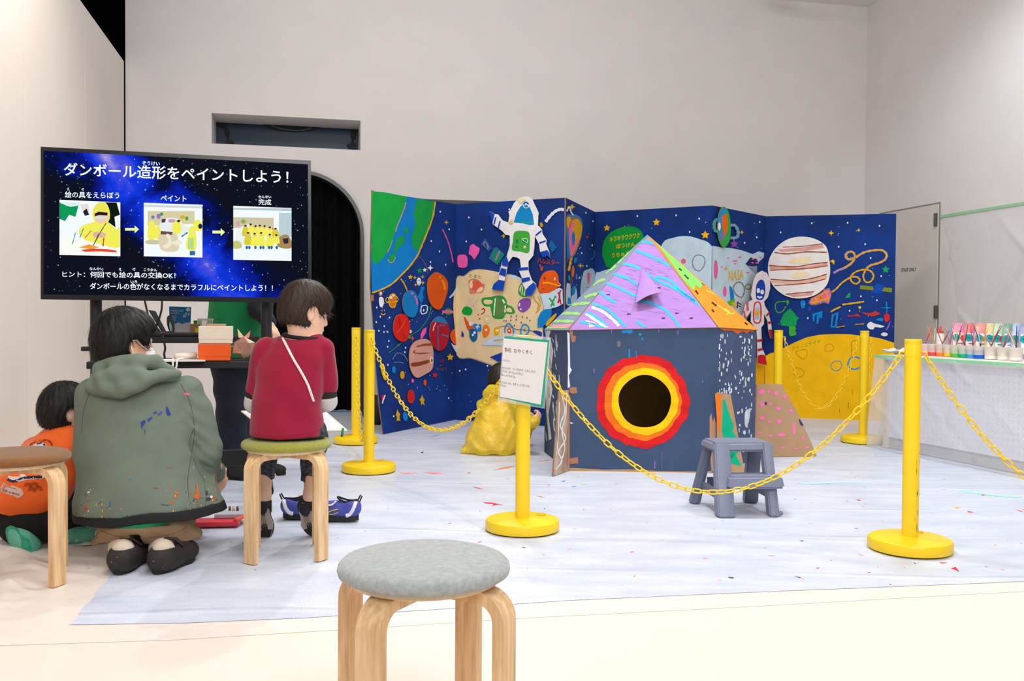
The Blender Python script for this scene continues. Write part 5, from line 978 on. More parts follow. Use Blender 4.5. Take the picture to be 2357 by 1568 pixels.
def hook(k, d):
    c = post_xy(k) + d * .033 + Vector((0, 0, .822)); b = B(); b.tube([c, c + d * .018, c + d * .022 + Vector((0, 0, -.02)), c + d * .010 + Vector((0, 0, -.028))], .004, 6)
    o = POSTS[k]; me = b.build('hook', YEL2, None, smooth=True); M4 = Matrix.Translation(o.location) @ o.rotation_euler.to_matrix().to_4x4()
    me.data.transform(M4.inverted()); me.parent = o
def hang(k1, k2, sag, label, p2=None):
    a = post_xy(k1); c = post_xy(k2) if p2 is None else Vector(p2); d = (c - a).normalized()
    hook(k1, d)
    if p2 is None: hook(k2, -d)
    a = a + d * .047 + Vector((0, 0, .808)); c = c - d * .047 + Vector((0, 0, .808))
    pts = [a.lerp(c, t) - Vector((0, 0, 4 * sag * t * (1 - t))) for t in np.linspace(0, 1, 80)]
    chain_pts(pts, label)
hang('L', 'M', .45, 'yellow plastic chain sagging from the left post to the sign post')
hang('M', 'A', .60, 'yellow plastic chain sagging in front of the cardboard house and step stool')
hang('RB', 'R', .54, 'yellow plastic chain sagging in front of the yellow painted planet')
hang('FL', 'L', .70, 'yellow plastic chain hanging steeply between the two left posts, almost to the floor')
D_ = place('D', 3150, 3.32, 'yellow stanchion beyond the picture, at the near end of the right-hand chain')
hang('A', 'D', .61, 'yellow plastic chain running from the front post out past the paint table')
pR = post_xy('R'); dR = Vector((.9, -.4, 0)).normalized(); hook('R', dR)
chain_pts([pR + dR * .047 + Vector((0, 0, .806 - .30 * t)) + Vector((.004 * sin(t * 9), 0, 0)) for t in np.linspace(0, 1, 10)], 'short loose end of yellow chain hanging straight down the post by the wrapped table')
# paint smears on the front post
o = POSTS['A']; b = B(); 
for k in range(26):
    a = rng.uniform(-.9, .3) if k > 6 else rng.uniform(-1.6, -1.1); z = rng.uniform(.08, .45); h = rng.uniform(.004, .02); w = rng.uniform(.02, .1)
    b.add([(.0331 * cos(a + s_ * w), .0331 * sin(a + s_ * w), z + t_ * h) for s_, t_ in ((-1, 0), (0, -1), (1, 0), (.3, 1))], [(0, 1, 2, 3)])
sm = b.build('paint_smear', P('#4c9a2c')); sm.parent = o; sm['kind'] = 'stuff'
# laminated sign on the middle post
tl, tr, br_, bl_ = J(1159, 768, 4.085), J(1266, 781, 4.11), J(1252, 938, 4.10), J(1147, 922, 4.075)
spl = plane3(tl, tr, bl_); SG = thing('sign', 'white laminated notice with green border hung on the middle post', 'sign', ((tl + br_) / 2))
hq = lambda x, y, o_=0: spl.hit(x, y, o_)
b = B(); b.prism([hq(1159, 766), hq(1269, 777), hq(1254, 941), hq(1146, 924)], -spl.n * .0015); recalc(b.build('laminate', film('clear_laminate', '#e8eef0', .22, .12, 0.02, 5), SG))
b = B(); b.poly([hq(x, y, .0004) for x, y in ((1161, 774), (1264.5, 783.5), (1249, 938), (1149, 914.5))]); b.build('green_border', P('#259a78'), SG)
b = B(); b.poly([hq(x, y, .0008) for x, y in ((1159.5, 779), (1260.5, 788.5), (1244.5, 931.5), (1150, 913.5))]); b.build('paper', M('white_paper', '#dbd6d2', .25, .01, 3, spec=.5), SG)
b = B(); C9 = crop(1140, 760, 1102 / 130); s9 = 1102 / 130
def st(s, x0, y0, x1, y1, h): text_on(b, s, 1140 + x0 / s9, 760 + y0 / s9, 1140 + x1 / s9, 760 + y1 / s9, h / s9, lambda x, y: hq(x, y, .0012), .008, -.08)
st('第4回', 185, 425, 310, 440, 90); st('おやくそく', 365, 448, 718, 480, 88); st('みんなでつくるよ。', 148, 605, 285, 628, 40)
st('ぜひ おともだちが', 135, 758, 302, 778, 46); st('つくったものを', 340, 785, 540, 808, 50); st('こわしたり', 580, 815, 780, 840, 52)
st('きずつけると', 128, 822, 240, 838, 46); st('ぬりつぶしたりすると', 262, 845, 540, 890, 52); st('悲しいので やめてね。', 125, 895, 395, 940, 46)
st('おともだちの イヤがる、', 112, 1040, 320, 1075, 48); st('きずつくようなことは', 352, 1080, 668, 1120, 52); st('やめようね。', 108, 1095, 210, 1115, 40)
b.build('lettering', P('#6b4a40'), SG)
b = B(); c = post_xy('M') + Vector((0, 0, .6)); 
for z in (.80, .66): b.box((c.x, 4.1145, z), (.03, .012, .012))
b.build('tape_tab', P('#e8e6e0'), SG)
# ------------------------------------------------------------------ plastic-wrapped paint table
TZ = .70
t1, t2 = G(2022, 816.5, TZ), G(2357, 836, TZ); td = (t2 - t1).normalized(); tn = Vector((td.y, -td.x, 0)); tn = tn if tn.x < 0 else -tn   # tn faces the room
LT, DT = 3.0, .8
def tp(s, d, z): return t1 + td * s - tn * d + Vector((0, 0, z - TZ))      # s along the front edge, d back from it
tb = thing('paint_table', 'long white work table wrapped in clear plastic, holding paint cups', 'table', tp(LT / 2, DT / 2, 0))
trz = math.atan2(td.y, td.x)
b = B(); b.box(tp(LT / 2, DT / 2 + .0, TZ - .016), (LT, DT, .03), rot=trz, bev=.004); b.build('tabletop', M('white_laminate', '#f2ece4', .4, .02, 4), tb)
m = bpy.data.materials.new('perforated_panel'); m.use_nodes = True; nt = m.node_tree; bs = nt.nodes['Principled BSDF']
tc = nt.nodes.new('ShaderNodeTexCoord'); vo = nt.nodes.new('ShaderNodeTexVoronoi'); vo.inputs['Scale'].default_value = 24; vo.inputs['Randomness'].default_value = 0
rp = nt.nodes.new('ShaderNodeValToRGB'); rp.color_ramp.elements[0].position = .11; rp.color_ramp.elements[1].position = .16
rp.color_ramp.elements[0].color = (*lin('#c9b8a4'), 1); rp.color_ramp.elements[1].color = (*lin('#dfdfe6'), 1)
nt.links.new(tc.outputs['Generated'], vo.inputs[0]); mp = nt.nodes.new('ShaderNodeMapping'); mp.inputs['Scale'].default_value = (2.0, 2.0, .35)
nt.links.new(tc.outputs['UV'], vo.inputs[0]); nt.links.new(vo.outputs['Distance'], rp.inputs[0]); nt.links.new(rp.outputs[0], bs.inputs['Base Color']); bs.inputs['Roughness'].default_value = .5
b = B(); b.add([tp(.06, .05, .09), tp(LT - .05, .05, .09), tp(LT - .05, .05, TZ - .032), tp(.06, .05, TZ - .032)], [(0, 1, 2, 3)])
o = b.build('front_panel', m, tb); uv = o.data.uv_layers.new(name='uv')
for l_, c_ in zip(uv.data, ((0, 0), (LT - .1, 0), (LT - .1, .6), (0, .6))): l_.uv = c_
b = B(); b.box(tp(LT / 2, .075, .05), (LT - .14, .02, .08), rot=trz); b.build('kick_board', M('grey_kick', '#b9b4b2', .6), tb)
for s in (.04, LT - .04):
    for d in (.06, DT - .06):
        b = B(); b.box(tp(s, d, (TZ - .032 + .008) / 2), (.05, .05, TZ - .04), rot=trz, bev=.004); b.build('leg', M('tan_leg', '#d9c8ae', .6), tb)
FILM = film('clear_plastic_film', '#f6f7fa', .36, .10, .9, 4, (1, 1, .5))
cov = thing('plastic_cover', 'clear plastic sheet wrapped round the paint table, edged in green tape', 'plastic sheet', tp(LT / 2, -.02, 0))
nu, nv = 200, 40; vs = []; 
for j in range(nv + 1):
    t = j / nv; z = TZ - .012 - t * (TZ - .02)
    for i in range(nu + 1):
        s = -.035 + (LT + .02) * i / nu
        fold = .012 * t * sin(s * 9 + t * 5) + .02 * t * t * sin(s * 4.3 + 1) + .006 * sin(s * 23 + t * 11) * t
        fold += .010 * max(0, 1 - abs((s * .9 - t * .9) % .55 - .1) * 16) + .008 * max(0, 1 - abs((s * 1.1 + t * .5) % .8 - .3) * 18) * t
        vs.append(tp(s - (.03 * t if i == 0 else 0), -.006 - .035 * t - abs(fold), max(z, .012)))
fs = [(j * (nu + 1) + i, j * (nu + 1) + i + 1, (j + 1) * (nu + 1) + i + 1, (j + 1) * (nu + 1) + i) for j in range(nv) for i in range(nu)]
n0 = len(vs)
for j in range(nv + 1):
    t = j / nv; z = TZ - .012 - t * (TZ - .02)
    for i in range(21):
        d = i / 20 * DT; vs.append(tp(-.035 - .03 * t - .012 * t * sin(d * 16 + t * 4), d - .006 - .035 * t * (1 - i / 20), max(z, .012)))
fs += [(n0 + j * 21 + i, n0 + j * 21 + i + 1, n0 + (j + 1) * 21 + i + 1, n0 + (j + 1) * 21 + i) for j in range(nv) for i in range(20)]
mesh('film', vs, fs, FILM, cov, smooth=True)
GT = M('green_masking_tape', '#8fd9a4', .6, .05, 30)
b = B(); b.prism([tp(-.04, -.0075, TZ - .002), tp(LT, -.0075, TZ - .002), tp(LT, -.0075, TZ - .022), tp(-.04, -.0075, TZ - .022)], tn * -.0015); recalc(b.build('tape', GT, cov))
b = B(); b.prism([tp(-.037, -.007, TZ - .002), tp(-.037, DT, TZ - .002), tp(-.037, DT, TZ - .022), tp(-.037, -.007, TZ - .022)], td * .0015); recalc(b.build('tape', GT, cov))
# cups
CUPM = film('frosted_cup', '#f6f1ea', .8, .3, .02, 10, transl=.35)
CUPS = [(2131, 817.5, '#f07fb4', 'pink'), (2149, 818.2, '#f24848', 'red'), (2168, 819.3, '#f58a3c', 'orange'), (2186, 820.6, '#f6c321', 'yellow'), (2202, 821.6, '#55c047', 'grass green'), (2221, 822.8, '#12b487', 'teal green'), (2239, 824, '#3ba0e6', 'sky blue'), (2256, 825.3, '#1c5fd0', 'dark blue'), (2281, 826.6, '#efe6da', 'cream'), (2311, 828.4, '#f3ece2', 'white'), (2338, 830.4, '#efe8e0', 'last white')]
CUPLOC = []
for px, y, c, nm in CUPS:
    p = G(px, y, TZ + .002); t = thing('paint_cup', f'frosted cup of {nm} paint in the row on the wrapped table' if nm not in ('white', 'last white') else ('white-filled frosted cup next to the cream one' if nm == 'white' else 'white-filled frosted cup nearest the right edge of the picture'), 'cup', p, 'paint cups on the wrapped table')
    R_ = .043; b = B(); b.lathe([(R_ * .9, 0), (R_ * .93, .03), (R_, .078), (R_ * 1.03, .08), (R_ * 1.03, .083), (R_ * .97, .082), (R_ * .9, .03)], p, 24); b.build('cup_wall', CUPM, t, smooth=True)
    b = B(); b.lathe([(R_ * .905, .001), (R_ * .95, .056), (R_ * .5, .0565)], p, 24); b.build('paint_fill', P(c), t, sharp=40)
    CUPLOC.append((p, nm))
BC = {'red': '#d23a34', 'navy': '#2b3166', 'blue': '#2f4fb8', 'yellow': '#eaa92c', 'pink': '#e8748a', 'black': '#2c2a30', 'maroon': '#7c2f33', 'white': '#e9dfd6', 'sky blue': '#4a9ad8', 'green': '#4a9a4a'}
order = list(BC)
for ci, (p, nm) in enumerate(CUPLOC):
    for k in range(2 if ci < 3 else 3):
        cn = order[(ci * 3 + k * 4 + ci // 3) % 10]
        a = rng.uniform(0, 2 * pi); r0 = .014; ln = rng.uniform(.15, .2); tip = rng.uniform(.03, .055)
        bx = p + Vector((cos(a + pi) * .018, sin(a + pi) * .018, .05)); ex = p + Vector((cos(a) * tip * 1.3, sin(a) * tip, .05 + ln * .9))
        t = thing('paintbrush', f'{cn}-handled paintbrush standing in the {nm} cup', 'paintbrush', bx, 'paintbrushes in the cups')
        b = B(); b.tube([bx.lerp(ex, .18), bx.lerp(ex, .5), bx.lerp(ex, .8), ex], [.0024, .0034, .0026, .0015], 6); b.build('handle', M('lacquered_handle', BC[cn], .4), t, smooth=True)
        b = B(); b.tube([bx, bx.lerp(ex, .18)], [.005, .0034], 6); b.build('ferrule', M('brush_ferrule', '#b9b4b0', .3, metal=.8), t)
def on_table(px, d):
    h_ = Plane(tp(0, d, 0), tn).hit(px, 740); return Vector((h_.x, h_.y, TZ + .002))
# paint pouches at the back of the table
for k, (xa, xb, yb, c, nm) in enumerate([(2190, 2222, 799, '#f59ab8', 'pink'), (2220, 2246, 800, '#e98086', 'dusty red'), (2243, 2273, 801.5, '#f3a49a', 'coral'), (2269, 2290, 802.5, '#f8d8a0', 'pale yellow'), (2287, 2309, 804, '#bfe6cc', 'mint'), (2309, 2333, 805.5, '#86b39a', 'dark green'), (2329, 2350, 807, '#b9cdf0', 'pale blue'), (2346, 2378, 808.5, '#9fa6cf', 'violet blue')]):
    p = on_table((xa + xb) / 2, .56); w = (xb - xa) / FPX * p.y; hgt = .238
    fx_ = Vector((1, -.25, 0)).normalized(); ny = Vector((fx_.y, -fx_.x, 0)); ny = ny if ny.y < 0 else -ny
    t = thing('paint_pouch', f'{nm} refill pouch of paint with round blue and red printed marks', 'paint pouch', p, 'paint refill pouches')
    b = B(); vs = []; prof = [(0, .5, .035), (.02, .52, .04), (.08, .5, .038), (.13, .49, .028), (.175, .44, .016), (.21, .38, .005), (hgt, .34, .002)]
    for z, a, d in prof: vs += [p + fx_ * (sx * w * a) + ny * (sd * d) + Vector((0, 0, z)) for sx, sd in ((-1, .6), (0, 1), (1, .6), (1, -.6), (0, -1), (-1, -.6))]
    fs = [(i * 6 + q_, i * 6 + (q_ + 1) % 6, (i + 1) * 6 + (q_ + 1) % 6, (i + 1) * 6 + q_) for i in range(len(prof) - 1) for q_ in range(6)] + [tuple(range(5, -1, -1)), tuple((len(prof) - 1) * 6 + q_ for q_ in range(6))]
    b.add(vs, fs); recalc(b.build('pouch_body', M('pouch_foil', c, .3, .12, 18, .3, 25, spec=.5), t))
    pp = lambda u, z, o_=.0: p + fx_ * (w * u) + ny * (.0445 + o_ - max(0, z - .08) * .16) + Vector((0, 0, z))
    b = B(); b.poly([pp(-.42, .03), pp(.42, .03), pp(.42, .165), pp(-.42, .165)]); b.build('label_panel', M('pouch_label', '#f3eef0', .35), t)
    for nm2, c2, u, z, r in (('teal_mark', '#12a9b4', -.2, .132, .026), ('red_mark', '#ef5a56', .27, .128, .022)):
        b = B(); b.poly([pp(u + r / w * cos(a), z + r * sin(a), .001) for a in np.linspace(0, 2 * pi, 17)[:-1]]); b.build(nm2, P(c2), t)
    b = B(); b.add([pp(-.2 + q_ * .02 - .12, .130 + .005 * sin(q_ * 1.5) + s_, .002) for q_ in range(13) for s_ in (0, .004)], [(2 * q_, 2 * q_ + 2, 2 * q_ + 3, 2 * q_ + 1) for q_ in range(12)]); b.poly([pp(u, z, .002) for u, z in ((-.2, .086), (.35, .086), (.35, .091), (-.2, .091))]); b.build('label_print', P('#2c2c30'), t)
# glue bottle with red cap, white towels
p = on_table(2165, .5); t = thing('glue_bottle', 'white squeeze bottle with pointed red cap behind the red cup', 'bottle', p)
b = B(); b.lathe([(.026, 0), (.029, .004), (.029, .150), (.022, .160)], p, 20); b.build('bottle_body', M('white_plastic', '#efeae6', .35), t, sharp=35)
b = B(); b.lathe([(.023, .160), (.023, .176), (.009, .178), (.007, .196), (.003, .214)], p, 16); b.build('cap', M('red_cap', '#f0452c', .35), t, sharp=35)
for k, (px, y, w, lab) in enumerate(((2050, 812, .13, 'white folded towel at the far corner of the wrapped table'), (2079, 812, .11, 'white rolled towel beside the post on the wrapped table'))):
    p = G(px, y, TZ + .002); bm = bmesh.new(); bmesh.ops.create_icosphere(bm, subdivisions=3, radius=1)
    for v in bm.verts: v.co = Vector((v.co.x * w / 2 * (1 + .1 * sin(v.co.z * 8)), v.co.y * .05, (v.co.z + .95) * .016 * (1 + .3 * sin(v.co.x * 5 + k)) if v.co.z > -.95 else 0))
    b = B(); b.bm(bm, Matrix.Translation(p)); o = b.build('towel', M('white_cotton', '#f3efee', .9, .03, 60, .4, 120), smooth=True); tag(o, lab, 'towel')
# clear film taped on the right wall
wf2 = thing('wall_film', 'clear plastic sheet taped to the right wall with green tape', 'plastic sheet', RIGHTW.hit(2260, 600, .02))
a0 = RIGHTW.hit(2167, 498.5); sA, zA = sR(a0), a0.z; vs = []; nu, nv = 120, 60
for j in range(nv + 1):
    t = j / nv
    for i in range(nu + 1):
        u = i / nu; sl = .55 * t ** .8 - .12 * t * sin(pi * t); s = sA + sl + (3.2 - sl) * u
        z = zA - t * (zA - .55)
        rid = lambda ph, k, w: max(0, 1 - abs(((s - sA) * k + t * ph) % 1.0 - .5) / w)
        off = .008 + .03 * t * (.5 + .5 * sin(s * 6 + t * 7)) + .03 * rid(1.3, .9, .05) * min(1, t * 4) + .022 * rid(-1.1, .7, .06) * min(1, t * 4) + .015 * rid(2.3, 1.7, .06) * t + .02 * rid(.4, 2.1, .05) * t
        vs.append(wR(s, z, off))
mesh('film', vs, [(j * (nu + 1) + i, j * (nu + 1) + i + 1, (j + 1) * (nu + 1) + i + 1, (j + 1) * (nu + 1) + i) for j in range(nv) for i in range(nu)], film('clear_wall_film', '#fbfdfd', .45, .08, .8, 3.5), wf2, smooth=True)
b = B(); b.prism([wR(sA - .01, zA + .012, .012), wR(sA + 3.2, zA + .012, .012), wR(sA + 3.2, zA - .014, .012), wR(sA - .01, zA - .014, .012)], -RIGHTW.n * .003); recalc(b.build('tape', M('green_wall_tape', '#9fd0a6', .6), wf2))

# ------------------------------------------------------------------ bentwood stools
def make_stool(loc, rz, felt, label, key):
    t = thing('stool', label, 'stool', (0, 0, 0))
    R_ = .176; b = B(); prof = [(.02, .424), (.168, .424), (.1735, .428), (R_, .436), (.174, .446), (.166, .454), (.150, .459), (.10, .4625), (.03, .4635)]
    b.lathe(prof, n=64); b.build('cushion', felt, t, smooth=True)
    b = B(); b.lathe([(.152, .412), (.154, .4135), (.154, .4235), (.152, .4245)], n=48); b.build('seat_board', WOODTOP, t, sharp=40)
    for k in range(4):
        a = pi / 4 + k * pi / 2 + pi; d = Vector((cos(a), sin(a), 0)); q_ = Vector((-d.y, d.x, 0))
        path = [(.004, .4005), (.105, .4005)] + [(.137 + .048 * sin(th) , .3525 + .048 * cos(th)) for th in np.linspace(0, pi / 2, 9)] + [(.185, .25), (.185, .12), (.185, 0)]
        vs = []; w, th_ = .0275, .012
        for i, (r, z) in enumerate(path):
            p0 = path[max(0, i - 1)]; p1 = path[min(len(path) - 1, i + 1)]; tx, tz = p1[0] - p0[0], p1[1] - p0[1]; l = math.hypot(tx, tz); nx, nz_ = -tz / l, tx / l
            if i >= len(path) - 3: nx, nz_ = 1, 0
            tt = th_ * (1.0)
            for sx, sn in ((-1, 1), (1, 1), (1, -1), (-1, -1)):
                vs.append(d * (r + nx * sn * tt) + q_ * (sx * w) + Vector((0, 0, z + nz_ * sn * tt)))
        n = len(path); b = B(); b.add(vs, [(i * 4 + k2, i * 4 + (k2 + 1) % 4, (i + 1) * 4 + (k2 + 1) % 4, (i + 1) * 4 + k2) for i in range(n - 1) for k2 in range(4)] + [(3, 2, 1, 0), tuple((n - 1) * 4 + k2 for k2 in range(4))])
        recalc(b.build('leg', WOOD, t, sharp=30))
    t.location = loc; t.rotation_euler.z = rz; return t
FELTG = M('grey_felt', '#aab0b0', .95, .14, 90, .25, 320, spec=.1, sheen=.3, detail=8)
FELTO = M('olive_weave', '#9a9a45', .95, .14, 120, .4, 260, spec=.1, sheen=.25, stretch=(1, 3, 1), detail=8)
FELTB = M('brown_felt', '#8a6038', .95, .12, 110, .3, 320, spec=.1, sheen=.3, detail=8)
make_stool(((979 - CX) / FPX * 1.9, 1.9, 0), math.radians(18), FELTG, 'grey felt stool with birch legs in the open floor, nearest the camera', 'g')
make_stool(((660 - CX) / FPX * 3.7, 3.7, .0062), math.radians(13.5), FELTO, 'olive-cushioned birch stool the boy in the red shirt sits on', 'o')
make_stool(((38 - CX) / FPX * 3.31, 3.31, .004), math.radians(24), FELTB, 'brown felt stool with birch legs cut by the left edge', 'b')

# ------------------------------------------------------------------ television on its stand
TTL, TBL = J(94, 338, 4.40), J(94, 689, 4.40); TTR = J(715, 370.5, 4.73)
tpl = plane3(TBL, TTL, TTR); tx = (TTR - TTL).normalized()
tvp = lambda x, y, o_=0.0: tpl.hit(x, y, o_)
c4 = [tvp(94, 338), tvp(715.5, 370), tvp(717.5, 697.5), tvp(94, 689)]
tv = thing('television', 'large flat television on a stand showing a starry Japanese slide', 'television', (c4[2] + c4[3]) / 2)
b = B(); bz = .012; BEZ = M('glossy_black_bezel', '#0d0d0f', .25, .1, 30, spec=.5)
b.prism([p - tpl.n * .004 for p in c4], -tpl.n * .05); recalc(b.build('housing', M('black_plastic', '#141416', .5), tv))
inn = [tvp(101, 347.5), tvp(708.5, 378.5), tvp(710, 686), tvp(101, 678)]
b = B()
for i in range(4):
    j = (i + 1) % 4; q_ = [c4[i], c4[j], inn[j], inn[i]]; b.prism([p + tpl.n * .004 for p in q_], -tpl.n * .008)
recalc(b.build('bezel', BEZ, tv))
m = bpy.data.materials.new('starfield_screen'); m.use_nodes = True; nt = m.node_tree; L = nt.links
for n in list(nt.nodes): nt.nodes.remove(n)
N_ = lambda t_: nt.nodes.new('ShaderNode' + t_)
out = N_('OutputMaterial'); em = N_('Emission'); L.new(em.outputs[0], out.inputs[0]); uvn = N_('UVMap')
mp = N_('Mapping'); mp.inputs['Scale'].default_value = (1.75, 1, 1); L.new(uvn.outputs[0], mp.inputs[0])
nz_ = N_('TexNoise'); nz_.inputs['Scale'].default_value = 3.2; nz_.inputs['Detail'].default_value = 9; nz_.inputs['Distortion'].default_value = .5; L.new(mp.outputs[0], nz_.inputs[0])
dp = N_('VectorMath'); dp.operation = 'DOT_PRODUCT'; dp.inputs[1].default_value = (.74, .67, 0); L.new(mp.outputs[0], dp.inputs[0])       # distance from the milky band
sb = N_('Math'); sb.operation = 'SUBTRACT'; sb.inputs[1].default_value = .93; L.new(dp.outputs['Value'], sb.inputs[0])
ab = N_('Math'); ab.operation = 'ABSOLUTE'; L.new(sb.outputs[0], ab.inputs[0])
mu = N_('Math'); mu.operation = 'MULTIPLY_ADD'; mu.inputs[1].default_value = -1.3; mu.inputs[2].default_value = .30; L.new(ab.outputs[0], mu.inputs[0])
ad = N_('Math'); ad.operation = 'ADD'; L.new(nz_.outputs[0], ad.inputs[0]); L.new(mu.outputs[0], ad.inputs[1])
rp = N_('ValToRGB'); e = rp.color_ramp.elements; e[0].position = .38; e[0].color = (*lin('#10131f'), 1); e[1].position = .97; e[1].color = (*lin('#b9a8d8'), 1)
for p_, c_ in ((.5, '#08103c'), (.63, '#0c1fa0'), (.76, '#1238e0'), (.87, '#4a52dc')): x = e.new(p_); x.color = (*lin(c_), 1)
L.new(ad.outputs[0], rp.inputs[0])
acc = rp.outputs[0]
for sc_, th in ((30, .15), (13, .085)):
    vo = N_('TexVoronoi'); vo.inputs['Scale'].default_value = sc_; L.new(mp.outputs[0], vo.inputs[0])
    sr = N_('ValToRGB'); sr.color_ramp.elements[0].position = th * .45; sr.color_ramp.elements[0].color = (1, 1, 1, 1); sr.color_ramp.elements[1].position = th; sr.color_ramp.elements[1].color = (0, 0, 0, 1); L.new(vo.outputs['Distance'], sr.inputs[0])
    wn = N_('TexWhiteNoise'); L.new(vo.outputs['Position'], wn.inputs[0])
    pw = N_('Math'); pw.operation = 'POWER'; pw.inputs[1].default_value = 1.3; L.new(wn.outputs['Value'], pw.inputs[0])
    mm = N_('MixRGB'); mm.blend_type = 'MULTIPLY'; mm.inputs[0].default_value = 1; L.new(sr.outputs[0], mm.inputs[1]); L.new(pw.outputs[0], mm.inputs[2])
    m3 = N_('MixRGB'); m3.blend_type = 'MULTIPLY'; m3.inputs[0].default_value = 1; m3.inputs[2].default_value = (*lin('#9fd0ff'), 1); L.new(mm.outputs[0], m3.inputs[1])
    m4 = N_('MixRGB'); m4.blend_type = 'ADD'; m4.inputs[0].default_value = 1; L.new(acc, m4.inputs[1]); L.new(m3.outputs[0], m4.inputs[2]); acc = m4.outputs[0]
L.new(acc, em.inputs[0]); em.inputs[1].default_value = 1.0
b = B(); b.add([p - tpl.n * .0005 for p in inn], [(0, 1, 2, 3)]); scr = b.build('screen', m, tv); uv = scr.data.uv_layers.new(name='UVMap')
for l_, c_ in zip(uv.data, ((0, 1), (1, 1), (1, 0), (0, 0))): l_.uv = c_
sf = lambda x, y: tvp(x, y, .0008)
T1, T2 = crop(60, 320, 4.125), crop(400, 330, 1447 / 360)
def tt(b, cr, s, x0, y0, x1, y1, h, bold): text_on(b, s, cr[0] + x0 / cr[2], cr[1] + y0 / cr[2], cr[0] + x1 / cr[2], cr[1] + y1 / cr[2], h / cr[2], sf, bold)
WE = emit('screen_white', '#eef8ff', 1.15)
b = B(); text_on(b, 'ダンボール造形をペイントしよう！', 147, 405, 664, 423.5, 31, sf, .012); b.build('title_lettering', WE, scr)
b = B(); tt(b, T1, 'ぞうけい', 1103, 250, 1270, 256, 40, .02); b.build('title_ruby', WE, scr)
b = B(); tt(b, T1, '絵の具をえらぼう', 368, 558, 885, 568, 62, .012); tt(b, T1, 'え', 390, 488, 412, 489, 26, .02); tt(b, T1, 'ぐ', 525, 492, 552, 494, 28, .02); b.build('caption_lettering', WE, scr)
b = B(); text_on(b, 'ペイント', 370, 463, 429, 464.5, 14, sf, .014); b.build('caption_lettering', WE, scr)
b = B(); tt(b, T2, '完成', 783, 570, 902, 574, 56, .012); tt(b, T2, 'かんせい', 783, 507, 902, 509, 26, .02); b.build('caption_lettering', WE, scr)
b = B(); tt(b, T1, 'ヒント：何回でも絵の具の交換OK！', 345, 1312, 1418, 1326, 58, .012); tt(b, T1, 'なんかい', 603, 1246, 733, 1248, 28, .02); tt(b, T1, 'え', 880, 1250, 908, 1251, 26, .02); tt(b, T1, 'ぐ', 1010, 1252, 1040, 1254, 30, .02); tt(b, T1, 'こうかん', 1118, 1255, 1243, 1258, 28, .02)
text_on(b, 'ダンボールの色がなくなるまでカラフルにペイントしよう！！', 207, 666, 628, 671, 15, sf, .012); tt(b, T1, 'いろ', 992, 1368, 1056, 1370, 26, .02); b.build('hint_lettering', WE, scr)
for pts in ((288, 525, 310, 525, 310, 519, 320, 528, 310, 537, 310, 531, 288, 531), (489, 531, 508, 531, 508, 525.5, 518, 534.5, 508, 543.5, 508, 537.5, 489, 537.5)):
    b = B(); b.poly([sf(x, y) for x, y in pairs(pts)]); b.build('arrow', emit('screen_arrow', '#e8f79a', 1.05), scr)
def slide(name, cr, quad, shapes):
    b = B(); mats = ['#f4fbff']; b.mat(0); b.poly([sf(*q_) for q_ in quad])
    x0 = min(q_[0] for q_ in quad); x1 = max(q_[0] for q_ in quad); y0 = max(quad[0][1], quad[1][1]); y1 = min(quad[2][1], quad[3][1])
    for k, sh in enumerate(shapes):
        if sh[1] not in mats: mats.append(sh[1])
        b.mat(mats.index(sh[1]))
        for p in shape_polys(sh, cr):
            p = clip_poly(p, x0, x1)
            if p: b.poly([tvp(x, min(max(y, y0), y1), .0010 + .00004 * k) for x, y in p])
    b.build(name, [emit('slide_colour', c, 1.0) for c in mats], scr)
YC, YD = '#f2ee5c', '#d8cf38'
slide('slide_picture', T1, [(137, 460), (277, 466), (277, 590), (137, 587)], [('p', '#0f9a5a', [318, 600, 400, 640, 500, 625, 470, 740, 410, 720, 370, 780, 318, 760]), ('p', '#ddeef2', [340, 600, 500, 590, 520, 630, 420, 645]), ('p', '#e6dcd8', [515, 620, 590, 620, 600, 700, 540, 700]), ('p', '#22262a', [540, 690, 575, 660, 600, 720, 560, 730]), ('p', '#101a16', [755, 596, 860, 604, 892, 720, 840, 740, 850, 840, 780, 790]), ('P', '#ece85a', [640, 660, 690, 605, 760, 610, 795, 690, 790, 770, 740, 810, 660, 790, 630, 720]), ('p', YC, [505, 850, 560, 810, 680, 780, 780, 790, 860, 860, 893, 830, 893, 1030, 780, 1040, 560, 960, 500, 900]), ('P', '#f0ccb4', [655, 710, 700, 695, 770, 710, 768, 770, 710, 805, 660, 770]), ('p', '#2a1c18', [650, 710, 690, 690, 775, 700, 772, 728, 700, 722, 652, 735]), ('p', '#d8e4ea', [655, 740, 770, 735, 765, 755, 660, 760]), ('P', '#e4b8a0', [640, 890, 700, 880, 755, 900, 750, 930, 690, 940, 640, 930]), ('p', '#fbfbf6', [318, 930, 520, 950, 700, 1000, 893, 1050, 893, 1100, 318, 1100]), ('p', '#e44a30', [520, 1055, 640, 1040, 760, 1045, 860, 1060, 860, 1078, 700, 1068, 560, 1072]), ('p', '#f0a03a', [500, 1030, 600, 1000, 700, 1030, 600, 1045]), ('s', '#5a6a5a', 9, [760, 800, 710, 880, 640, 1010]), ('s', '#3a8a9a', 8, [545, 850, 510, 940]), ('s', '#c05a2a', 12, [740, 940, 730, 1020]), ('s', '#5a4a6a', 7, [690, 900, 640, 1010]), ('s', '#d06a3a', 8, [620, 870, 560, 940]), ('s', '#2f9aa0', 8, [470, 890, 440, 1000])])
T3 = crop(330, 440, 6.0)
X3 = lambda l: l
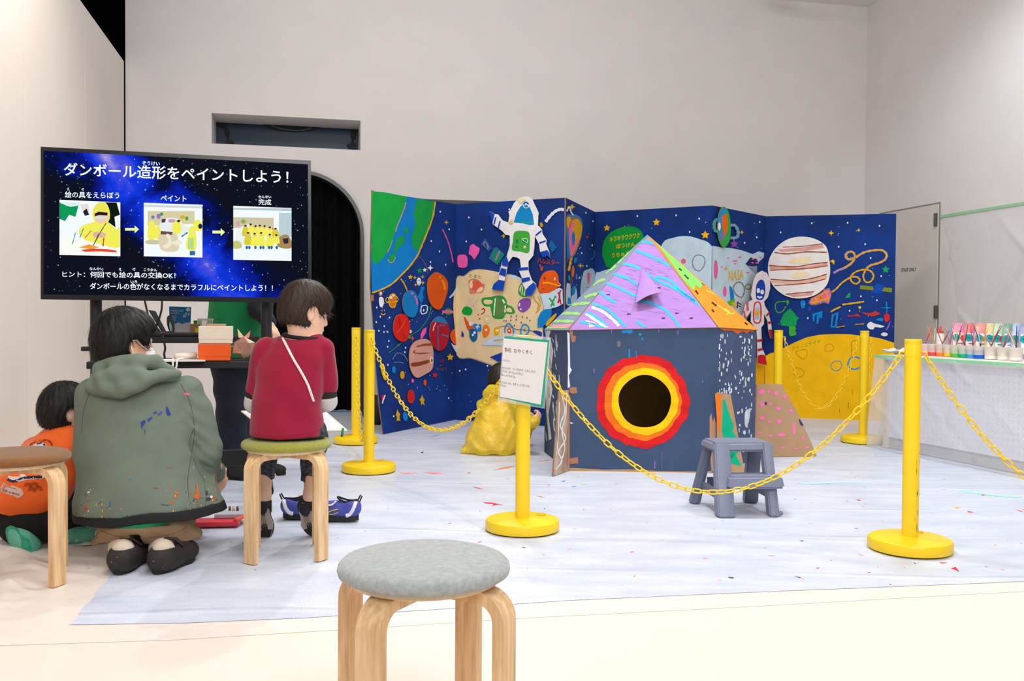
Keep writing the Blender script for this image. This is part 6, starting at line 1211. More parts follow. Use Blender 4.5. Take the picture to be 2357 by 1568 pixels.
slide('slide_picture', (0, 0, 1.0), [(331, 467), (466, 471.5), (466, 593), (331, 590)], [('p', '#cfd8d6', [331, 470, 466, 475, 466, 480, 331, 476]), ('p', '#d8cfa4', [340, 486, 448, 486, 448, 515, 340, 520]), ('e', '#9a7ac0', 365, 498, 5, 6), ('e', '#3a9a5a', 372, 493, 4, 4), ('e', '#4a8ad0', 352, 500, 4, 4), ('e', '#e0b03a', 420, 500, 6, 5), ('e', '#58a83a', 430, 503, 4, 5), ('P', '#e9efef', [370, 510, 385, 502, 410, 504, 425, 520, 440, 528, 420, 545, 370, 540]), ('p', '#4a3a5a', [372, 505, 382, 503, 380, 512, 372, 513]), ('p', '#c89ab0', [388, 505, 402, 505, 408, 513, 388, 512]), ('P', YC, [342, 515, 350, 508, 356, 516, 362, 540, 352, 552, 340, 548]), ('P', YC, [360, 522, 366, 520, 372, 548, 360, 550]), ('P', YC, [400, 512, 412, 508, 418, 530, 406, 540, 396, 528]), ('e', '#3a2a24', 411, 509, 4, 3), ('P', YC, [446, 512, 455, 506, 464, 512, 464, 530, 448, 530]), ('P', YC, [436, 524, 446, 522, 452, 545, 450, 575, 432, 575, 428, 560, 434, 540]), ('p', '#b7dc8a', [434, 548, 446, 548, 446, 575, 432, 572]), ('e', '#2a2a30', 461, 521, 5, 6), ('s', '#2a8a7a', 3, [418, 545, 432, 535]), ('P', '#cfc6a0', [334, 556, 350, 552, 372, 556, 366, 562, 340, 562]), ('P', '#ddd3b4', [368, 538, 398, 536, 410, 548, 412, 572, 398, 580, 372, 576, 366, 556]), ('p', '#6a5040', [370, 532, 398, 534, 396, 541, 370, 540]), ('P', '#efe8d2', [382, 540, 390, 540, 396, 556, 412, 552, 420, 560, 408, 566, 396, 562, 386, 572, 374, 568, 388, 556]), ('p', '#2a6aa8', [437, 578, 449, 578, 449, 588, 437, 588])])
ppl = [(565, 530, 8, 24), (577, 526, 7, 22), (588, 530, 8, 22), (598, 528, 7, 20), (609, 530, 8, 22), (621, 532, 8, 20), (634, 536, 9, 22), (571, 548, 9, 28), (586, 550, 9, 28), (601, 549, 10, 30), (621, 553, 10, 30), (636, 550, 8, 20)]
shp = [('p', '#b7cacc', [537, 476, 671, 480, 671, 486, 537, 483]), ('p', '#cfc6a6', [537, 500, 630, 502, 630, 525, 537, 525]), ('p', '#bcd2d8', [642, 490, 671, 490, 671, 545, 642, 545]), ('e', '#d83a3a', 627, 527, 3, 2), ('e', '#8fae4a', 560, 510, 6, 5), ('e', '#d8a0b0', 548, 515, 4, 6), ('P', '#eef2f2', [545, 535, 560, 520, 580, 520, 580, 560, 545, 560]), ('P', '#c7c87a', [537, 556, 552, 556, 556, 570, 537, 572]), ('P', '#a88a5a', [640, 548, 660, 540, 671, 556, 668, 572, 640, 568]), ('p', '#3a2a3a', [650, 550, 664, 548, 664, 560, 654, 562])]
for x, y, w, h in ppl: shp += [('P', YC if (x + y) % 3 else YD, [x - w * .6, y - h * .3, x, y - h * .5, x + w * .6, y - h * .3, x + w, y + h * .45, x, y + h * .6, x - w, y + h * .45]), ('e', '#e8c0a0', x, y - h * .28, 2.6, 3.2), ('e', '#3a2a24', x, y - h * .42, 3, 2.2)]
for x in (568, 574, 588, 600, 606, 619, 625, 637): shp.append(('e', '#1f6fae', x, 570, 3, 4))
slide('slide_picture', (0, 0, 1.0), [(537, 474), (671, 479), (671, 601), (537, 598)], shp)
# stand
STD_ = thing('tv_stand', 'black wheeled television stand with two posts and shelves', 'stand', G(420, 1100, 0))
BK = M('black_steel', '#1d1d20', .45, .08, 50, spec=.4)
tn_ = Vector((tpl.n.x, tpl.n.y, 0)).normalized(); back = -tn_
def on_tv(px, d):   # ground point under the line parallel to the screen, d behind it, seen at pixel column px
    pl_ = Plane(TTL + back * d, tn_); h_ = pl_.hit(px, 735); return Vector((h_.x, h_.y, 0))
PL_, PR_ = on_tv(221, .11), on_tv(613, .11)
for p in (PL_, PR_):
    b = B(); b.lathe([(.027, .12), (.027, 1.55), (.02, 1.555)], p, 20); b.build('post', BK, STD_, sharp=40)
    f_, k_ = p + tn_ * .36, p + back * .42; b = B(); b.tube([f_ + Vector((0, 0, .118)), k_ + Vector((0, 0, .118))], .031, 16); b.build('foot_tube', BK, STD_, sharp=40)
    for e_ in (f_ + back * .05, k_ + tn_ * .05):
        b = B(); b.box(e_ + Vector((0, 0, .075)), (.03, .04, .04), bev=.005); ca = b.build('caster', BK, STD_)
        for s_ in (-1, 1):
            b = B(); ax = tx * (.014 * s_); b.tube([e_ + ax * .6 + Vector((0, 0, .036)), e_ + ax * 1.6 + Vector((0, 0, .036))], .028, 14); b.build('wheel', M('rubber_wheel', '#1a1a1b', .7), ca, sharp=40)
mid = (PL_ + PR_) / 2; an = math.atan2(tx.y, tx.x); span = (PR_ - PL_).length
zsh = J(430, 833, (mid + tn_ * .28).y).z
b = B(); b.box(mid + tn_ * .02 + Vector((0, 0, zsh - .018)), (span + .02, .40, .034), rot=an, bev=.004); b.build('front_shelf', BK, STD_)
zr = J(430, 771, (mid + back * .33).y).z
b = B(); b.box(mid + back * .26 + Vector((0, 0, zr - .02)), (span - .07, .30, .036), rot=an, bev=.004); b.build('rear_shelf', BK, STD_)
b = B(); zc = J(520, 1058, mid.y).z; b.box(mid + Vector((0, 0, zc)), (span - .05, .025, .085), rot=an, bev=.004); b.build('cross_bar', BK, STD_)
b = B(); b.box(mid + back * .0 + Vector((0, 0, 1.38)), (span + .1, .03, .3), rot=an); b.build('mount_plate', BK, STD_)
b = B(); b.box(PL_ + tn_ * .0 - tx * .03 + Vector((0, 0, J(205, 803, PL_.y).z)), (.07, .05, .022), rot=an, bev=.004); b.build('clamp', BK, STD_)
def at_sh(px, d, z=None): p = on_tv(px, d); return Vector((p.x, p.y, zsh if z is None else z))
# things on the front shelf
def carton(name, xa, xb, d, z, hgt, dep, mat, label, extra=None):
    a, c = on_tv(xa, d), on_tv(xb, d); t = thing(name, label, 'box', ((a + c) / 2).to_tuple()[:2] + (z,)); w = (c - a).length; ce = (a + c) / 2 + back * dep / 2
    b = B(); b.box(ce + Vector((0, 0, z + hgt * .36)), (w - .004, dep - .004, hgt * .72), rot=an, bev=.002); b.build('tray', mat, t)
    b = B(); b.box(ce + Vector((0, 0, z + hgt * .62)), (w, dep, hgt * .76), rot=an, bev=.003); b.build('lid', mat, t); return t, ce, w
zA_ = J(490, 830, on_tv(490, -.12).y).z
carton('card_box', 455.5, 531, -.12, zsh + .002, J(490, 792, on_tv(490, -.12).y).z - zsh - .002, .12, M('orange_box', '#ee5a14', .7, .04, 20), 'orange carton at the bottom of the stack on the stand shelf')
zB0 = J(490, 791.5, on_tv(490, -.12).y).z + .001; zB1 = J(490, 751, on_tv(490, -.12).y).z
t_, ce_, w_2 = carton('card_box', 456.5, 535.5, -.12, zB0, zB1 - zB0, .13, M('cream_box', '#e6d9c4', .8, .04, 20), 'cream carton stacked on the orange one')
b = B(); b.box(ce_ + Vector((.0, 0, zB1 + .006)), (.09, .05, .010), rot=an + .1, bev=.002); o = b.build('card_offcut', KR); tag(o, 'small bare card offcut lying on top of the cream carton', 'card')
# painted card model (faceted, with ears)
pc = at_sh(561, -.06) + Vector((0, 0, .062)); t = thing('card_model', 'small painted card creature with pointed ears beside the orange box', 'model', (pc.x, pc.y, zsh))
bm = bmesh.new(); bmesh.ops.create_icosphere(bm, subdivisions=1, radius=.06)
for v in bm.verts: v.co = Vector((v.co.x * 1.0, v.co.y * .9, max(v.co.z * .95, -.056)))
b = B(); b.bm(bm, Matrix.Translation(pc) @ Matrix.Rotation(.4, 4, 'Z')); b.m = [(0 if f[0] % 3 else 1) for f in b.f]; b.build('faceted_body', [M('brown_card_glossy', '#9a6a58', .35, .2, 20, coat=.4), M('cream_card_glossy', '#d9c09c', .4, .15, 20, coat=.3)], t)
for dx, dz, lx, lz, c in ((-.01, .05, -.02, .045, '#ecd6b0'), (.012, .05, .02, .035, '#e08a80'), (.05, .01, .035, .012, '#d9a48a'), (-.055, .005, -.03, .012, '#efdfb8')):
    q0 = pc + tx * dx + Vector((0, 0, dz)); tip_ = q0 + tx * lx + Vector((0, 0, lz)); b = B(); b.add([q0 + tx * .014, q0 - tx * .014, q0 + back * .014, tip_], [(0, 1, 3), (1, 2, 3), (2, 0, 3), (2, 1, 0)]); recalc(b.build('ear', P(c), t))
# sheets of paper, plate, rope
t1_ = at_sh(400, -.1); b = B(); b.box(t1_ + Vector((0, 0, .004)), (.27, .17, .006), rot=an + .15); tag(b.build('paper_stack', M('paper_white', '#eee8e2', .7)), 'stack of white paper sheets lying on the stand shelf', 'paper')
t1_ = at_sh(428, -.12); b = B(); b.tube([t1_ + Vector((-.04, -.03, .024)), t1_ + Vector((.03, .05, .028))], .014, 12); tag(b.build('paper_roll', M('paper_cream', '#efe4d4', .7), smooth=True), 'small cream paper roll on the end of the white paper sheets', 'roll')
a_ = at_sh(404, -.185); b = B(); b.tube([a_ + Vector((-.03, .05, .014)), a_ + Vector((-.012, -.0, .01)), a_ + Vector((-.012, -.005, -.05)), a_ + Vector((-.006, -.005, -.07)), a_ + Vector((.006, -.005, -.02)), a_ + Vector((.008, .0, .012)), a_ + Vector((.02, .05, .016))], .0045, 8); tag(b.build('cotton_rope', M('white_cotton_cord', '#e9e6e2', .9), smooth=True), 'white cotton cord looped over the front of the stand shelf', 'cord')
t1_ = at_sh(585, -.02); b = B(); b.box(t1_ + Vector((0, 0, .02)), (.05, .03, .036), rot=.4, bev=.006); b.build
o = b.build('green_scrap', M('green_plastic', '#179a55', .4)); tag(o, 'green plastic scrap beside the card creature on the shelf', 'scrap')
# rear shelf: laptop, disc, flyer, boxes, basket
def rs(px, d, dz=0): p = on_tv(px, d); return Vector((p.x, p.y, zr + .001 + dz))
lp = rs(400, .30); lt = thing('laptop', 'dark laptop standing open on the rear shelf behind the man', 'laptop', lp)
b = B(); b.box(lp + Vector((0, 0, .008)), (.30, .20, .014), rot=an, bev=.004); b.build('laptop_base', M('laptop_grey', '#2c2a2c', .4), lt)
s0_, s1_ = rs(352, .30), None
sq = [J(377, 768, lp.y + .02), J(344, 714, lp.y - .02), J(358, 716, lp.y + .14), J(386, 769, lp.y + .16)]
b = B(); b.prism(sq, Vector((-.006, 0, 0))); recalc(b.build('laptop_lid', M('laptop_screen', '#3a3b40', .3), lt))
ds = J(392, 747, on_tv(392, .24).y); t = thing('disc_display', 'black oval souvenir disc with picture on a small foot', 'ornament', (ds.x, ds.y, zr))
b = B(); ry = .048; pts_ = [J(392 + 7.5 * cos(a) + 6 * sin(a) * .6, 747 + 20.5 * sin(a), ds.y + .02 * cos(a)) for a in np.linspace(0, 2 * pi, 29)[:-1]]; b.prism(pts_, Vector((.003, .006, 0))); recalc(b.build('disc', M('black_gloss_disc', '#0c100f', .2, .3, 20), t))
b = B(); b.box(Vector((ds.x - .005, ds.y, zr + .017)), (.03, .05, .01), bev=.003); b.build('foot', BK, t)
b = B(); b.poly([p + Vector((-.0005, -.002, 0)) for p in [J(393 + 3 * cos(a) + 2.6 * sin(a) * .6, 752 + 11 * sin(a), ds.y + .01 * cos(a) - .003) for a in np.linspace(0, 2 * pi, 13)[:-1]]]); b.build('picture', P('#7f9a98'), t)
Yf = on_tv(414, .37).y; fpl = Plane(on_tv(414, .37), tn_); FQ = [(389.2, 705.5), (440, 707), (438, 767.5), (391, 767.3)]
t = thing('flyer', 'blue and white leaflet propped upright on the rear shelf', 'flyer', fpl.hit(414, 767))
b = B(); b.prism([fpl.hit(*q_) for q_ in FQ], back * .004); recalc(b.build('sheet', M('flyer_blue', '#0f7ab8', .4, .05, 10), t))
C2 = crop(370, 690, 1882 / 120)
b = B(); b.poly([fpl.hit(*p, .001) for p in shape_polys(('p', 0, [480, 870, 560, 860, 620, 825, 700, 845, 780, 880, 880, 835, 960, 830, 1080, 810, 1065, 1212, 330, 1212, 400, 1000]), C2)[0]]); b.build('cloud_print', P('#d3cfd2'), t)
b = B(); ft = lambda s, x0, y0, x1, y1, h: text_on(b, s, 370 + x0 / C2[2], 690 + y0 / C2[2], 370 + x1 / C2[2], 690 + y1 / C2[2], h / C2[2], lambda x, y: fpl.hit(x, y, .0012), .02)
ft('宇宙図工船で', 365, 430, 830, 438, 68); ft('あそぼう', 360, 518, 660, 522, 62); ft('親子の図工ワークショップ', 370, 322, 660, 325, 26); ft('開催のお知らせ', 430, 588, 590, 590, 20)
for sh in (('e', 0, 985, 355, 82, 70), ('P', 0, [845, 520, 870, 570, 905, 600, 910, 640, 845, 620, 790, 640, 800, 600, 825, 570]), ('e', 0, 915, 510, 34, 44), ('e', 0, 1015, 515, 30, 34), ('s', 0, 36, [990, 560, 1000, 660])): b.poly([fpl.hit(*p, .0011) for p in shape_polys(sh, C2)[0]])
for k in range(9): b.poly([fpl.hit(370 + x / C2[2], 690 + y / C2[2], .0011) for x, y in ((400, 610 + k * 20), (560 - 20 * (k % 3), 612 + k * 20), (560 - 20 * (k % 3), 618 + k * 20), (400, 616 + k * 20))])
b.build('lettering', P('#cfdde6'), t)
for nm, lab, xa, xb, ya, yb, d, c, dep in (('kraft_box', 'small kraft box with yellow sticker beside the leaflet', 439, 462, 746, 768, .33, '#9a7a4e', .1), ('green_box', 'bright green packet standing behind the kraft box', 446, 464, 738, 768, .40, '#2fae3e', .03), ('white_basket', 'white slatted plastic basket behind the cream carton', 457, 489, 733, 768, .36, '#e6dfd8', .12)):
    a, c_ = on_tv(xa, d), on_tv(xb, d); hh = J((xa + xb) / 2, ya, (a.y + c_.y) / 2).z - zr; ce = (a + c_) / 2 + back * dep * 0
    t = thing(nm, lab, 'box' if 'box' in nm else 'basket', (ce.x, ce.y, zr)); w = (c_ - a).length
    if nm == 'white_basket':
        mt = M('white_basket_plastic', c, .5)
        for z in (.004, hh * .5, hh - .01): b = B(); [b.box(ce + o_ + Vector((0, 0, zr + z + .004)), s_, rot=an) for o_, s_ in ((tn_ * .05, (w, .005, .008)), (back * .05, (w, .005, .008)), (tx * w / 2, (.005, .1, .008)), (tx * -w / 2, (.005, .1, .008)))]; b.build('rim_band', mt, t)
        for k in range(8): b = B(); b.box(ce + tn_ * .05 + tx * (w * (k / 7 - .5)) + Vector((0, 0, zr + hh / 2)), (.006, .004, hh), rot=an); b.build('slat', mt, t)
        b = B(); b.box(ce + Vector((0, 0, zr + .008)), (w, .1, .006), rot=an); b.build('basket_floor', mt, t)
    else:
        b = B(); b.box(ce + Vector((0, 0, zr + hh / 2 + .001)), (w, min(dep, .05), hh), rot=an, bev=.002); b.build('carton', M(nm + '_card', c, .7), t)
        if nm == 'kraft_box':
            b = B(); b.box(ce + tn_ * .0262 + tx * w * .2 + Vector((0, 0, zr + hh * .42)), (w * .5, .001, hh * .42), rot=an); b.build('sticker', P('#cdb92a'), t)
# cables behind the screen
for k, pts in enumerate((((333, 690), (336, 705), (343, 735), (352, 766)), ((373, 690), (372, 712), (366, 735), (360, 752), (372, 768)), ((374, 772), (380, 800), (378, 815), (381, 832)))):
    dd = (.30, .36, .10)[k]; b = B(); b.tube([Vector(J(x, y, on_tv(x, dd).y)) for x, y in smooth_loop(list(pts), 4, False)], .0055, 8)
    tag(b.build('cable', M('grey_cable', '#5d5558' if k < 2 else '#222', .6), smooth=True), ('grey cable dropping behind the laptop from the television', 'grey cable curving beside the leaflet from the television', 'thin black cable hanging between the two stand shelves')[k], 'cable')
# ------------------------------------------------------------------ smooth bodies: distance fields blended and meshed
def A(v): return np.array([v[0], v[1], v[2]], dtype=np.float64)
class SDF:
    def __init__(s): s.pr = []; s.post = []
    def cone(s, a, b, r1, r2=None, k=.02, op='u'):
        a, b = A(a), A(b); r2 = r1 if r2 is None else r2; m = max(r1, r2); ba = b - a; L2 = max(ba @ ba, 1e-9)
        def fn(X, Y, Z):
            px, py, pz = X - a[0], Y - a[1], Z - a[2]
            t = np.clip((px * ba[0] + py * ba[1] + pz * ba[2]) / L2, 0, 1)
            return np.sqrt((px - ba[0] * t) ** 2 + (py - ba[1] * t) ** 2 + (pz - ba[2] * t) ** 2) - (r1 + (r2 - r1) * t)
        s.pr.append((fn, np.minimum(a, b) - m, np.maximum(a, b) + m, k, op)); return s
    def path(s, pts, rs, k=.015):
        for i in range(len(pts) - 1): s.cone(pts[i], pts[i + 1], rs[i], rs[i + 1], k)
        return s
    def ell(s, c, r, R=None, k=.02, op='u'):
        c = A(c); r = np.array(r, float); R = np.eye(3) if R is None else np.array([list(v) for v in R])   # rows of R: local axes
        def fn(X, Y, Z):
            p = [(X - c[0]) * R[i][0] + (Y - c[1]) * R[i][1] + (Z - c[2]) * R[i][2] for i in range(3)]
            k0 = np.sqrt(sum((p[i] / r[i]) ** 2 for i in range(3))); k1 = np.sqrt(sum((p[i] / r[i] ** 2) ** 2 for i in range(3))) + 1e-9
            return k0 * (k0 - 1) / k1
        ext = np.sqrt(((R * r[:, None]) ** 2).sum(0)); s.pr.append((fn, c - ext, c + ext, k, op)); return s
    def loft(s, rows, k=.02, yaw=0.0):
        rows = sorted([tuple(r) for r in rows]); zs = [r[0] for r in rows]; c_, s_ = cos(yaw), sin(yaw)
        def fn(X, Y, Z):
            g = [np.interp(Z, zs, [r[i] for r in rows]) for i in range(1, 5)]
            dx, dy = X - g[0], Y - g[1]; u, w = dx * c_ + dy * s_, -dx * s_ + dy * c_
            d = (np.sqrt((u / g[2]) ** 2 + (w / g[3]) ** 2 + 1e-9) - 1) * np.minimum(g[2], g[3])
            return np.maximum(np.maximum(d, Z - zs[-1]), zs[0] - Z)
        m = max(max(r[3], r[4]) for r in rows)
        s.pr.append((fn, np.array([min(r[1] for r in rows) - m, min(r[2] for r in rows) - m, zs[0]]), np.array([max(r[1] for r in rows) + m, max(r[2] for r in rows) + m, zs[-1]]), k, 'u')); return s
    def cut(s, fn): s.post.append(fn); return s
    def grid(s, h):
        lo = np.min([p[1] for p in s.pr if p[4] == 'u'], 0) - 3 * h - .01; hi = np.max([p[2] for p in s.pr if p[4] == 'u'], 0) + 3 * h + .01
        n = np.ceil((hi - lo) / h).astype(int) + 1
        ax = [lo[i] + h * np.arange(n[i]) for i in range(3)]; F = np.full(n, 1.0, dtype=np.float32)
        for fn, l, u, k, op in s.pr:
            m = k + 2 * h; i0 = np.clip(np.floor((l - m - lo) / h).astype(int), 0, n); i1 = np.clip(np.ceil((u + m - lo) / h).astype(int) + 1, 0, n)
            if (i1 <= i0).any(): continue
            sl = tuple(slice(i0[i], i1[i]) for i in range(3))
            X, Y, Z = ax[0][sl[0]][:, None, None], ax[1][sl[1]][None, :, None], ax[2][sl[2]][None, None, :]
            d = np.broadcast_to(fn(X, Y, Z), F[sl].shape).astype(np.float32); a = F[sl]
            if op == 'u': t = np.clip(.5 + .5 * (a - d) / k, 0, 1); F[sl] = a + (d - a) * t - k * t * (1 - t)
            else: d = -d; t = np.clip(.5 - .5 * (a - d) / k, 0, 1); F[sl] = a + (d - a) * t + k * t * (1 - t)
        X, Y, Z = ax[0][:, None, None], ax[1][None, :, None], ax[2][None, None, :]
        for fn in s.post: F = fn(F, X, Y, Z).astype(np.float32)
        return F, lo
    def nets(s, h):
        F, lo = s.grid(h); S = F < 0
        F[F == 0] = 1e-6
        c = [S[i:F.shape[0] - 1 + i, j:F.shape[1] - 1 + j, k:F.shape[2] - 1 + k] for i in (0, 1) for j in (0, 1) for k in (0, 1)]
        cnt = sum(x.astype(np.int8) for x in c); act = (cnt > 0) & (cnt < 8); I = np.argwhere(act)
        vid = np.full(act.shape, -1, np.int64); vid[act] = np.arange(len(I))
        pos = np.zeros((len(I), 3)); num = np.zeros(len(I)); off = [(i, j, k) for i in (0, 1) for j in (0, 1) for k in (0, 1)]
        V = [F[I[:, 0] + o[0], I[:, 1] + o[1], I[:, 2] + o[2]] for o in off]
        for a in range(8):
            for b in range(a + 1, 8):
                if sum(abs(off[a][i] - off[b][i]) for i in range(3)) != 1: continue
                m = (V[a] < 0) != (V[b] < 0); t = np.where(m, V[a] / np.where(m, V[a] - V[b], 1), 0)
                for i in range(3): pos[:, i] += np.where(m, off[a][i] + (off[b][i] - off[a][i]) * t, 0)
                num += m
        P_ = (I + pos / num[:, None]) * h + lo; fs = []
        for ax_, (u, w) in ((0, (1, 2)), (1, (2, 0)), (2, (0, 1))):
            s0 = [slice(None)] * 3; s1 = [slice(None)] * 3; s0[ax_] = slice(0, -1); s1[ax_] = slice(1, None)
            a, b = S[tuple(s0)], S[tuple(s1)]
            E = np.argwhere(a != b); E = E[(E[:, u] > 0) & (E[:, w] > 0) & (E[:, u] < S.shape[u] - 1) & (E[:, w] < S.shape[w] - 1)]
            ins = a[E[:, 0], E[:, 1], E[:, 2]]
            def cell(du, dw): q = E.copy(); q[:, u] += du; q[:, w] += dw; return vid[q[:, 0], q[:, 1], q[:, 2]]
            Q = np.stack([cell(-1, -1), cell(0, -1), cell(0, 0), cell(-1, 0)], 1); Q[~ins] = Q[~ins][:, ::-1]; fs.append(Q)
        return P_, np.concatenate(fs)
    def build(s, name, mat, parent, h=.007, relax=1):
        v, f = s.nets(h)
        for _ in range(relax):                      # light smoothing over the quads
            acc = np.zeros_like(v); n = np.zeros(len(v))
            for i in range(4):
                np.add.at(acc, f[:, i], v[f[:, (i + 1) % 4]] + v[f[:, (i + 3) % 4]]); np.add.at(n, f[:, i], 2)
            v = v * .5 + .5 * acc / np.maximum(n, 1)[:, None]
        o = mesh(name, v, f, mat, parent, smooth=True); o_bvh[o.name] = BVHTree.FromPolygons(v.tolist(), f.tolist()); return o
o_bvh = {}
def wrinkle(amp, sx, sy, sz, ph=0.0, amp2=None):
    def fn(F, X, Y, Z):
        w = np.sin(X * sx + 1.7 * np.sin(Z * sz * .6 + ph) + ph) * np.sin(Z * sz + 1.3 * np.sin(X * sx * .7 + Y * sy) + 2 * ph) + .5 * np.sin((X * sx + Z * sz) * 1.7 + Y * sy * 1.3 + 3 * ph)
        return F + amp * w
    return fn
def frame(th, tilt=0.0):
    f = Vector((cos(th) * cos(tilt), sin(th) * cos(tilt), -sin(tilt))); r = Vector((sin(th), -cos(th), 0)); return f, r, r.cross(f)
def head(S, C, fr, s, neck_to, neck_r):
    f, r, u = fr; R = (f, r, u); C = Vector(C); Lp = lambda a, b, c: C + (f * a + r * b + u * c) * s
    S.ell(Lp(-.01, 0, .02), np.array((.098, .078, .1)) * s, R); S.ell(Lp(.022, 0, -.03), np.array((.074, .064, .088)) * s, R, .03 * s)
    S.ell(Lp(.045, 0, -.088), np.array((.042, .042, .030)) * s, R, .03 * s); S.cone(Lp(.088, 0, .0), Lp(.104, 0, -.034), .008 * s, .0125 * s, .014 * s)
    S.ell(Lp(.088, 0, -.066), np.array((.010, .024, .009)) * s, R, .01 * s)
    for sd in (-1, 1):
        S.ell(Lp(-.012, sd * .078, -.012), np.array((.019, .010, .034)) * s, R, .01 * s)
        S.ell(Lp(.096, sd * .032, .006), np.array((.016, .016, .011)) * s, R, .012 * s, 's'); S.ell(Lp(-.004, sd * .090, -.010), np.array((.008, .006, .018)) * s, R, .006 * s, 's')
    S.cone(Lp(-.02, 0, -.05), neck_to, neck_r, neck_r * 1.08, .03 * s); return Lp
EYEW, EYED, LIP, BROW = M('eye_white', '#efe9e4', .3), M('iris_dark', '#1d1310', .25), M('lip', '#c27a6c', .5), M('brow_hair', '#231a16', .8)
def face_bits(t, Lp, fr, s):
    f, r, u = fr
    for sd in (-1, 1):
        b = B(); bm = bmesh.new(); bmesh.ops.create_uvsphere(bm, u_segments=14, v_segments=10, radius=.0125 * s); b.bm(bm, Matrix.Translation(Lp(.0795, sd * .032, .006))); e = b.build('eye', EYEW, t, smooth=True)
        b = B(); bm = bmesh.new(); bmesh.ops.create_uvsphere(bm, u_segments=12, v_segments=8, radius=.0075 * s); b.bm(bm, Matrix.Translation(Lp(.0858, sd * .032, .005))); b.build('iris', EYED, e, smooth=True)
        b = B(); b.tube([Lp(.093, sd * .018, .022), Lp(.092, sd * .032, .027), Lp(.082, sd * .046, .023)], [.002 * s, .003 * s, .0015 * s], 6); b.build('eyebrow', BROW, t, smooth=True)
    b = B(); b.tube([Lp(.090, -.021, -.066), Lp(.0985, -.007, -.065), Lp(.0985, .007, -.065), Lp(.090, .021, -.066)], [.002 * s, .004 * s, .004 * s, .002 * s], 6); b.build('mouth', LIP, t, smooth=True)
def hair(t, C, fr, s, col, ub=.045, un=-.075, vol=1.0, ear=.04, fa=.055, hi=None, h=.0048):
    f, r, u = fr; R = (f, r, u); C = Vector(C); Lp = lambda a, b, c: C + (f * a + r * b + u * c) * s; S = SDF()
    S.ell(Lp(-.014, 0, .026), np.array((.108, .090, .110)) * s * vol, R); S.ell(Lp(-.035, 0, -.02), np.array((.084, .082, .09)) * s * vol, R, .03 * s)
    S.ell(Lp(.03, 0, .05), np.array((.078, .078, .07)) * s * vol, R, .03 * s)
    for sd in (-1, 1): S.ell(Lp(-.004, sd * .092, -.016), np.array((.030, .040, ear)) * s, R, .008 * s, 's')
    Cn, fn_, rn, un_ = A(C), A(f), A(r), A(u)
    def cuts(F, X, Y, Z):
        dx, dy, dz = X - Cn[0], Y - Cn[1], Z - Cn[2]
        pf, pr, pu = [(dx * v[0] + dy * v[1] + dz * v[2]) / s for v in (fn_, rn, un_)]
        an = np.arctan2(pr, pf + .02)
        F = F + s * (.0012 * np.sin(an * 27 + 2.2 * np.sin(pu * 42) + pf * 30) + .0012 * np.sin(an * 53 + 3 * np.sin(pu * 30)))
        jag = .007 * np.sin(an * 31) + .005 * np.sin(an * 67)
        F = np.maximum(F, -s * np.maximum(fa - pf, pu - (ub + jag)))             # open face
        F = np.maximum(F, -s * np.maximum(.0 - pf + .18 * np.maximum(pu + .03, 0), pu - (-.005 + jag)))   # ahead of the ears
        F = np.maximum(F, s * ((un + jag * .7) - pu)); return F
    S.cut(cuts); o = S.build('hair', M('hair_strands', col, .5, .3, 30, .2, 90, spec=.35, stretch=(5, 5, .6), var2=hi), t, h=h * s, relax=1); return tufts(o, t, Lp, fr_=fr, s=s, col=col)
def tufts(o, t, Lp, fr_, s, col, N=2600):
    me = o.data; off = wloc(o); f, r, u = fr_; crown = Lp(-.045, 0, .125); v = []; fs = []
    for q in rng.integers(0, len(me.vertices), N):
        vt = me.vertices[int(q)]; p = vt.co + off; n = vt.normal; fl = p - crown; fl = fl - n * fl.dot(n)
        if fl.length < .004: continue
        fl = (fl.normalized() + Vector((0, 0, -.5)) + Vector(rng.normal(0, .22, 3))).normalized(); fl = (fl - n * fl.dot(n)).normalized(); w = n.cross(fl) * (rng.uniform(.0006, .0014) * s); L = rng.uniform(.018, .05) * s; li = rng.uniform(-.0005, .004) * s; k = len(v)
        if (p - Lp(0, 0, 0)).dot(u) < -.05 * s: L *= .4
        for a, (b1, b2) in enumerate(((0, -.001), (.5, .7), (1, .35 if rng.random() < .8 else 1.8))):
            c = p + fl * (L * b1) + n * (li * b2 + .0004); ww = w * (1 - .85 * b1); v += [c - ww, c + ww]
        fs += [(k, k + 1, k + 3, k + 2), (k + 2, k + 3, k + 5, k + 4)]
    m = mesh('loose_strands', v, fs, M('hair_loose', col, .5, .25, 60, spec=.25), o); m['kind'] = 'stuff'; return o
def hand(S, w, d, n, s=1.0, curl=.5, thumb=1, spread=.0):
    w = Vector(w); d = Vector(d).normalized(); n = Vector(n); n = (n - d * n.dot(d)).normalized(); sv = d.cross(n)
    S.ell(w + d * (.045 * s), np.array((.050, .040, .016)) * s, (d, sv, n), .015 * s)
    for i in range(4):
        p = w + d * (.080 * s) + sv * ((-.029 + .0195 * i) * s); an = 0.15; dd = (d + sv * (spread * (i - 1.5))).normalized(); L_ = (.036, .041, .038, .029)[i] * s; rr = .0088 * s
        for k in range(3):
            an += curl * (1, 1.2, .8)[k] * .9; q_ = p + (dd * cos(an) + n * sin(an)) * (L_ * (1, .72, .55)[k]); S.cone(p, q_, rr, rr * .9, .005 * s); p = q_; rr *= .9
    p = w + d * (.025 * s) - sv * (.030 * s * thumb); q_ = p + (d * .7 - sv * (.65 * thumb) + n * .35).normalized() * (.040 * s); S.cone(p, q_, .013 * s, .0105 * s, .012 * s)
    S.cone(q_, q_ + (d * .9 - sv * .1 * thumb + n * .5).normalized() * (.030 * s), .0105 * s, .009 * s, .006 * s)
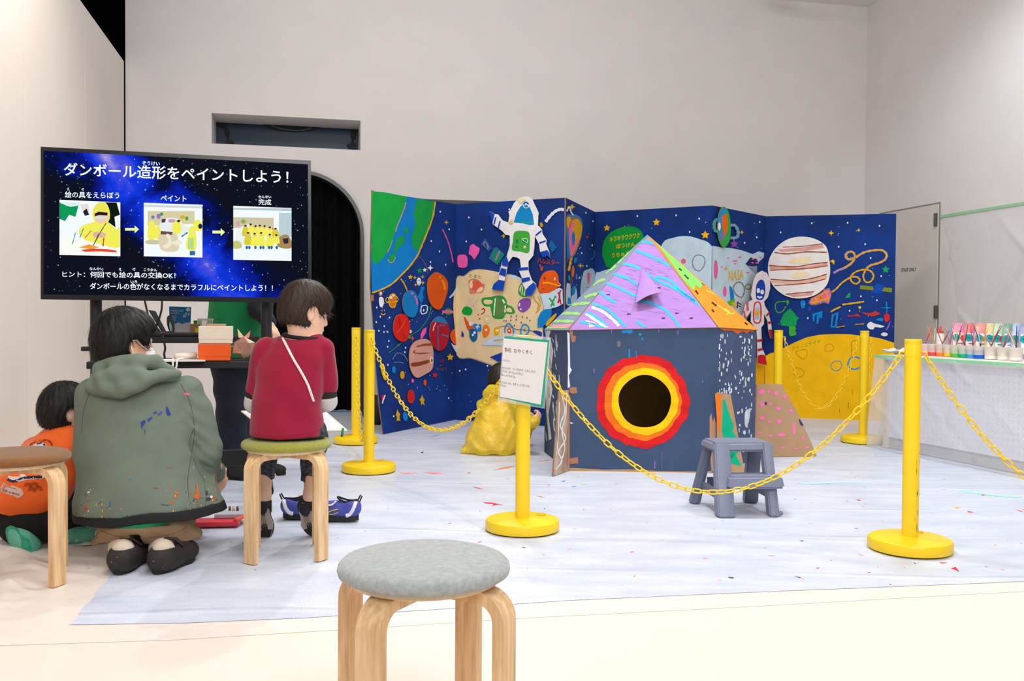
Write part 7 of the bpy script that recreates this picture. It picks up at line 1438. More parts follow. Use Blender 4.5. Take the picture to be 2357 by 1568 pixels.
def decal(obj, parent, name, items, off=.0015):
    """flat print on cloth: pixel polygons met with the cloth surface"""
    bv = o_bvh[obj.name]; b = B(); mats = []
    for cr, sh in items:
        if sh[1] not in mats: mats.append(sh[1])
        b.mat(mats.index(sh[1]))
        for p in shape_polys(sh, cr):
            if len(p) > 5:                                    # fan with an inner ring so it follows the cloth
                cx_ = sum(q_[0] for q_ in p) / len(p); cy_ = sum(q_[1] for q_ in p) / len(p); rings = [p, [((q_[0] + cx_) / 2, (q_[1] + cy_) / 2) for q_ in p], [(cx_, cy_)]]
            else: rings = [p]
            vs = []; ok = True
            for rg in rings:
                for x, y in rg:
                    hit = bv.ray_cast(CAM, ray(x, y).normalized())
                    if hit[0] is None: ok = False; break
                    nn = hit[1] if hit[1].dot(ray(x, y)) < 0 else -hit[1]; vs.append(hit[0] - ray(x, y).normalized() * off)
            if not ok: continue
            n = len(p)
            if len(rings) == 1: b.add(vs, [tuple(range(n))])
            else: b.add(vs, [(i, (i + 1) % n, n + (i + 1) % n, n + i) for i in range(n)] + [(n + i, n + (i + 1) % n, 2 * n) for i in range(n)])
    return b.build(name, [P(c) for c in mats], parent) if b.f else None
def decal_text(obj, parent, name, col, items, bold=.01):
    bv = o_bvh[obj.name]; b = B()
    def fn(x, y):
        d = ray(x, y).normalized(); hit = bv.ray_cast(CAM, d); return (hit[0] if hit[0] is not None else J(x, y, 3.9)) - d * .0022
    for it in items: text_on(b, *it[:6], fn, bold, it[6] if len(it) > 6 else 0)
    return b.build(name, P(col), parent)
def rows_px(rows, grow=0.0, shr=1.0):
    out = []
    for y, l, r, Y, b in rows:
        m = J((l + r) / 2, y, Y); out.append((m.z, m.x, m.y, (r - l) / 2 / FPX * Y * shr + grow, b * shr + grow))
    return out
def shoe_sdf(heel, dirv, L=.24, w=.045, hgt=.075, pitch=0.0):
    """closed low shoe; heel point on the ground, dirv towards the toe"""
    d = Vector(dirv).normalized(); up = Vector((0, 0, 1)); up = (up - d * up.dot(d)).normalized(); sd = d.cross(up); h_ = Vector(heel); R = (d, sd, up); S = SDF()
    S.ell(h_ + d * (L * .22) + up * (hgt * .42), (L * .26, w * .92, hgt * .62), R); S.ell(h_ + d * (L * .72) + up * (hgt * .32), (L * .30, w * 1.08, hgt * .46), R, .03); S.ell(h_ + d * (L * .47) + up * (hgt * .36), (L * .3, w * .9, hgt * .5), R, .03)
    hn, un_ = A(h_), A(up); S.cut(lambda F, X, Y, Z: np.maximum(F, -((X - hn[0]) * un_[0] + (Y - hn[1]) * un_[1] + (Z - hn[2]) * un_[2]))); return S, d, sd, up
def sole_pts(heel, d, sd, up, L, w, z=0.0, n=28):
    out = []
    for k in range(n):
        a = 2 * pi * k / n; x = .5 - .5 * cos(a); wd = w * (1.02 if x > .55 else .82 + .2 * max(0, (x - .2)) - .12 * math.exp(-((x - .42) / .12) ** 2))
        out.append(Vector(heel) + d * (L * x) + sd * (wd * sin(a) * (1.0)) + up * z)
    return out

# ================================================================== squatting man
man = thing('person', 'man squatting with his back turned in a paint-stained grey-green hooded jacket and face mask', 'person', G(330, 1300, 0))
HAIRB = '#15110f'
C = J(289, 790, 3.78); fr_ = frame(math.radians(50), -.05); s = 1.04
rows = [(866, 250, 392, 3.72, .09), (880, 226, 416, 3.73, .11), (900, 206, 434, 3.73, .125), (925, 195, 446, 3.73, .135), (970, 188, 452, 3.72, .15), (1030, 187, 452, 3.70, .165), (1090, 182, 462, 3.68, .18), (1150, 173, 492, 3.66, .19), (1192, 176, 508, 3.65, .19), (1207, 186, 508, 3.65, .185)]
S = SDF(); Lp = head(S, C, fr_, s, J(310, 860, 3.74), .062)
S.loft(rows_px(rows[:-2], 0, .82), .03)
hipL, hipR, kneeL, kneeR = J(270, 1150, 3.64), J(390, 1150, 3.64), J(292, 1050, 4.02), J(430, 1040, 4.05)
ankL, ankR = J(282, 1262, 3.53), J(374, 1262, 3.54)
S.cone(hipL, kneeL, .085, .062, .03); S.cone(hipR, kneeR, .085, .062, .03); S.cone(kneeL, ankL, .058, .042, .03); S.cone(kneeR, ankR, .058, .042, .03)
S.cone(ankL, J(281, 1290, 3.53), .036, .034); S.cone(ankR, J(372, 1290, 3.53), .036, .034)
shR, elR, wrR = J(428, 905, 3.74), J(476, 1035, 3.74), J(500, 1092, 3.95)
shL, elL, wrL = J(216, 908, 3.75), J(212, 1040, 3.72), J(300, 1080, 3.98)
for a, e, w in ((shR, elR, wrR), (shL, elL, wrL)): S.cone(a, e, .052, .044, .03); S.cone(e, w, .042, .029, .02)
hand(S, wrR, J(511, 1112, 4.0) - wrR, Vector((-.7, .5, -.2)), 1.05, .75, -1); hand(S, wrL, Vector((.7, .4, -.4)), Vector((0, .5, -.8)), 1.05, .5)
S.build('body', SKIN, man, h=.006); face_bits(man, Lp, fr_, s)
hair(man, C, fr_, s, HAIRB, ub=.05, un=-.098, vol=1.09, ear=.036, fa=.06, hi='#0b0908')
# mask with ear loop
f, r, u = fr_; S = SDF(); S.ell(Lp(.045, 0, -.055), np.array((.068, .069, .058)) * s, (f, r, u)); Cn, fn_, un_ = A(C), A(f), A(u)
S.cut(lambda F, X, Y, Z: np.maximum(F, .045 * s - ((X - Cn[0]) * fn_[0] + (Y - Cn[1]) * fn_[1] + (Z - Cn[2]) * fn_[2])))
S.build('face_mask', M('white_mask', '#eeebea', .85), man, h=.005)
for sd in (-1, 1):
    b = B(); b.tube([Lp(.06, sd * .064, -.03), Lp(.025, sd * .080, -.012), Lp(-.004, sd * .092, .014), Lp(-.022, sd * .092, .012)], .0028, 6); b.tube([Lp(.055, sd * .064, -.085), Lp(.02, sd * .078, -.07), Lp(-.016, sd * .088, -.045), Lp(-.026, sd * .09, -.01)], .0028, 6); b.build('ear_loop', M('white_elastic', '#f3f1ef', .8), man, smooth=True)
# jacket
JK = M('grey_green_softshell', '#6f7b6e', .8, .06, 12, .12, 90, spec=.2)
def jacket(S, g=0.0):
  S.loft(rows_px(rows, g), .03)
  S.cone(shR, J(456, 965, 3.74), .072, .066, .03); S.cone(J(456, 965, 3.74), elR, .066, .060, .010); S.cone(elR, J(468, 1082, 3.86), .060, .058, .012); S.cone(J(468, 1082, 3.86), wrR.lerp(J(468, 1082, 3.86), .25), .056, .044, .012)
  S.cone(J(470, 1120, 3.74), J(488, 1180, 3.68), .05 + g, .05 + g, .05)
  S.cone(shL, elL, .068, .060, .05); S.cone(elL, wrL, .060, .044, .03); return S
S = jacket(SDF())
hz0 = J(330, 1207, 3.64).z
hem_z = lambda X: .184 + (X + 1.40) * .07 + .004 * np.sin(X * 22)
def hem(F, X, Y, Z): return np.maximum(F, hem_z(X) + .012 - Z)
def folds(F, X, Y, Z):      # drag folds fanning from the right armpit, and soft sag folds
    ax_, az_ = shR.x - .03, shR.z - .12; an = np.arctan2(Z - az_, X - ax_); rr_ = np.sqrt((X - ax_) ** 2 + (Z - az_) ** 2)
    return F + .0022 * np.sin(an * 8 + 5 * rr_) * np.exp(-((rr_ - .16) / .12) ** 2) + .004 * np.sin(Z * 26 - X * 16 + 2 * np.sin(X * 9)) * np.clip((.5 - Z) * 4, 0, 1)
def slv(F, X, Y, Z): return F + .0022 * np.sin(Z * 95 + X * 45 + 3 * np.sin(X * 30 + Z * 12)) * np.clip((X - (elR.x - .075)) * 22, 0, 1) + .004 * np.sin(X * 40 + 5 * Z + 2 * np.sin(Z * 20)) * np.clip((.30 - Z) * 7, 0, 1)
S.cut(folds); S.cut(slv); S.cut(wrinkle(.0034, 11, 6, 17, .4)); S.cut(hem)
jk = S.build('jacket', JK, man, h=.0065)
S = SDF()   # folded hood
up_ = [J(218, 880, 3.66), J(238, 848, 3.68), J(275, 838, 3.66), J(318, 834, 3.66), J(358, 836, 3.70), J(392, 852, 3.72)]; S.path(up_, [.030, .032, .034, .034, .030, .022], .015)
lo_ = [J(214, 888, 3.64), J(245, 898, 3.60), J(285, 896, 3.58), J(330, 878, 3.59), J(372, 862, 3.63), J(408, 860, 3.68)]; S.path(lo_, [.028, .032, .032, .028, .024, .018], .012)
S.ell(J(285, 870, 3.62), (.12, .05, .045), None, .02)
S.cut(lambda F, X, Y, Z: F + .003 * np.sin((X * .8 + Z * 1.3) * 55 + 2 * np.sin(X * 12)) + .002 * np.sin(X * 35 - Z * 50))
S.build('hood', JK, man, h=.006)
# seams
bv = o_bvh[jk.name]
def on_cloth(px, py, off=.001, bv_=None):
    d = ray(px, py).normalized(); hit = (bv_ or bv).ray_cast(CAM, d); return (hit[0] if hit[0] is not None else J(px, py, 3.6)) - d * off
for pts in ([416, 884, 426, 902, 438, 930, 448, 990, 440, 1050, 432, 1110, 440, 1190], [205, 905, 192, 950, 188, 1000], [448, 985, 436, 1020, 452, 1075, 470, 1110, 474, 1170]):
    b = B(); b.tube([on_cloth(*p, -.0005) for p in smooth_loop(pairs(pts), 5, False)], .0016, 5); b.build('seam', M('dark_stitch', '#4a5249', .9), man)
rows = rows[:-1] + [(1225, 188, 508, 3.65, .182)]; S = jacket(SDF(), .002)
def hem2(F, X, Y, Z):
    e = hem_z(X); return np.maximum(np.maximum(F, (e - .020) - Z), Z - (e + .016))
S.cut(wrinkle(.0030, 11, 6, 17, .4)); S.cut(hem2); S.build('hem_band', M('black_rib', '#17181a', .8), man, h=.005)
# stains
CJ, CJ2 = crop(160, 1060, 5.6), crop(0, 680, 1926 / 860)
decal(jk, man, 'paint_stain', [(CJ2, ('p', '#34478c', [724, 655, 745, 640, 752, 655, 738, 672, 730, 690])), (CJ2, ('p', '#3a4c90', [758, 640, 780, 625, 786, 632, 764, 655])), (CJ2, ('p', '#3a4c90', [790, 605, 806, 596, 808, 604, 796, 614])), (CJ2, ('p', '#2e3f90', [856, 572, 866, 578, 882, 616, 866, 622, 856, 600])), (CJ2, ('p', '#44568f', [812, 610, 834, 598, 838, 606, 818, 622])), (CJ2, ('p', '#44568f', [740, 680, 752, 700, 748, 722]))])
decal(jk, man, 'paint_stain', [(CJ2, ('p', '#e0668c', [948, 504, 976, 502, 974, 516, 950, 514]))])
decal(jk, man, 'paint_stain', [(CJ, ('p', '#d2622e', [1565, 405, 1590, 405, 1598, 425, 1575, 430])), (CJ, ('p', '#d9622a', [1632, 300, 1650, 310, 1675, 470, 1660, 505, 1605, 475, 1610, 455, 1645, 440]))])
decal(jk, man, 'paint_stain', [(CJ, ('p', '#b8623c', [1350, 400, 1410, 402, 1412, 440, 1360, 445])), (CJ, ('p', '#b0603e', [1335, 465, 1395, 475, 1395, 500, 1345, 490])), (CJ, ('p', '#b0603e', [1295, 510, 1335, 535, 1340, 570, 1300, 560]))])
decal(jk, man, 'paint_stain', [(CJ, ('e', '#e0b428', 420, 570, 8, 14)), (CJ, ('e', '#e0b428', 420, 508, 6, 8)), (CJ, ('e', '#d4ae2c', 345, 570, 6, 22)), (CJ, ('e', '#d4ae2c', 360, 745, 18, 8)), (CJ, ('e', '#d4ae2c', 425, 650, 7, 26)), (CJ, ('e', '#e0b428', 418, 725, 9, 20)), (CJ, ('e', '#e0b428', 1338, 652, 9, 14)), (CJ, ('e', '#d4ae2c', 512, 620, 10, 7))])
decal(jk, man, 'paint_stain', [(CJ, ('p', '#2f6f9a', [505, 600, 515, 530, 530, 520, 525, 605])), (CJ, ('p', '#3a78a8', [615, 725, 640, 745, 680, 790, 680, 815, 650, 800, 625, 770])), (CJ, ('p', '#2f7aa8', [765, 240, 800, 240, 800, 252, 768, 254])), (CJ, ('e', '#4b4480', 740, 720, 12, 12)), (CJ, ('p', '#3f4a7a', [1180, 562, 1200, 565, 1285, 575, 1283, 582, 1190, 578]))])
decal(jk, man, 'paint_stain', [(CJ, ('e', '#d8d8d4', 245, 410, 18, 13)), (CJ, ('e', '#d8d8d4', 272, 383, 11, 6)), (CJ, ('e', '#e0708e', 668, 626, 9, 14)), (CJ, ('e', '#e0708e', 1400, 755, 12, 7)), (CJ, ('e', '#e0708e', 1240, 402, 9, 6)), (CJ, ('p', '#a63c34', [1075, 350, 1150, 358, 1150, 366, 1090, 362])), (CJ, ('p', '#9a5a44', [1255, 100, 1330, 90, 1330, 96, 1258, 106]))])
decal(jk, man, 'paint_stain', [(CJ, ('e', c_, x, y, rx, ry)) for c_, x, y, rx, ry in (('#a8583a', 200, 620, 18, 40), ('#9a5838', 150, 720, 8, 30), ('#b06a4a', 240, 600, 12, 30), ('#b2603c', 1495, 650, 16, 24), ('#3c3c48', 1790, 500, 34, 22), ('#a6583c', 1860, 490, 20, 40), ('#dcdcd8', 1830, 470, 18, 18), ('#34363e', 1920, 560, 24, 50), ('#c24a5a', 1730, 705, 16, 14), ('#3f7a5a', 1640, 700, 9, 12), ('#c85a3a', 1860, 650, 26, 18), ('#d2d2cc', 1795, 655, 10, 40), ('#7a6a3a', 1880, 700, 24, 34), ('#3a5a7a', 1830, 600, 14, 14), ('#d25a70', 1875, 380, 8, 24), ('#7a4a3a', 1890, 230, 18, 36), ('#4a4250', 1770, 420, 14, 30))])
sp2 = []
for k in range(110):
    side_ = rng.random(); x = rng.normal(1700, 170) if side_ < .65 else rng.normal(260, 150); y = 760 - abs(rng.normal(0, 230)); c_ = ('#a8603c', '#3c4860', '#c24a58', '#d8d8d2', '#3f7a5a', '#8a5a3a', '#4a5078', '#c9a83a')[int(rng.integers(0, 8))]
    if 70 < x < 1960: sp2.append((CJ, ('e', c_, x, y, rng.uniform(3, 11), rng.uniform(4, 18), rng.uniform(-40, 40))))
decal(jk, man, 'paint_specks', sp2)['kind'] = 'stuff'
# shirt sliver, trousers, socks, clogs
TR_ = M('khaki_twill', '#8d7257', .85, .1, 10, .15, 60)
S = SDF(); S.ell(J(330, 1186, 3.62), (.170, .158, .075)); S.cut(lambda F, X, Y, Z: np.maximum(np.maximum(F, .135 - Z), Z - .21)); S.build('green_shirt', M('green_cotton', '#0f8a54', .8), man, h=.006)
S = SDF(); S.ell(J(338, 1200, 3.62), (.180, .156, .095)); S.cone(hipL, kneeL, .105, .085, .04); S.cone(hipR, kneeR, .105, .085, .04); S.cone(kneeL, J(274, 1236, 3.58), .085, .066, .04); S.cone(kneeR, J(384, 1236, 3.58), .085, .068, .04)
S.cone(J(258, 1240, 3.57), J(243, 1256, 3.60), .058, .054, .012); S.cone(J(400, 1226, 3.58), J(428, 1238, 3.62), .066, .060, .012)
S.cut(wrinkle(.003, 30, 20, 40, .7)); S.cut(lambda F, X, Y, Z: np.maximum(np.maximum(F, (.075 + .012 * np.sin(X * 40)) - Z), np.maximum(Z - .5, np.where(Y < 3.52, Z - .158, -1.0)))); S.cut(lambda F, X, Y, Z: np.maximum(F, -np.maximum(np.abs(X + 1.405) - .020, Z - .128)))
tro = S.build('trousers', TR_, man, h=.0065)
b = B(); b.tube([on_cloth(*p, -.0005, o_bvh[tro.name]) for p in smooth_loop(pairs([232, 1222, 270, 1234, 330, 1239, 400, 1228, 428, 1214]), 4, False)], .0014, 5); b.build('seam', M('dark_khaki_stitch', '#5f4a36', .9), man)
for k, (hx, hy, dv, an_) in enumerate(((272, 1320, Vector((-.12, 1, 0)), ankL), (358, 1319, Vector((.12, 1, 0)), ankR))):
    hp = G(hx, hy, .012); S, d_, sd_, up__ = shoe_sdf(hp, dv, .27, .060, .098)
    tp_ = hp + d_ * .07 + up__ * .10
    S.ell(tp_, (.062, .040, .05), (d_, sd_, up__), .01, 's'); shoe = S.build('shoe', M('worn_black_clog', '#2b2725', .7, .25, 30, .2, 60), man, h=.005)
    b = B(); b.prism(sole_pts(hp, d_, sd_, up__, .272, .059, -.004), (0, 0, .014)); recalc(b.build('sole', M('clog_sole', '#1f1c1b', .8), shoe))
    decal(shoe, shoe, 'paint_stain', [(CJ, ('e', c_, x, y, 12, 7)) for c_, x, y in ((('#b4582e', 610, 1250), ('#7a9a5a', 540, 1310), ('#8a3a34', 590, 1330)), (('#a85a34', 1490, 1360), ('#8a7a8a', 1080, 1300), ('#7a4a44', 1200, 1380)))[k]])
    S = SDF(); S.cone(hp + d_ * .06 + up__ * .06, an_, .043, .046); S.cone(an_, an_.lerp((kneeL, kneeR)[k], .3), .047, .055); S.build('sock', M('cream_sock', '#cfc2b0', .9, .05, 60, .2, 160), man, h=.006)
    b = B(); q0, q1 = hp + d_ * .115 + up__ * .075 - sd_ * .052, hp + d_ * .115 + up__ * .075 + sd_ * .052; b.tube([q0, (q0 * .7 + q1 * .3) + up__ * .024, (q0 * .3 + q1 * .7) + up__ * .024, q1], .010, 8, flat=.5); b.build('strap', M('worn_black_clog', '#2b2725', .7, .25, 30, .2, 60), shoe, smooth=True)

# ================================================================== boy on the olive stool
boy = thing('person', 'boy in a crimson long-sleeved shirt seated on the olive stool, looking away to one side', 'person', (J(660, 1000, 3.7).x, 3.7, 0))
C = J(704, 716, 3.72); fr_ = frame(math.radians(40), .22); s = .91
rows = [(766, 668, 738, 3.73, .05), (778, 636, 750, 3.72, .068), (792, 612, 758, 3.71, .080), (815, 600, 756, 3.70, .09), (850, 592, 748, 3.69, .095), (890, 588, 742, 3.68, .10), (940, 583, 740, 3.68, .105), (975, 574, 744, 3.68, .115), (1000, 574, 744, 3.68, .122), (1011, 586, 738, 3.68, .120)]
S = SDF(); Lp = head(S, C, fr_, s, J(694, 778, 3.72), .047); S.loft(rows_px(rows, 0, .84), .02)
kL, kR, aL, aR = J(612, 1010, 4.0), J(722, 1010, 4.0), J(607, 1140, 3.98), J(715, 1140, 3.98)
hL, hR = J(625, 990, 3.70), J(700, 990, 3.70)
S.cone(hL, kL, .065, .048, .02); S.cone(hR, kR, .065, .048, .02); S.cone(kL, aL, .042, .029, .02); S.cone(kR, aR, .042, .029, .02); S.cone(aL, aL + Vector((0, .01, -.05)), .028, .028); S.cone(aR, aR + Vector((0, .01, -.05)), .028, .028)
sL_, eL_, wL_ = J(612, 806, 3.70), J(584, 930, 3.73), J(625, 948, 3.90); sR_, eR_, wR_ = J(745, 803, 3.71), J(752, 925, 3.74), J(710, 945, 3.90)
for a, e, w in ((sL_, eL_, wL_), (sR_, eR_, wR_)): S.cone(a, e, .034, .028, .02); S.cone(e, w, .027, .021, .02)
hand(S, wL_, Vector((.5, .8, -.1)), Vector((.2, 0, -1)), .8, .4); hand(S, wR_, Vector((-.3, .9, -.1)), Vector((-.2, 0, -1)), .8, .6, -1)
S.cut(lambda F, X, Y, Z: np.maximum(F, np.where(Y < 3.88, .476 - Z, -1.0))); S.build('body', SKIN2, boy, h=.005); face_bits(boy, Lp, fr_, s)
hair(boy, C, fr_, s, '#3a2a20', ub=.012, un=-.072, vol=1.02, ear=.038, fa=.052, hi='#1d130e')
CR = M('crimson_cotton', '#921836', .85, .06, 16, .1, 140, spec=.15, sheen=.2)
S = SDF(); S.loft(rows_px(rows), .02); mL, mR = sL_.lerp(eL_, .72), sR_.lerp(eR_, .74)
S.cone(sL_, mL, .050, .044, .010); S.cone(sR_, mR, .046, .042, .008)
S.cut(wrinkle(.0032, 16, 8, 22, .9)); S.cut(wrinkle(.0024, 34, 12, 14, .3)); S.cut(lambda F, X, Y, Z: F + .0035 * np.sin((X + Z * .8) * 48 + 2 * np.sin(X * 14)) * np.clip(1 - np.abs(Z - .62) * 7, 0, 1) * np.clip((X - (sR_.x - .14)) * 8, 0, 1))
S.cut(lambda F, X, Y, Z: np.maximum(F, (.479 + .002 * np.sin(X * 30)) - Z))
S.ell(Lp(-.02, 0, -.11), (.055, .055, .03), None, .008, 's')
shirt = S.build('shirt', CR, boy, h=.0055)
S = SDF(); nb = J(696, 774, 3.715)
b = B(); b.tube([nb + Vector((cos(a) * .068, sin(a) * .054, .006 * sin(a) - .006 * cos(a))) for a in np.linspace(0, 2 * pi, 25)[:-1]], .013, 8, closed=True, flat=.6); b.build('collar', M('black_rib', '#17181a', .8), boy, smooth=True)
for e, w, m in ((eL_, wL_, mL), (eR_, wR_, mR)):
    dn = (e - m).normalized(); S = SDF(); S.cone(m + dn * .008, m + dn * .030, .0435, .0425); cn, dn_ = A(m), A(dn)
    S.cut(lambda F, X, Y, Z, cn=cn, dn_=dn_: np.maximum(F, np.abs((X - cn[0]) * dn_[0] + (Y - cn[1]) * dn_[1] + (Z - cn[2]) * dn_[2] - .016) - .021)); S.build('black_sleeve_band', M('black_cotton', '#232325', .85), boy, h=.005)
    S = SDF(); S.cone(m + dn * .035, e + Vector((0, .01, 0)), .041, .038); S.cone(e + Vector((0, .01, 0)), w, .038, .029, .015); cn2 = A(m)
    S.cut(lambda F, X, Y, Z, cn=cn2, dn_=dn_: np.maximum(F, .036 - ((X - cn[0]) * dn_[0] + (Y - cn[1]) * dn_[1] + (Z - cn[2]) * dn_[2]))); S.build('white_sleeve', M('pale_grey_cotton', '#cfcac8', .85, .04, 20), boy, h=.005)
b = B(); bvs = o_bvh[shirt.name]; b.tube([on_cloth(*p, .002, bvs) for p in smooth_loop(pairs([650, 778, 660, 797, 676, 828, 694, 858, 708, 885, 717, 910, 722, 924]), 4, False)], .0052, 8); b.build('cord_strap', M('white_braided_cord', '#e6e0da', .85, .2, 150, .5, 200), boy, smooth=True)
b = B(); b.tube([on_cloth(*p, -.0005, bvs) for p in smooth_loop(pairs([580, 998, 620, 1004, 670, 1003, 720, 996, 740, 985]), 4, False)], .0013, 5); b.build('hem_stitch', M('dark_red_stitch', '#6f1229', .9), boy)
PT = M('dark_patterned_cotton', '#4a4d56', .9, .5, 55, .1, 120, var2='#1d2029', stretch=(1, 1, 1.6))
S = SDF(); S.ell(J(662, 996, 3.69), (.142, .115, .062)); S.cone(J(620, 998, 3.70), kL + Vector((0, 0, -.002)), .072, .060, .03); S.cone(J(705, 996, 3.70), kR + Vector((.0, 0, -.002)), .078, .060, .03)
S.cone(kL, J(608, 1100, 4.0), .058, .045, .03); S.cone(kR, J(717, 1104, 4.0), .058, .045, .03)
S.cut(wrinkle(.0022, 40, 30, 40, .5)); zc_ = J(612, 1106, 4.0).z; S.cut(lambda F, X, Y, Z: np.maximum(F, (zc_ + .004 * np.sin(X * 60)) - Z))
zst = .475
S.cut(lambda F, X, Y, Z: np.maximum(F, np.where(Y < 3.875, zst - Z, -1.0))); S.build('trousers', PT, boy, h=.0055)
SOLE = M('taupe_rubber', '#a89890', .7, .06, 30, .2, 80); SBL = M('black_rubber', '#1e1d1e', .7, .1, 40)
for k, (toe, heel) in enumerate(((J(612, 1240, 3.985), J(601, 1152, 3.955)), (J(720, 1232, 3.985), J(696, 1160, 3.955)))):
    d_ = (toe - heel).normalized(); nn = Vector((.12 if k == 0 else -.1, -1, .12)); nn = (nn - d_ * nn.dot(d_)).normalized(); sd_ = d_.cross(nn); L_ = (toe - heel).length * 1.06; hp = heel - d_ * .004
    t_ = None; S = SDF(); R = (d_, sd_, nn); S.ell(hp + d_ * L_ * .25 - nn * .034, (L_ * .28, .034, .040), R); S.ell(hp + d_ * L_ * .7 - nn * .026, (L_ * .32, .038, .028), R, .02); S.cone(hp + d_ * .03 - nn * .03, (aL, aR)[k] + Vector((0, .0, -.03)), .032, .028, .02)
    shoe = S.build('shoe', M('black_mesh_upper', '#26262a', .8, .15, 80), boy, h=.005)
    b = B(); b.prism(sole_pts(hp, d_, sd_, nn, L_, .037), -nn * .016); recalc(b.build('sole', SOLE, shoe))
    for lo__, hi__ in ((0, .24), (.72, 1)):
        pts = [p for p in sole_pts(hp, d_, sd_, nn, L_, .034, .0012, 60) if lo__ * L_ <= (p - hp).dot(d_) <= hi__ * L_]; pts.sort(key=lambda p: math.atan2((p - hp).dot(sd_), (p - hp - d_ * L_ * (lo__ + hi__) / 2).dot(d_)))
        b = B(); b.poly(pts); b.build('tread_patch', SBL, shoe)
    for q_ in range(4):
        b = B(); x_ = (-.5 + q_ / 3) * .024; b.tube([hp + d_ * L_ * .3 + sd_ * x_ + nn * .001, hp + d_ * L_ * .5 + sd_ * (x_ * .8 + .004) + nn * .001, hp + d_ * L_ * .68 + sd_ * x_ * 1.1 + nn * .001], .0016, 5); b.build('tread_groove', M('grey_groove', '#8a7b74', .8), shoe)
    S = SDF(); S.cone((aL, aR)[k] + Vector((0, 0, .018)), (aL, aR)[k] + Vector((0, .005, -.045)), .030, .031); S.build('sock', M('black_sock', '#17181c', .9, .1, 60), boy, h=.005)
# drawing board on his lap
bdp = [J(556, 946, 4.02), J(745, 944, 4.06), J(798, 990, 3.86), J(612, 992, 3.83)]; n_ = (bdp[1] - bdp[0]).cross(bdp[3] - bdp[0]).normalized(); n_ = n_ if n_.z > 0 else -n_
dz_ = -.0; bdp = [p + Vector((0, 0, dz_)) for p in bdp]; bd = thing('drawing_board', 'white drawing board with bare wooden edges on the seated boy\'s lap', 'board', sum(bdp, Vector()) / 4)
b = B(); b.prism(bdp, -n_ * .004); recalc(b.build('sheet', M('board_white', '#dfe2ee', .3, .02, 4, spec=.5), bd))
for i in range(4): b = B(); b.tube([bdp[i] - n_ * .002, bdp[(i + 1) % 4] - n_ * .002], .0035, 6); b.build('edge_strip', WOODTOP, bd)
mk = J(790, 992, 3.85); b = B(); b.tube([mk + Vector((0, -.004, .012)), mk + Vector((-.004, -.008, -.024))], .005, 8); tag(b.build('marker', M('green_marker', '#127a52', .4), smooth=True), 'green marker clipped at the corner of the drawing board', 'marker')

# ================================================================== child in orange
oc = thing('person', 'child in an orange printed T-shirt and black trousers kneeling by the white wall', 'person', G(100, 1250, 0))
C = J(152, 945, 3.90); fr_ = frame(math.radians(48), .1); s = .89
S = SDF(); Lp = head(S, C, fr_, s, J(155, 1000, 3.88), .048)
ch, bk2, hp_ = J(142, 1045, 3.88), J(85, 1115, 3.84), J(70, 1180, 3.83)
S.ell(ch, (.105, .09, .10)); S.ell(bk2, (.115, .10, .11), None, .06); S.ell(hp_, (.12, .11, .10), None, .06)
kn1, kn2 = J(150, 1160, 4.00), J(60, 1215, 4.02); f1, f2 = J(150, 1228, 3.90), J(48, 1235, 3.78)
S.cone(J(110, 1180, 3.87), kn1, .08, .055, .03); S.cone(hp_, kn2, .08, .06, .03); S.cone(kn1, f1, .05, .034, .03); S.cone(kn2, f2, .05, .034, .03)
shl_, el_, wr_ = J(176, 1030, 3.88), J(164, 1085, 3.98), J(145, 1112, 4.07); S.cone(shl_, el_, .04, .032); S.cone(el_, wr_, .03, .023); hand(S, wr_, Vector((.7, .7, 0)), Vector((0, .3, -1)), .8, .4)
shl2, el2, wr2 = J(88, 1042, 3.92), J(85, 1110, 4.02), J(115, 1115, 4.10); S.cone(shl2, el2, .04, .032); S.cone(el2, wr2, .03, .023); hand(S, wr2, Vector((.7, .7, 0)), Vector((0, .3, -1)), .8, .4)
S.build('body', SKIN2, oc, h=.006); face_bits(oc, Lp, fr_, s); hair(oc, C, fr_, s, '#191412', ub=.03, un=-.082, vol=1.04, ear=.036, fa=.055, hi='#0c0908')
S = SDF(); S.ell(J(140, 1042, 3.88), (.125, .105, .115)); S.ell(J(92, 1105, 3.84), (.14, .115, .12), None, .06); S.ell(J(62, 1150, 3.82), (.145, .12, .105), None, .06); S.cone(J(155, 1000, 3.88), J(150, 1012, 3.88), .058, .08, .03)
S.cone(shl_, el_, .068, .064, .04); S.cone(shl2, el2, .066, .06, .04); S.cone(J(100, 1150, 3.82), J(15, 1180, 3.80), .08, .055, .05)
cA, nA = A(J(90, 1186, 3.82)), A(Vector((-.28, 0, -1)).normalized())
S.cut(lambda F, X, Y, Z: F + .0045 * np.sin((Z * .95 - X * .35) * 48 + 2.0 * np.sin(X * 9 + Y * 5)) * np.clip(.5 + (1.06 - 0) * 0 + (.55 - Z) * 4, 0, 1)); S.cut(wrinkle(.003, 18, 9, 20, .2))
S.cut(lambda F, X, Y, Z: np.maximum(F, (X - cA[0]) * nA[0] + (Y - cA[1]) * nA[1] + (Z - cA[2]) * nA[2]))
S.ell(Lp(-.02, 0, -.105), (.056, .056, .03), None, .008, 's')
ot = S.build('t_shirt', M('orange_jersey', '#f0651c', .85, .05, 14, .12, 120, sheen=.2), oc, h=.006)
nb = J(152, 1000, 3.88); b = B(); b.tube([nb + Vector((cos(a) * .062, sin(a) * .052, -.012 * cos(a))) for a in np.linspace(0, 2 * pi, 25)[:-1]], .010, 8, closed=True, flat=.6); b.build('collar', M('orange_rib', '#dc5714', .85), oc, smooth=True)
C3 = crop(0, 980, 7.84)
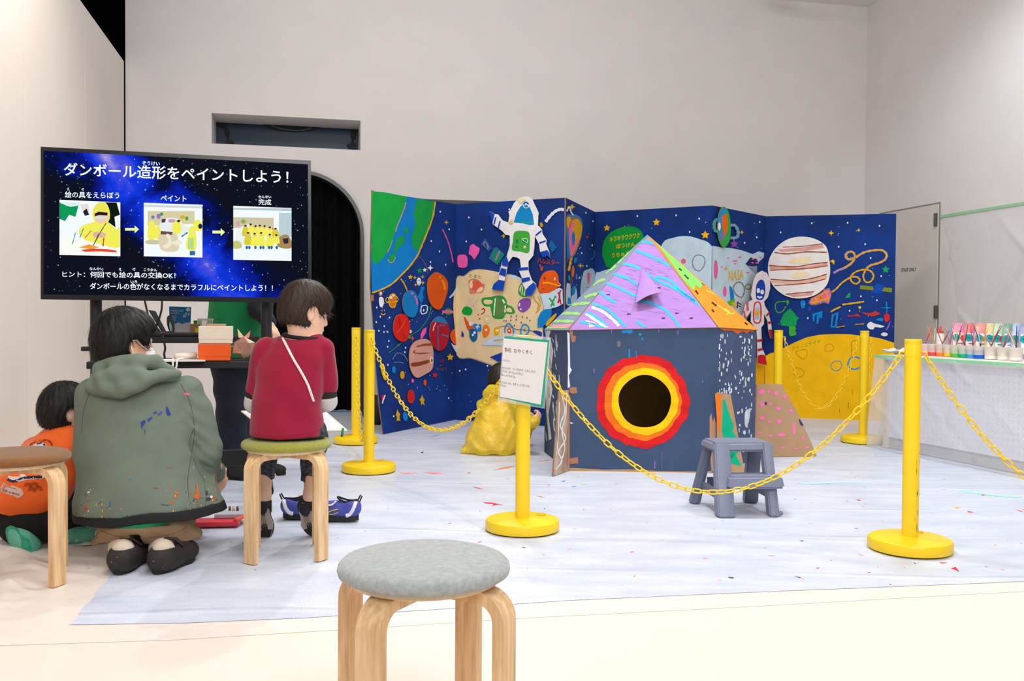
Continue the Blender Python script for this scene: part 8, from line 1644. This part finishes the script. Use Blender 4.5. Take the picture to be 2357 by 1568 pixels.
decal(ot, oc, 'printed_badge', [(C3, ('P', '#e6dcd8', [575, 378, 640, 330, 720, 305, 800, 318, 840, 360, 850, 395, 700, 385])), (C3, ('s', '#2f3350', 34, [660, 330, 720, 320, 790, 335, 820, 385])), (C3, ('p', '#e9dcd6', [150, 905, 400, 875, 780, 900, 790, 945, 700, 965, 480, 975, 340, 1015, 260, 1025, 190, 1005, 130, 960])), (C3, ('s', '#2c2e48', 46, [130, 960, 200, 1000, 280, 1000, 400, 955, 500, 935, 640, 930, 760, 925]))])
decal(ot, oc, 'printed_label', [(C3, ('p', '#d9b9ae', [60, 1030, 230, 1080, 385, 1140, 405, 1150, 405, 1180, 430, 1215, 400, 1270, 330, 1310, 150, 1245, 20, 1190, 0, 1180, 5, 1130])), ])
decal_text(ot, oc, 'printed_lettering', '#4a3a3a', [('ご近所 de BOSU!', 0 / 7.84, 980 + 1175 / 7.84, 350 / 7.84, 980 + 1275 / 7.84, 6.5), ('Neighborhood BOSU', 62 / 7.84, 980 + 1088 / 7.84, 295 / 7.84, 980 + 1162 / 7.84, 3)])
eb = [(540, 360, 585, 335, 30), (588, 330, 660, 296, 30), (700, 282, 735, 268, 28)]
decal_text(ot, oc, 'printed_lettering', '#5a2a1c', [(w_, a / 7.84, 980 + y / 7.84, c_ / 7.84, 980 + y2 / 7.84, h_ / 7.84) for w_, (a, y, c_, y2, h_) in zip(('M', 'PARK', 'X'), eb)] + [(ch_, (830 + 118 * cos(an_) - 14) / 7.84, 980 + (390 - 125 * sin(an_) + 14) / 7.84, (830 + 118 * cos(an_) + 12) / 7.84, 980 + (390 - 125 * sin(an_) + 14 + 10 * (1.6 - an_)) / 7.84, 4.2) for ch_, an_ in zip('ENTERTAINMENT', np.linspace(2.3, .05, 13))])
decal(ot, oc, 'wave_print', [(C3, ('s', '#8a2f14', 9, [x0 - r_, y0, x0 - r_ * .7, y0 - r_ * .7, x0, y0 - r_, x0 + r_ * .7, y0 - r_ * .68, x0 + r_, y0 + 20])) for x0, y0 in ((500, 1100), (620, 1090), (575, 1180), (700, 1160)) for r_ in (70, 48, 26)])
S = SDF(); S.ell(J(95, 1188, 3.87), (.195, .165, .11)); S.cone(J(110, 1180, 3.87), kn1, .10, .085, .04); S.cone(hp_, kn2, .10, .085, .04); S.cone(kn1, f1, .075, .055, .04); S.cone(kn2, f2, .075, .05, .04)
S.cut(wrinkle(.003, 22, 12, 24, .6)); S.cut(lambda F, X, Y, Z: np.maximum(F, .03 - Z)); S.build('trousers', M('black_jersey', '#121213', .9, .2, 20, .1, 100), oc, h=.0065)
TEAL = M('teal_mesh_shoe', '#5fae98', .6, .12, 40, .15, 120)
toe, heel = J(52, 1275, 3.66), J(24, 1225, 3.70); d_ = (toe - heel).normalized(); nn = Vector((-.25, -1, .1)); nn = (nn - d_ * nn.dot(d_)).normalized(); sd_ = d_.cross(nn); L_ = .17; hp = heel - d_ * .03
S = SDF(); S.ell(hp + d_ * L_ * .4 - nn * .05, (L_ * .45, .042, .065), (d_, sd_, nn)); S.cone(hp + d_ * .06 - nn * .05, f2, .045, .04, .02); shoe = S.build('shoe', TEAL, oc, h=.006)
b = B(); b.prism(sole_pts(hp, d_, sd_, nn, L_, .043), -nn * .018); recalc(b.build('sole', M('green_speckled_sole', '#2f9a78', .7, .2, 90), shoe))
hp = G(128, 1252, .012); S, d_, sd_, up__ = shoe_sdf(hp, Vector((1, .35, 0)), .19, .04, .07); S.cone(hp + d_ * .05 + up__ * .05, f1, .038, .04, .02); shoe = S.build('shoe', TEAL, oc, h=.006)
b = B(); b.prism(sole_pts(hp, d_, sd_, up__, .195, .041, -.006), (0, 0, .018)); recalc(b.build('sole', M('pale_teal_sole', '#cfdcd6', .6), shoe))
for k in range(4):
    q_ = hp + d_ * (.05 + .03 * k); b = B(); b.tube([q_ - sd_ * -.040 + up__ * .012, q_ + d_ * .012 + sd_ * .036 + up__ * .035, q_ + d_ * .02 + sd_ * .02 + up__ * .055], .0035, 6); b.build('shoe_stripe', M('cream_trim', '#e6e0d2', .6), shoe, smooth=True)

# ================================================================== child in the yellow raincoat
rc_ = thing('person', 'child crouching in a translucent yellow raincoat, partly hidden by the notice', 'person', G(1140, 1040, 0))
C = J(1158, 874, 6.68); fr_ = frame(math.radians(35), .15); s = .92
rows = [(905, 1128, 1182, 6.64, .07), (918, 1116, 1196, 6.62, .10), (945, 1102, 1206, 6.60, .13), (980, 1084, 1212, 6.58, .16), (1010, 1072, 1212, 6.58, .18), (1032, 1068, 1206, 6.58, .19), (1044, 1074, 1200, 6.58, .185)]
S = SDF(); Lp = head(S, C, fr_, s, J(1158, 908, 6.64), .05); S.loft(rows_px(rows[:-1], 0, .72), .03)
k1, k2 = J(1130, 965, 6.92), J(1215, 965, 6.90); S.cone(J(1120, 1015, 6.62), k1, .07, .055, .03); S.cone(J(1180, 1015, 6.62), k2, .07, .055, .03); S.cone(k1, J(1130, 1034, 6.85), .05, .035, .02); S.cone(k2, J(1205, 1034, 6.82), .05, .035, .02); S.ell(J(1135, 1034, 6.90), (.035, .09, .03)); S.ell(J(1208, 1034, 6.88), (.035, .09, .03))
sh_, e_, w__ = J(1186, 930, 6.56), J(1212, 978, 6.50), J(1226, 972, 6.42); S.cone(sh_, e_, .042, .034); S.cone(e_, w__, .032, .023); hand(S, w__, Vector((.5, .2, .5)), Vector((-.6, .5, 0)), .82, .8)
sh2, e2, w2_ = J(1122, 932, 6.62), J(1112, 975, 6.80), J(1150, 972, 6.98); S.cone(sh2, e2, .042, .034); S.cone(e2, w2_, .032, .023); hand(S, w2_, Vector((.5, .8, 0)), Vector((0, 0, -1)), .82, .5)
S.build('body', SKIN2, rc_, h=.006); face_bits(rc_, Lp, fr_, s); hair(rc_, C, fr_, s, '#2e231c', ub=.03, un=-.085, vol=1.02, fa=.055, hi='#150f0c')
S = SDF(); S.loft(rows_px(rows, 0, .62), .03); S.cone(sh_, e_, .055, .048, .03); S.cone(sh2, e2, .05, .045, .03); S.cut(lambda F, X, Y, Z: np.maximum(F, .03 - Z)); S.build('dark_clothes', M('olive_clothes', '#5f6a2c', .9, .2, 8), rc_, h=.008)
S = SDF(); S.loft(rows_px(rows, .004), .03); S.cone(sh_, e_, .078, .068, .04); S.cone(e_, w__, .066, .05, .03); S.cone(sh2, e2, .072, .064, .04)
S.path([J(1118, 912, 6.56), J(1130, 899, 6.54), J(1150, 896, 6.52), J(1172, 902, 6.53)], [.028, .036, .036, .03], .02); S.cone(J(1078, 1036, 6.5), J(1065, 1040, 6.5), .03, .012, .03)
S.cut(wrinkle(.007, 16, 8, 20, .3)); S.cut(lambda F, X, Y, Z: F + .006 * np.sin((X * 1.1 + Z * .8) * 42 + 2.2 * np.sin(Z * 14)) + .004 * np.sin((X - Z * .7) * 70 + 2 * np.sin(X * 20))); S.cut(lambda F, X, Y, Z: np.maximum(F, (.012 + .004 * np.sin(X * 40)) - Z))
RCM = film('yellow_rain_film', '#ffe838', .74, .25, .7, 16, transl=.45); S.build('raincoat', RCM, rc_, h=.0065, relax=0)

# ================================================================== helper in the green apron behind the stand
stf = thing('person', 'helper in a green apron and navy trousers standing behind the television', 'person', G(545, 1098, 0))
Ys = 5.5; C = Vector((J(572, 700, Ys).x, Ys - .02, 1.60)); fr_ = frame(math.radians(-60), .25); s = 1.0; x0 = J(548, 800, Ys).x
S = SDF(); Lp = head(S, C, fr_, s, Vector((x0 + .02, Ys, 1.42)), .058)
S.loft([(.78, x0, Ys, .15, .11), (.9, x0, Ys, .16, .12), (1.05, x0 - .01, Ys, .13, .10), (1.25, x0, Ys, .165, .11), (1.38, x0 + .01, Ys, .16, .09), (1.44, x0 + .02, Ys, .08, .06)], .03)
a1, a2 = J(525, 1078, 5.46), J(570, 1078, 5.58); kn_1, kn_2 = J(535, 955, 5.42), J(566, 955, 5.56)
S.cone(Vector((x0 - .06, Ys - .02, .84)), kn_1, .085, .06, .03); S.cone(Vector((x0 + .06, Ys + .04, .84)), kn_2, .085, .06, .03); S.cone(kn_1, a1, .055, .036, .03); S.cone(kn_2, a2, .055, .036, .03)
for q_ in (a1, a2): S.ell(q_ + Vector((.07, -.03, -.03)), (.12, .04, .035), None, .02)
shr, elr, wrr = Vector((x0 + .17, Ys - .02, 1.36)), J(600, 712, 5.36), J(620, 748, 5.24); S.cone(shr, elr, .05, .04, .03); S.cone(elr, wrr, .038, .028, .02); hand(S, wrr, J(640, 776, 5.20) - wrr, Vector((-.75, .3, -.2)), .95, .55, -1)
shl, ell_, wll = Vector((x0 - .17, Ys - .02, 1.36)), Vector((x0 - .22, Ys - .1, 1.2)), Vector((x0 - .1, Ys - .3, 1.22)); S.cone(shl, ell_, .05, .04, .03); S.cone(ell_, wll, .038, .028, .02); hand(S, wll, Vector((.7, -.5, 0)), Vector((.2, 0, -1)), .95, .5)
S.build('body', SKIN2, stf, h=.0065); face_bits(stf, Lp, fr_, s); hair(stf, C, fr_, s, HAIRB, ub=.05, un=-.08, vol=1.02)
NV = M('navy_fleece', '#20232e', .9, .15, 20, .2, 60)
S = SDF(); S.loft([(.86, x0, Ys, .165, .125), (1.05, x0 - .01, Ys, .150, .12), (1.25, x0, Ys, .18, .125), (1.38, x0 + .01, Ys, .175, .105), (1.43, x0 + .02, Ys, .085, .07)], .03); S.cone(shr, elr, .075, .066, .04); S.cone(elr, wrr.lerp(elr, .18), .062, .045, .03); S.cone(shl, ell_, .072, .06, .04); S.cone(ell_, wll.lerp(ell_, .15), .058, .042, .03); S.cut(wrinkle(.004, 20, 14, 30, .5)); S.build('jumper', NV, stf, h=.0075)
S = SDF(); S.loft([(.60, x0 - .02, Ys - .05, .175, .12), (.66, x0 - .02, Ys - .03, .185, .135), (.85, x0 - .01, Ys - .015, .18, .135), (1.05, x0, Ys - .012, .165, .13), (1.30, x0, Ys - .012, .13, .125)], .03); S.cut(lambda F, X, Y, Z: F + .006 * np.sin(X * 34 + 1.2 * np.sin(Z * 6))); S.cut(lambda F, X, Y, Z: np.maximum(F, (Y - (Ys + .03)) + .0 * X)); S.cut(lambda F, X, Y, Z: np.maximum(F, (Z - 1.02) * .6 + (X - (x0 + .10)) * .8 - .0)); zap = zsh + .03; S.cut(lambda F, X, Y, Z: np.maximum(F, .655 - Z))
S.build('apron', M('green_apron', '#0f8a4e', .75, .08, 9, .12, 60), stf, h=.0075)
DN = M('dark_navy_denim', '#1f2434', .85, .15, 16, .2, 90)
S = SDF(); S.ell(Vector((x0, Ys, .84)), (.175, .13, .12)); S.cone(Vector((x0 - .06, Ys - .02, .82)), kn_1, .112, .085, .04); S.cone(Vector((x0 + .06, Ys + .04, .82)), kn_2, .112, .085, .04); S.cone(kn_1, a1 + Vector((0, 0, .0)), .085, .088, .04); S.cone(kn_2, a2, .085, .085, .04)
S.cut(wrinkle(.005, 16, 10, 26, .9)); S.cut(lambda F, X, Y, Z: np.maximum(np.maximum(F, .035 - Z), Z - .9)); S.build('trousers', DN, stf, h=.0075)
for q_, dv in ((G(505, 1098, .012), Vector((1, -.2, 0))), (G(556, 1088, .012), Vector((1, -.1, 0)))):
    S, d_, sd_, up__ = shoe_sdf(q_, dv, .27, .046, .075); sh_o = S.build('shoe', M('paint_flecked_black_shoe', '#221f1f', .75, .2, 40), stf, h=.006); b = B(); b.prism(sole_pts(q_, d_, sd_, up__, .275, .047, -.004), (0, 0, .016)); recalc(b.build('sole', M('clog_sole', '#1f1c1b', .8), sh_o))
wd_ = (wrr - elr).normalized(); b = B(); c_ = wrr - wd_ * .012; a_ = wd_.cross(Vector((0, 0, 1))).normalized(); a2_ = a_.cross(wd_); b.tube([c_ + a_ * (.033 * cos(t)) + a2_ * (.033 * sin(t)) for t in np.linspace(0, 2 * pi, 21)[:-1]], .008, 8, closed=True); wt = b.build('wristwatch', M('patterned_strap', '#31405c', .4, .5, 160, var2='#d8dde6'), stf, smooth=True)

# ------------------------------------------------------------------ loose sneakers and paint set on the floor
def sneaker(label, heel, dv, hi):
    hp = Vector(heel); L_ = .215; t = thing('sneaker', label, 'shoe', hp, 'blue and white sneakers on the drop sheet')
    S, d_, sd_, up__ = shoe_sdf(hp + Vector((0, 0, .022)), dv, L_, .040, .075); tq = hp + d_ * .055 + up__ * .10
    S.ell(hp + d_ * .03 + up__ * .068, (.035, .036, .035), (d_, sd_, up__), .02); S.ell(tq, (.050, .027, .05), (d_, sd_, up__), .008, 's')
    up_o = S.build('upper', M('blue_mesh_upper', '#4a50a8', .6, .1, 60, .2, 150), t, h=.0045)
    b = B(); b.prism(sole_pts(hp, d_, sd_, up__, L_ * 1.03, .043), up__ * .028); recalc(b.build('sole', M('black_midsole', '#222226', .6), t))
    vis = -1 if sd_.y > 0 else 1; bvu = o_bvh[up_o.name]
    def side(x, z, off=.002):
        o_ = hp + d_ * (x * L_) + up__ * z + sd_ * (vis * .3); h_ = bvu.ray_cast(o_, -sd_ * vis); return (h_[0] if h_[0] is not None else o_ - sd_ * vis * .27) + sd_ * (vis * off)
    for nm, c_, pth, r_ in (('white_overlay', '#e9e8ee', [(.04, .09), (.08, .06), (.16, .035), (.24, .03)], .011), ('white_overlay', '#e9e8ee', [(.46, .092), (.55, .075), (.66, .072), (.78, .058)], .013), ('flame_stripe', '#f2d62a', [(.68, .034), (.54, .05), (.40, .058)], .006), ('flame_stripe', '#f2d62a', [(.66, .03), (.52, .034), (.40, .042)], .005), ('black_trim', '#26262c', [(.5, .085), (.6, .066), (.72, .062)], .003)):
        b = B(); b.tube([side(*q_) for q_ in smooth_loop(pth, 4, False)], r_, 6, flat=.35); b.build(nm, M('overlay_' + nm, c_, .5), t, smooth=True)
    b = B(); b.tube([hp + d_ * (L_ * .02) + up__ * .095, hp - d_ * .008 + up__ * .118, hp - d_ * .014 + up__ * .112, hp - d_ * .004 + up__ * .088], .0035, 6); b.build('pull_tab', M('black_webbing', '#1c1c20', .8), t, smooth=True)
    b = B(); b.tube([tq + d_ * .045 * cos(a) - up__ * .012 + sd_ * .024 * sin(a) + up__ * (.006 * cos(a) + .012 * (cos(a) ** 2)) for a in np.linspace(0, 2 * pi, 21)[:-1]], .005, 6, closed=True); b.build('collar_lining', M('black_webbing', '#1c1c20', .8), t, smooth=True)
    b = B(); q_ = hp + d_ * (L_ * .56) + up__ * .082; b.box(q_, (.03, .03, .008), rot=math.atan2(d_.y, d_.x), bev=.003); b.build('lace_dial', M('pink_dial', '#c06ad0', .4), t)
sneaker('blue and white sneaker with its heel tab toward the man, behind the stool legs', G(651, 1193, .010), Vector((1, .12, 0)), 1)
sneaker('blue and white sneaker with yellow flame stripes, right of the olive stool', G(826, 1198, .010), Vector((-1, .1, 0)), 0)
pcs = G(490, 1212, .009); t = thing('paint_case', 'red and grey plastic paint case lying open by the squatting man', 'case', pcs); rz_ = .12
b = B(); b.box(pcs + Vector((.0, .03, .012)), (.22, .10, .022), rot=rz_, bev=.005); b.build('tray', M('red_plastic', '#d8384a', .4), t)
b = B(); b.box(pcs + Vector((.05, .10, .034)), (.13, .09, .02), rot=rz_, bev=.004); b.build('palette', M('grey_plastic_lid', '#b9bcc4', .35), t)
b = B(); b.box(pcs + Vector((.115, .06, .03)), (.02, .13, .014), rot=rz_ - .35, bev=.004); b.build('hinged_lid', M('coral_plastic', '#ee5a48', .4), t)
for k in range(3): b = B(); b.box(pcs + Vector((.03 + k * .018, .15, .05)), (.010, .05, .012), rot=rz_ + .2, bev=.002); b.build('paint_pan', M('brown_pan', ('#5a3428', '#c9a08a', '#3a2a26')[k], .5), t)
a_, c_ = G(533, 1204, .02), G(566, 1190, .02); b = B(); b.tube([a_, a_.lerp(c_, .5), c_], [.003, .0045, .003], 6); tag(b.build('wooden_brush', M('pale_wood_handle', '#d9a862', .5), smooth=True), 'pale wooden brush lying on the sheet between the red case and the stool', 'brush')
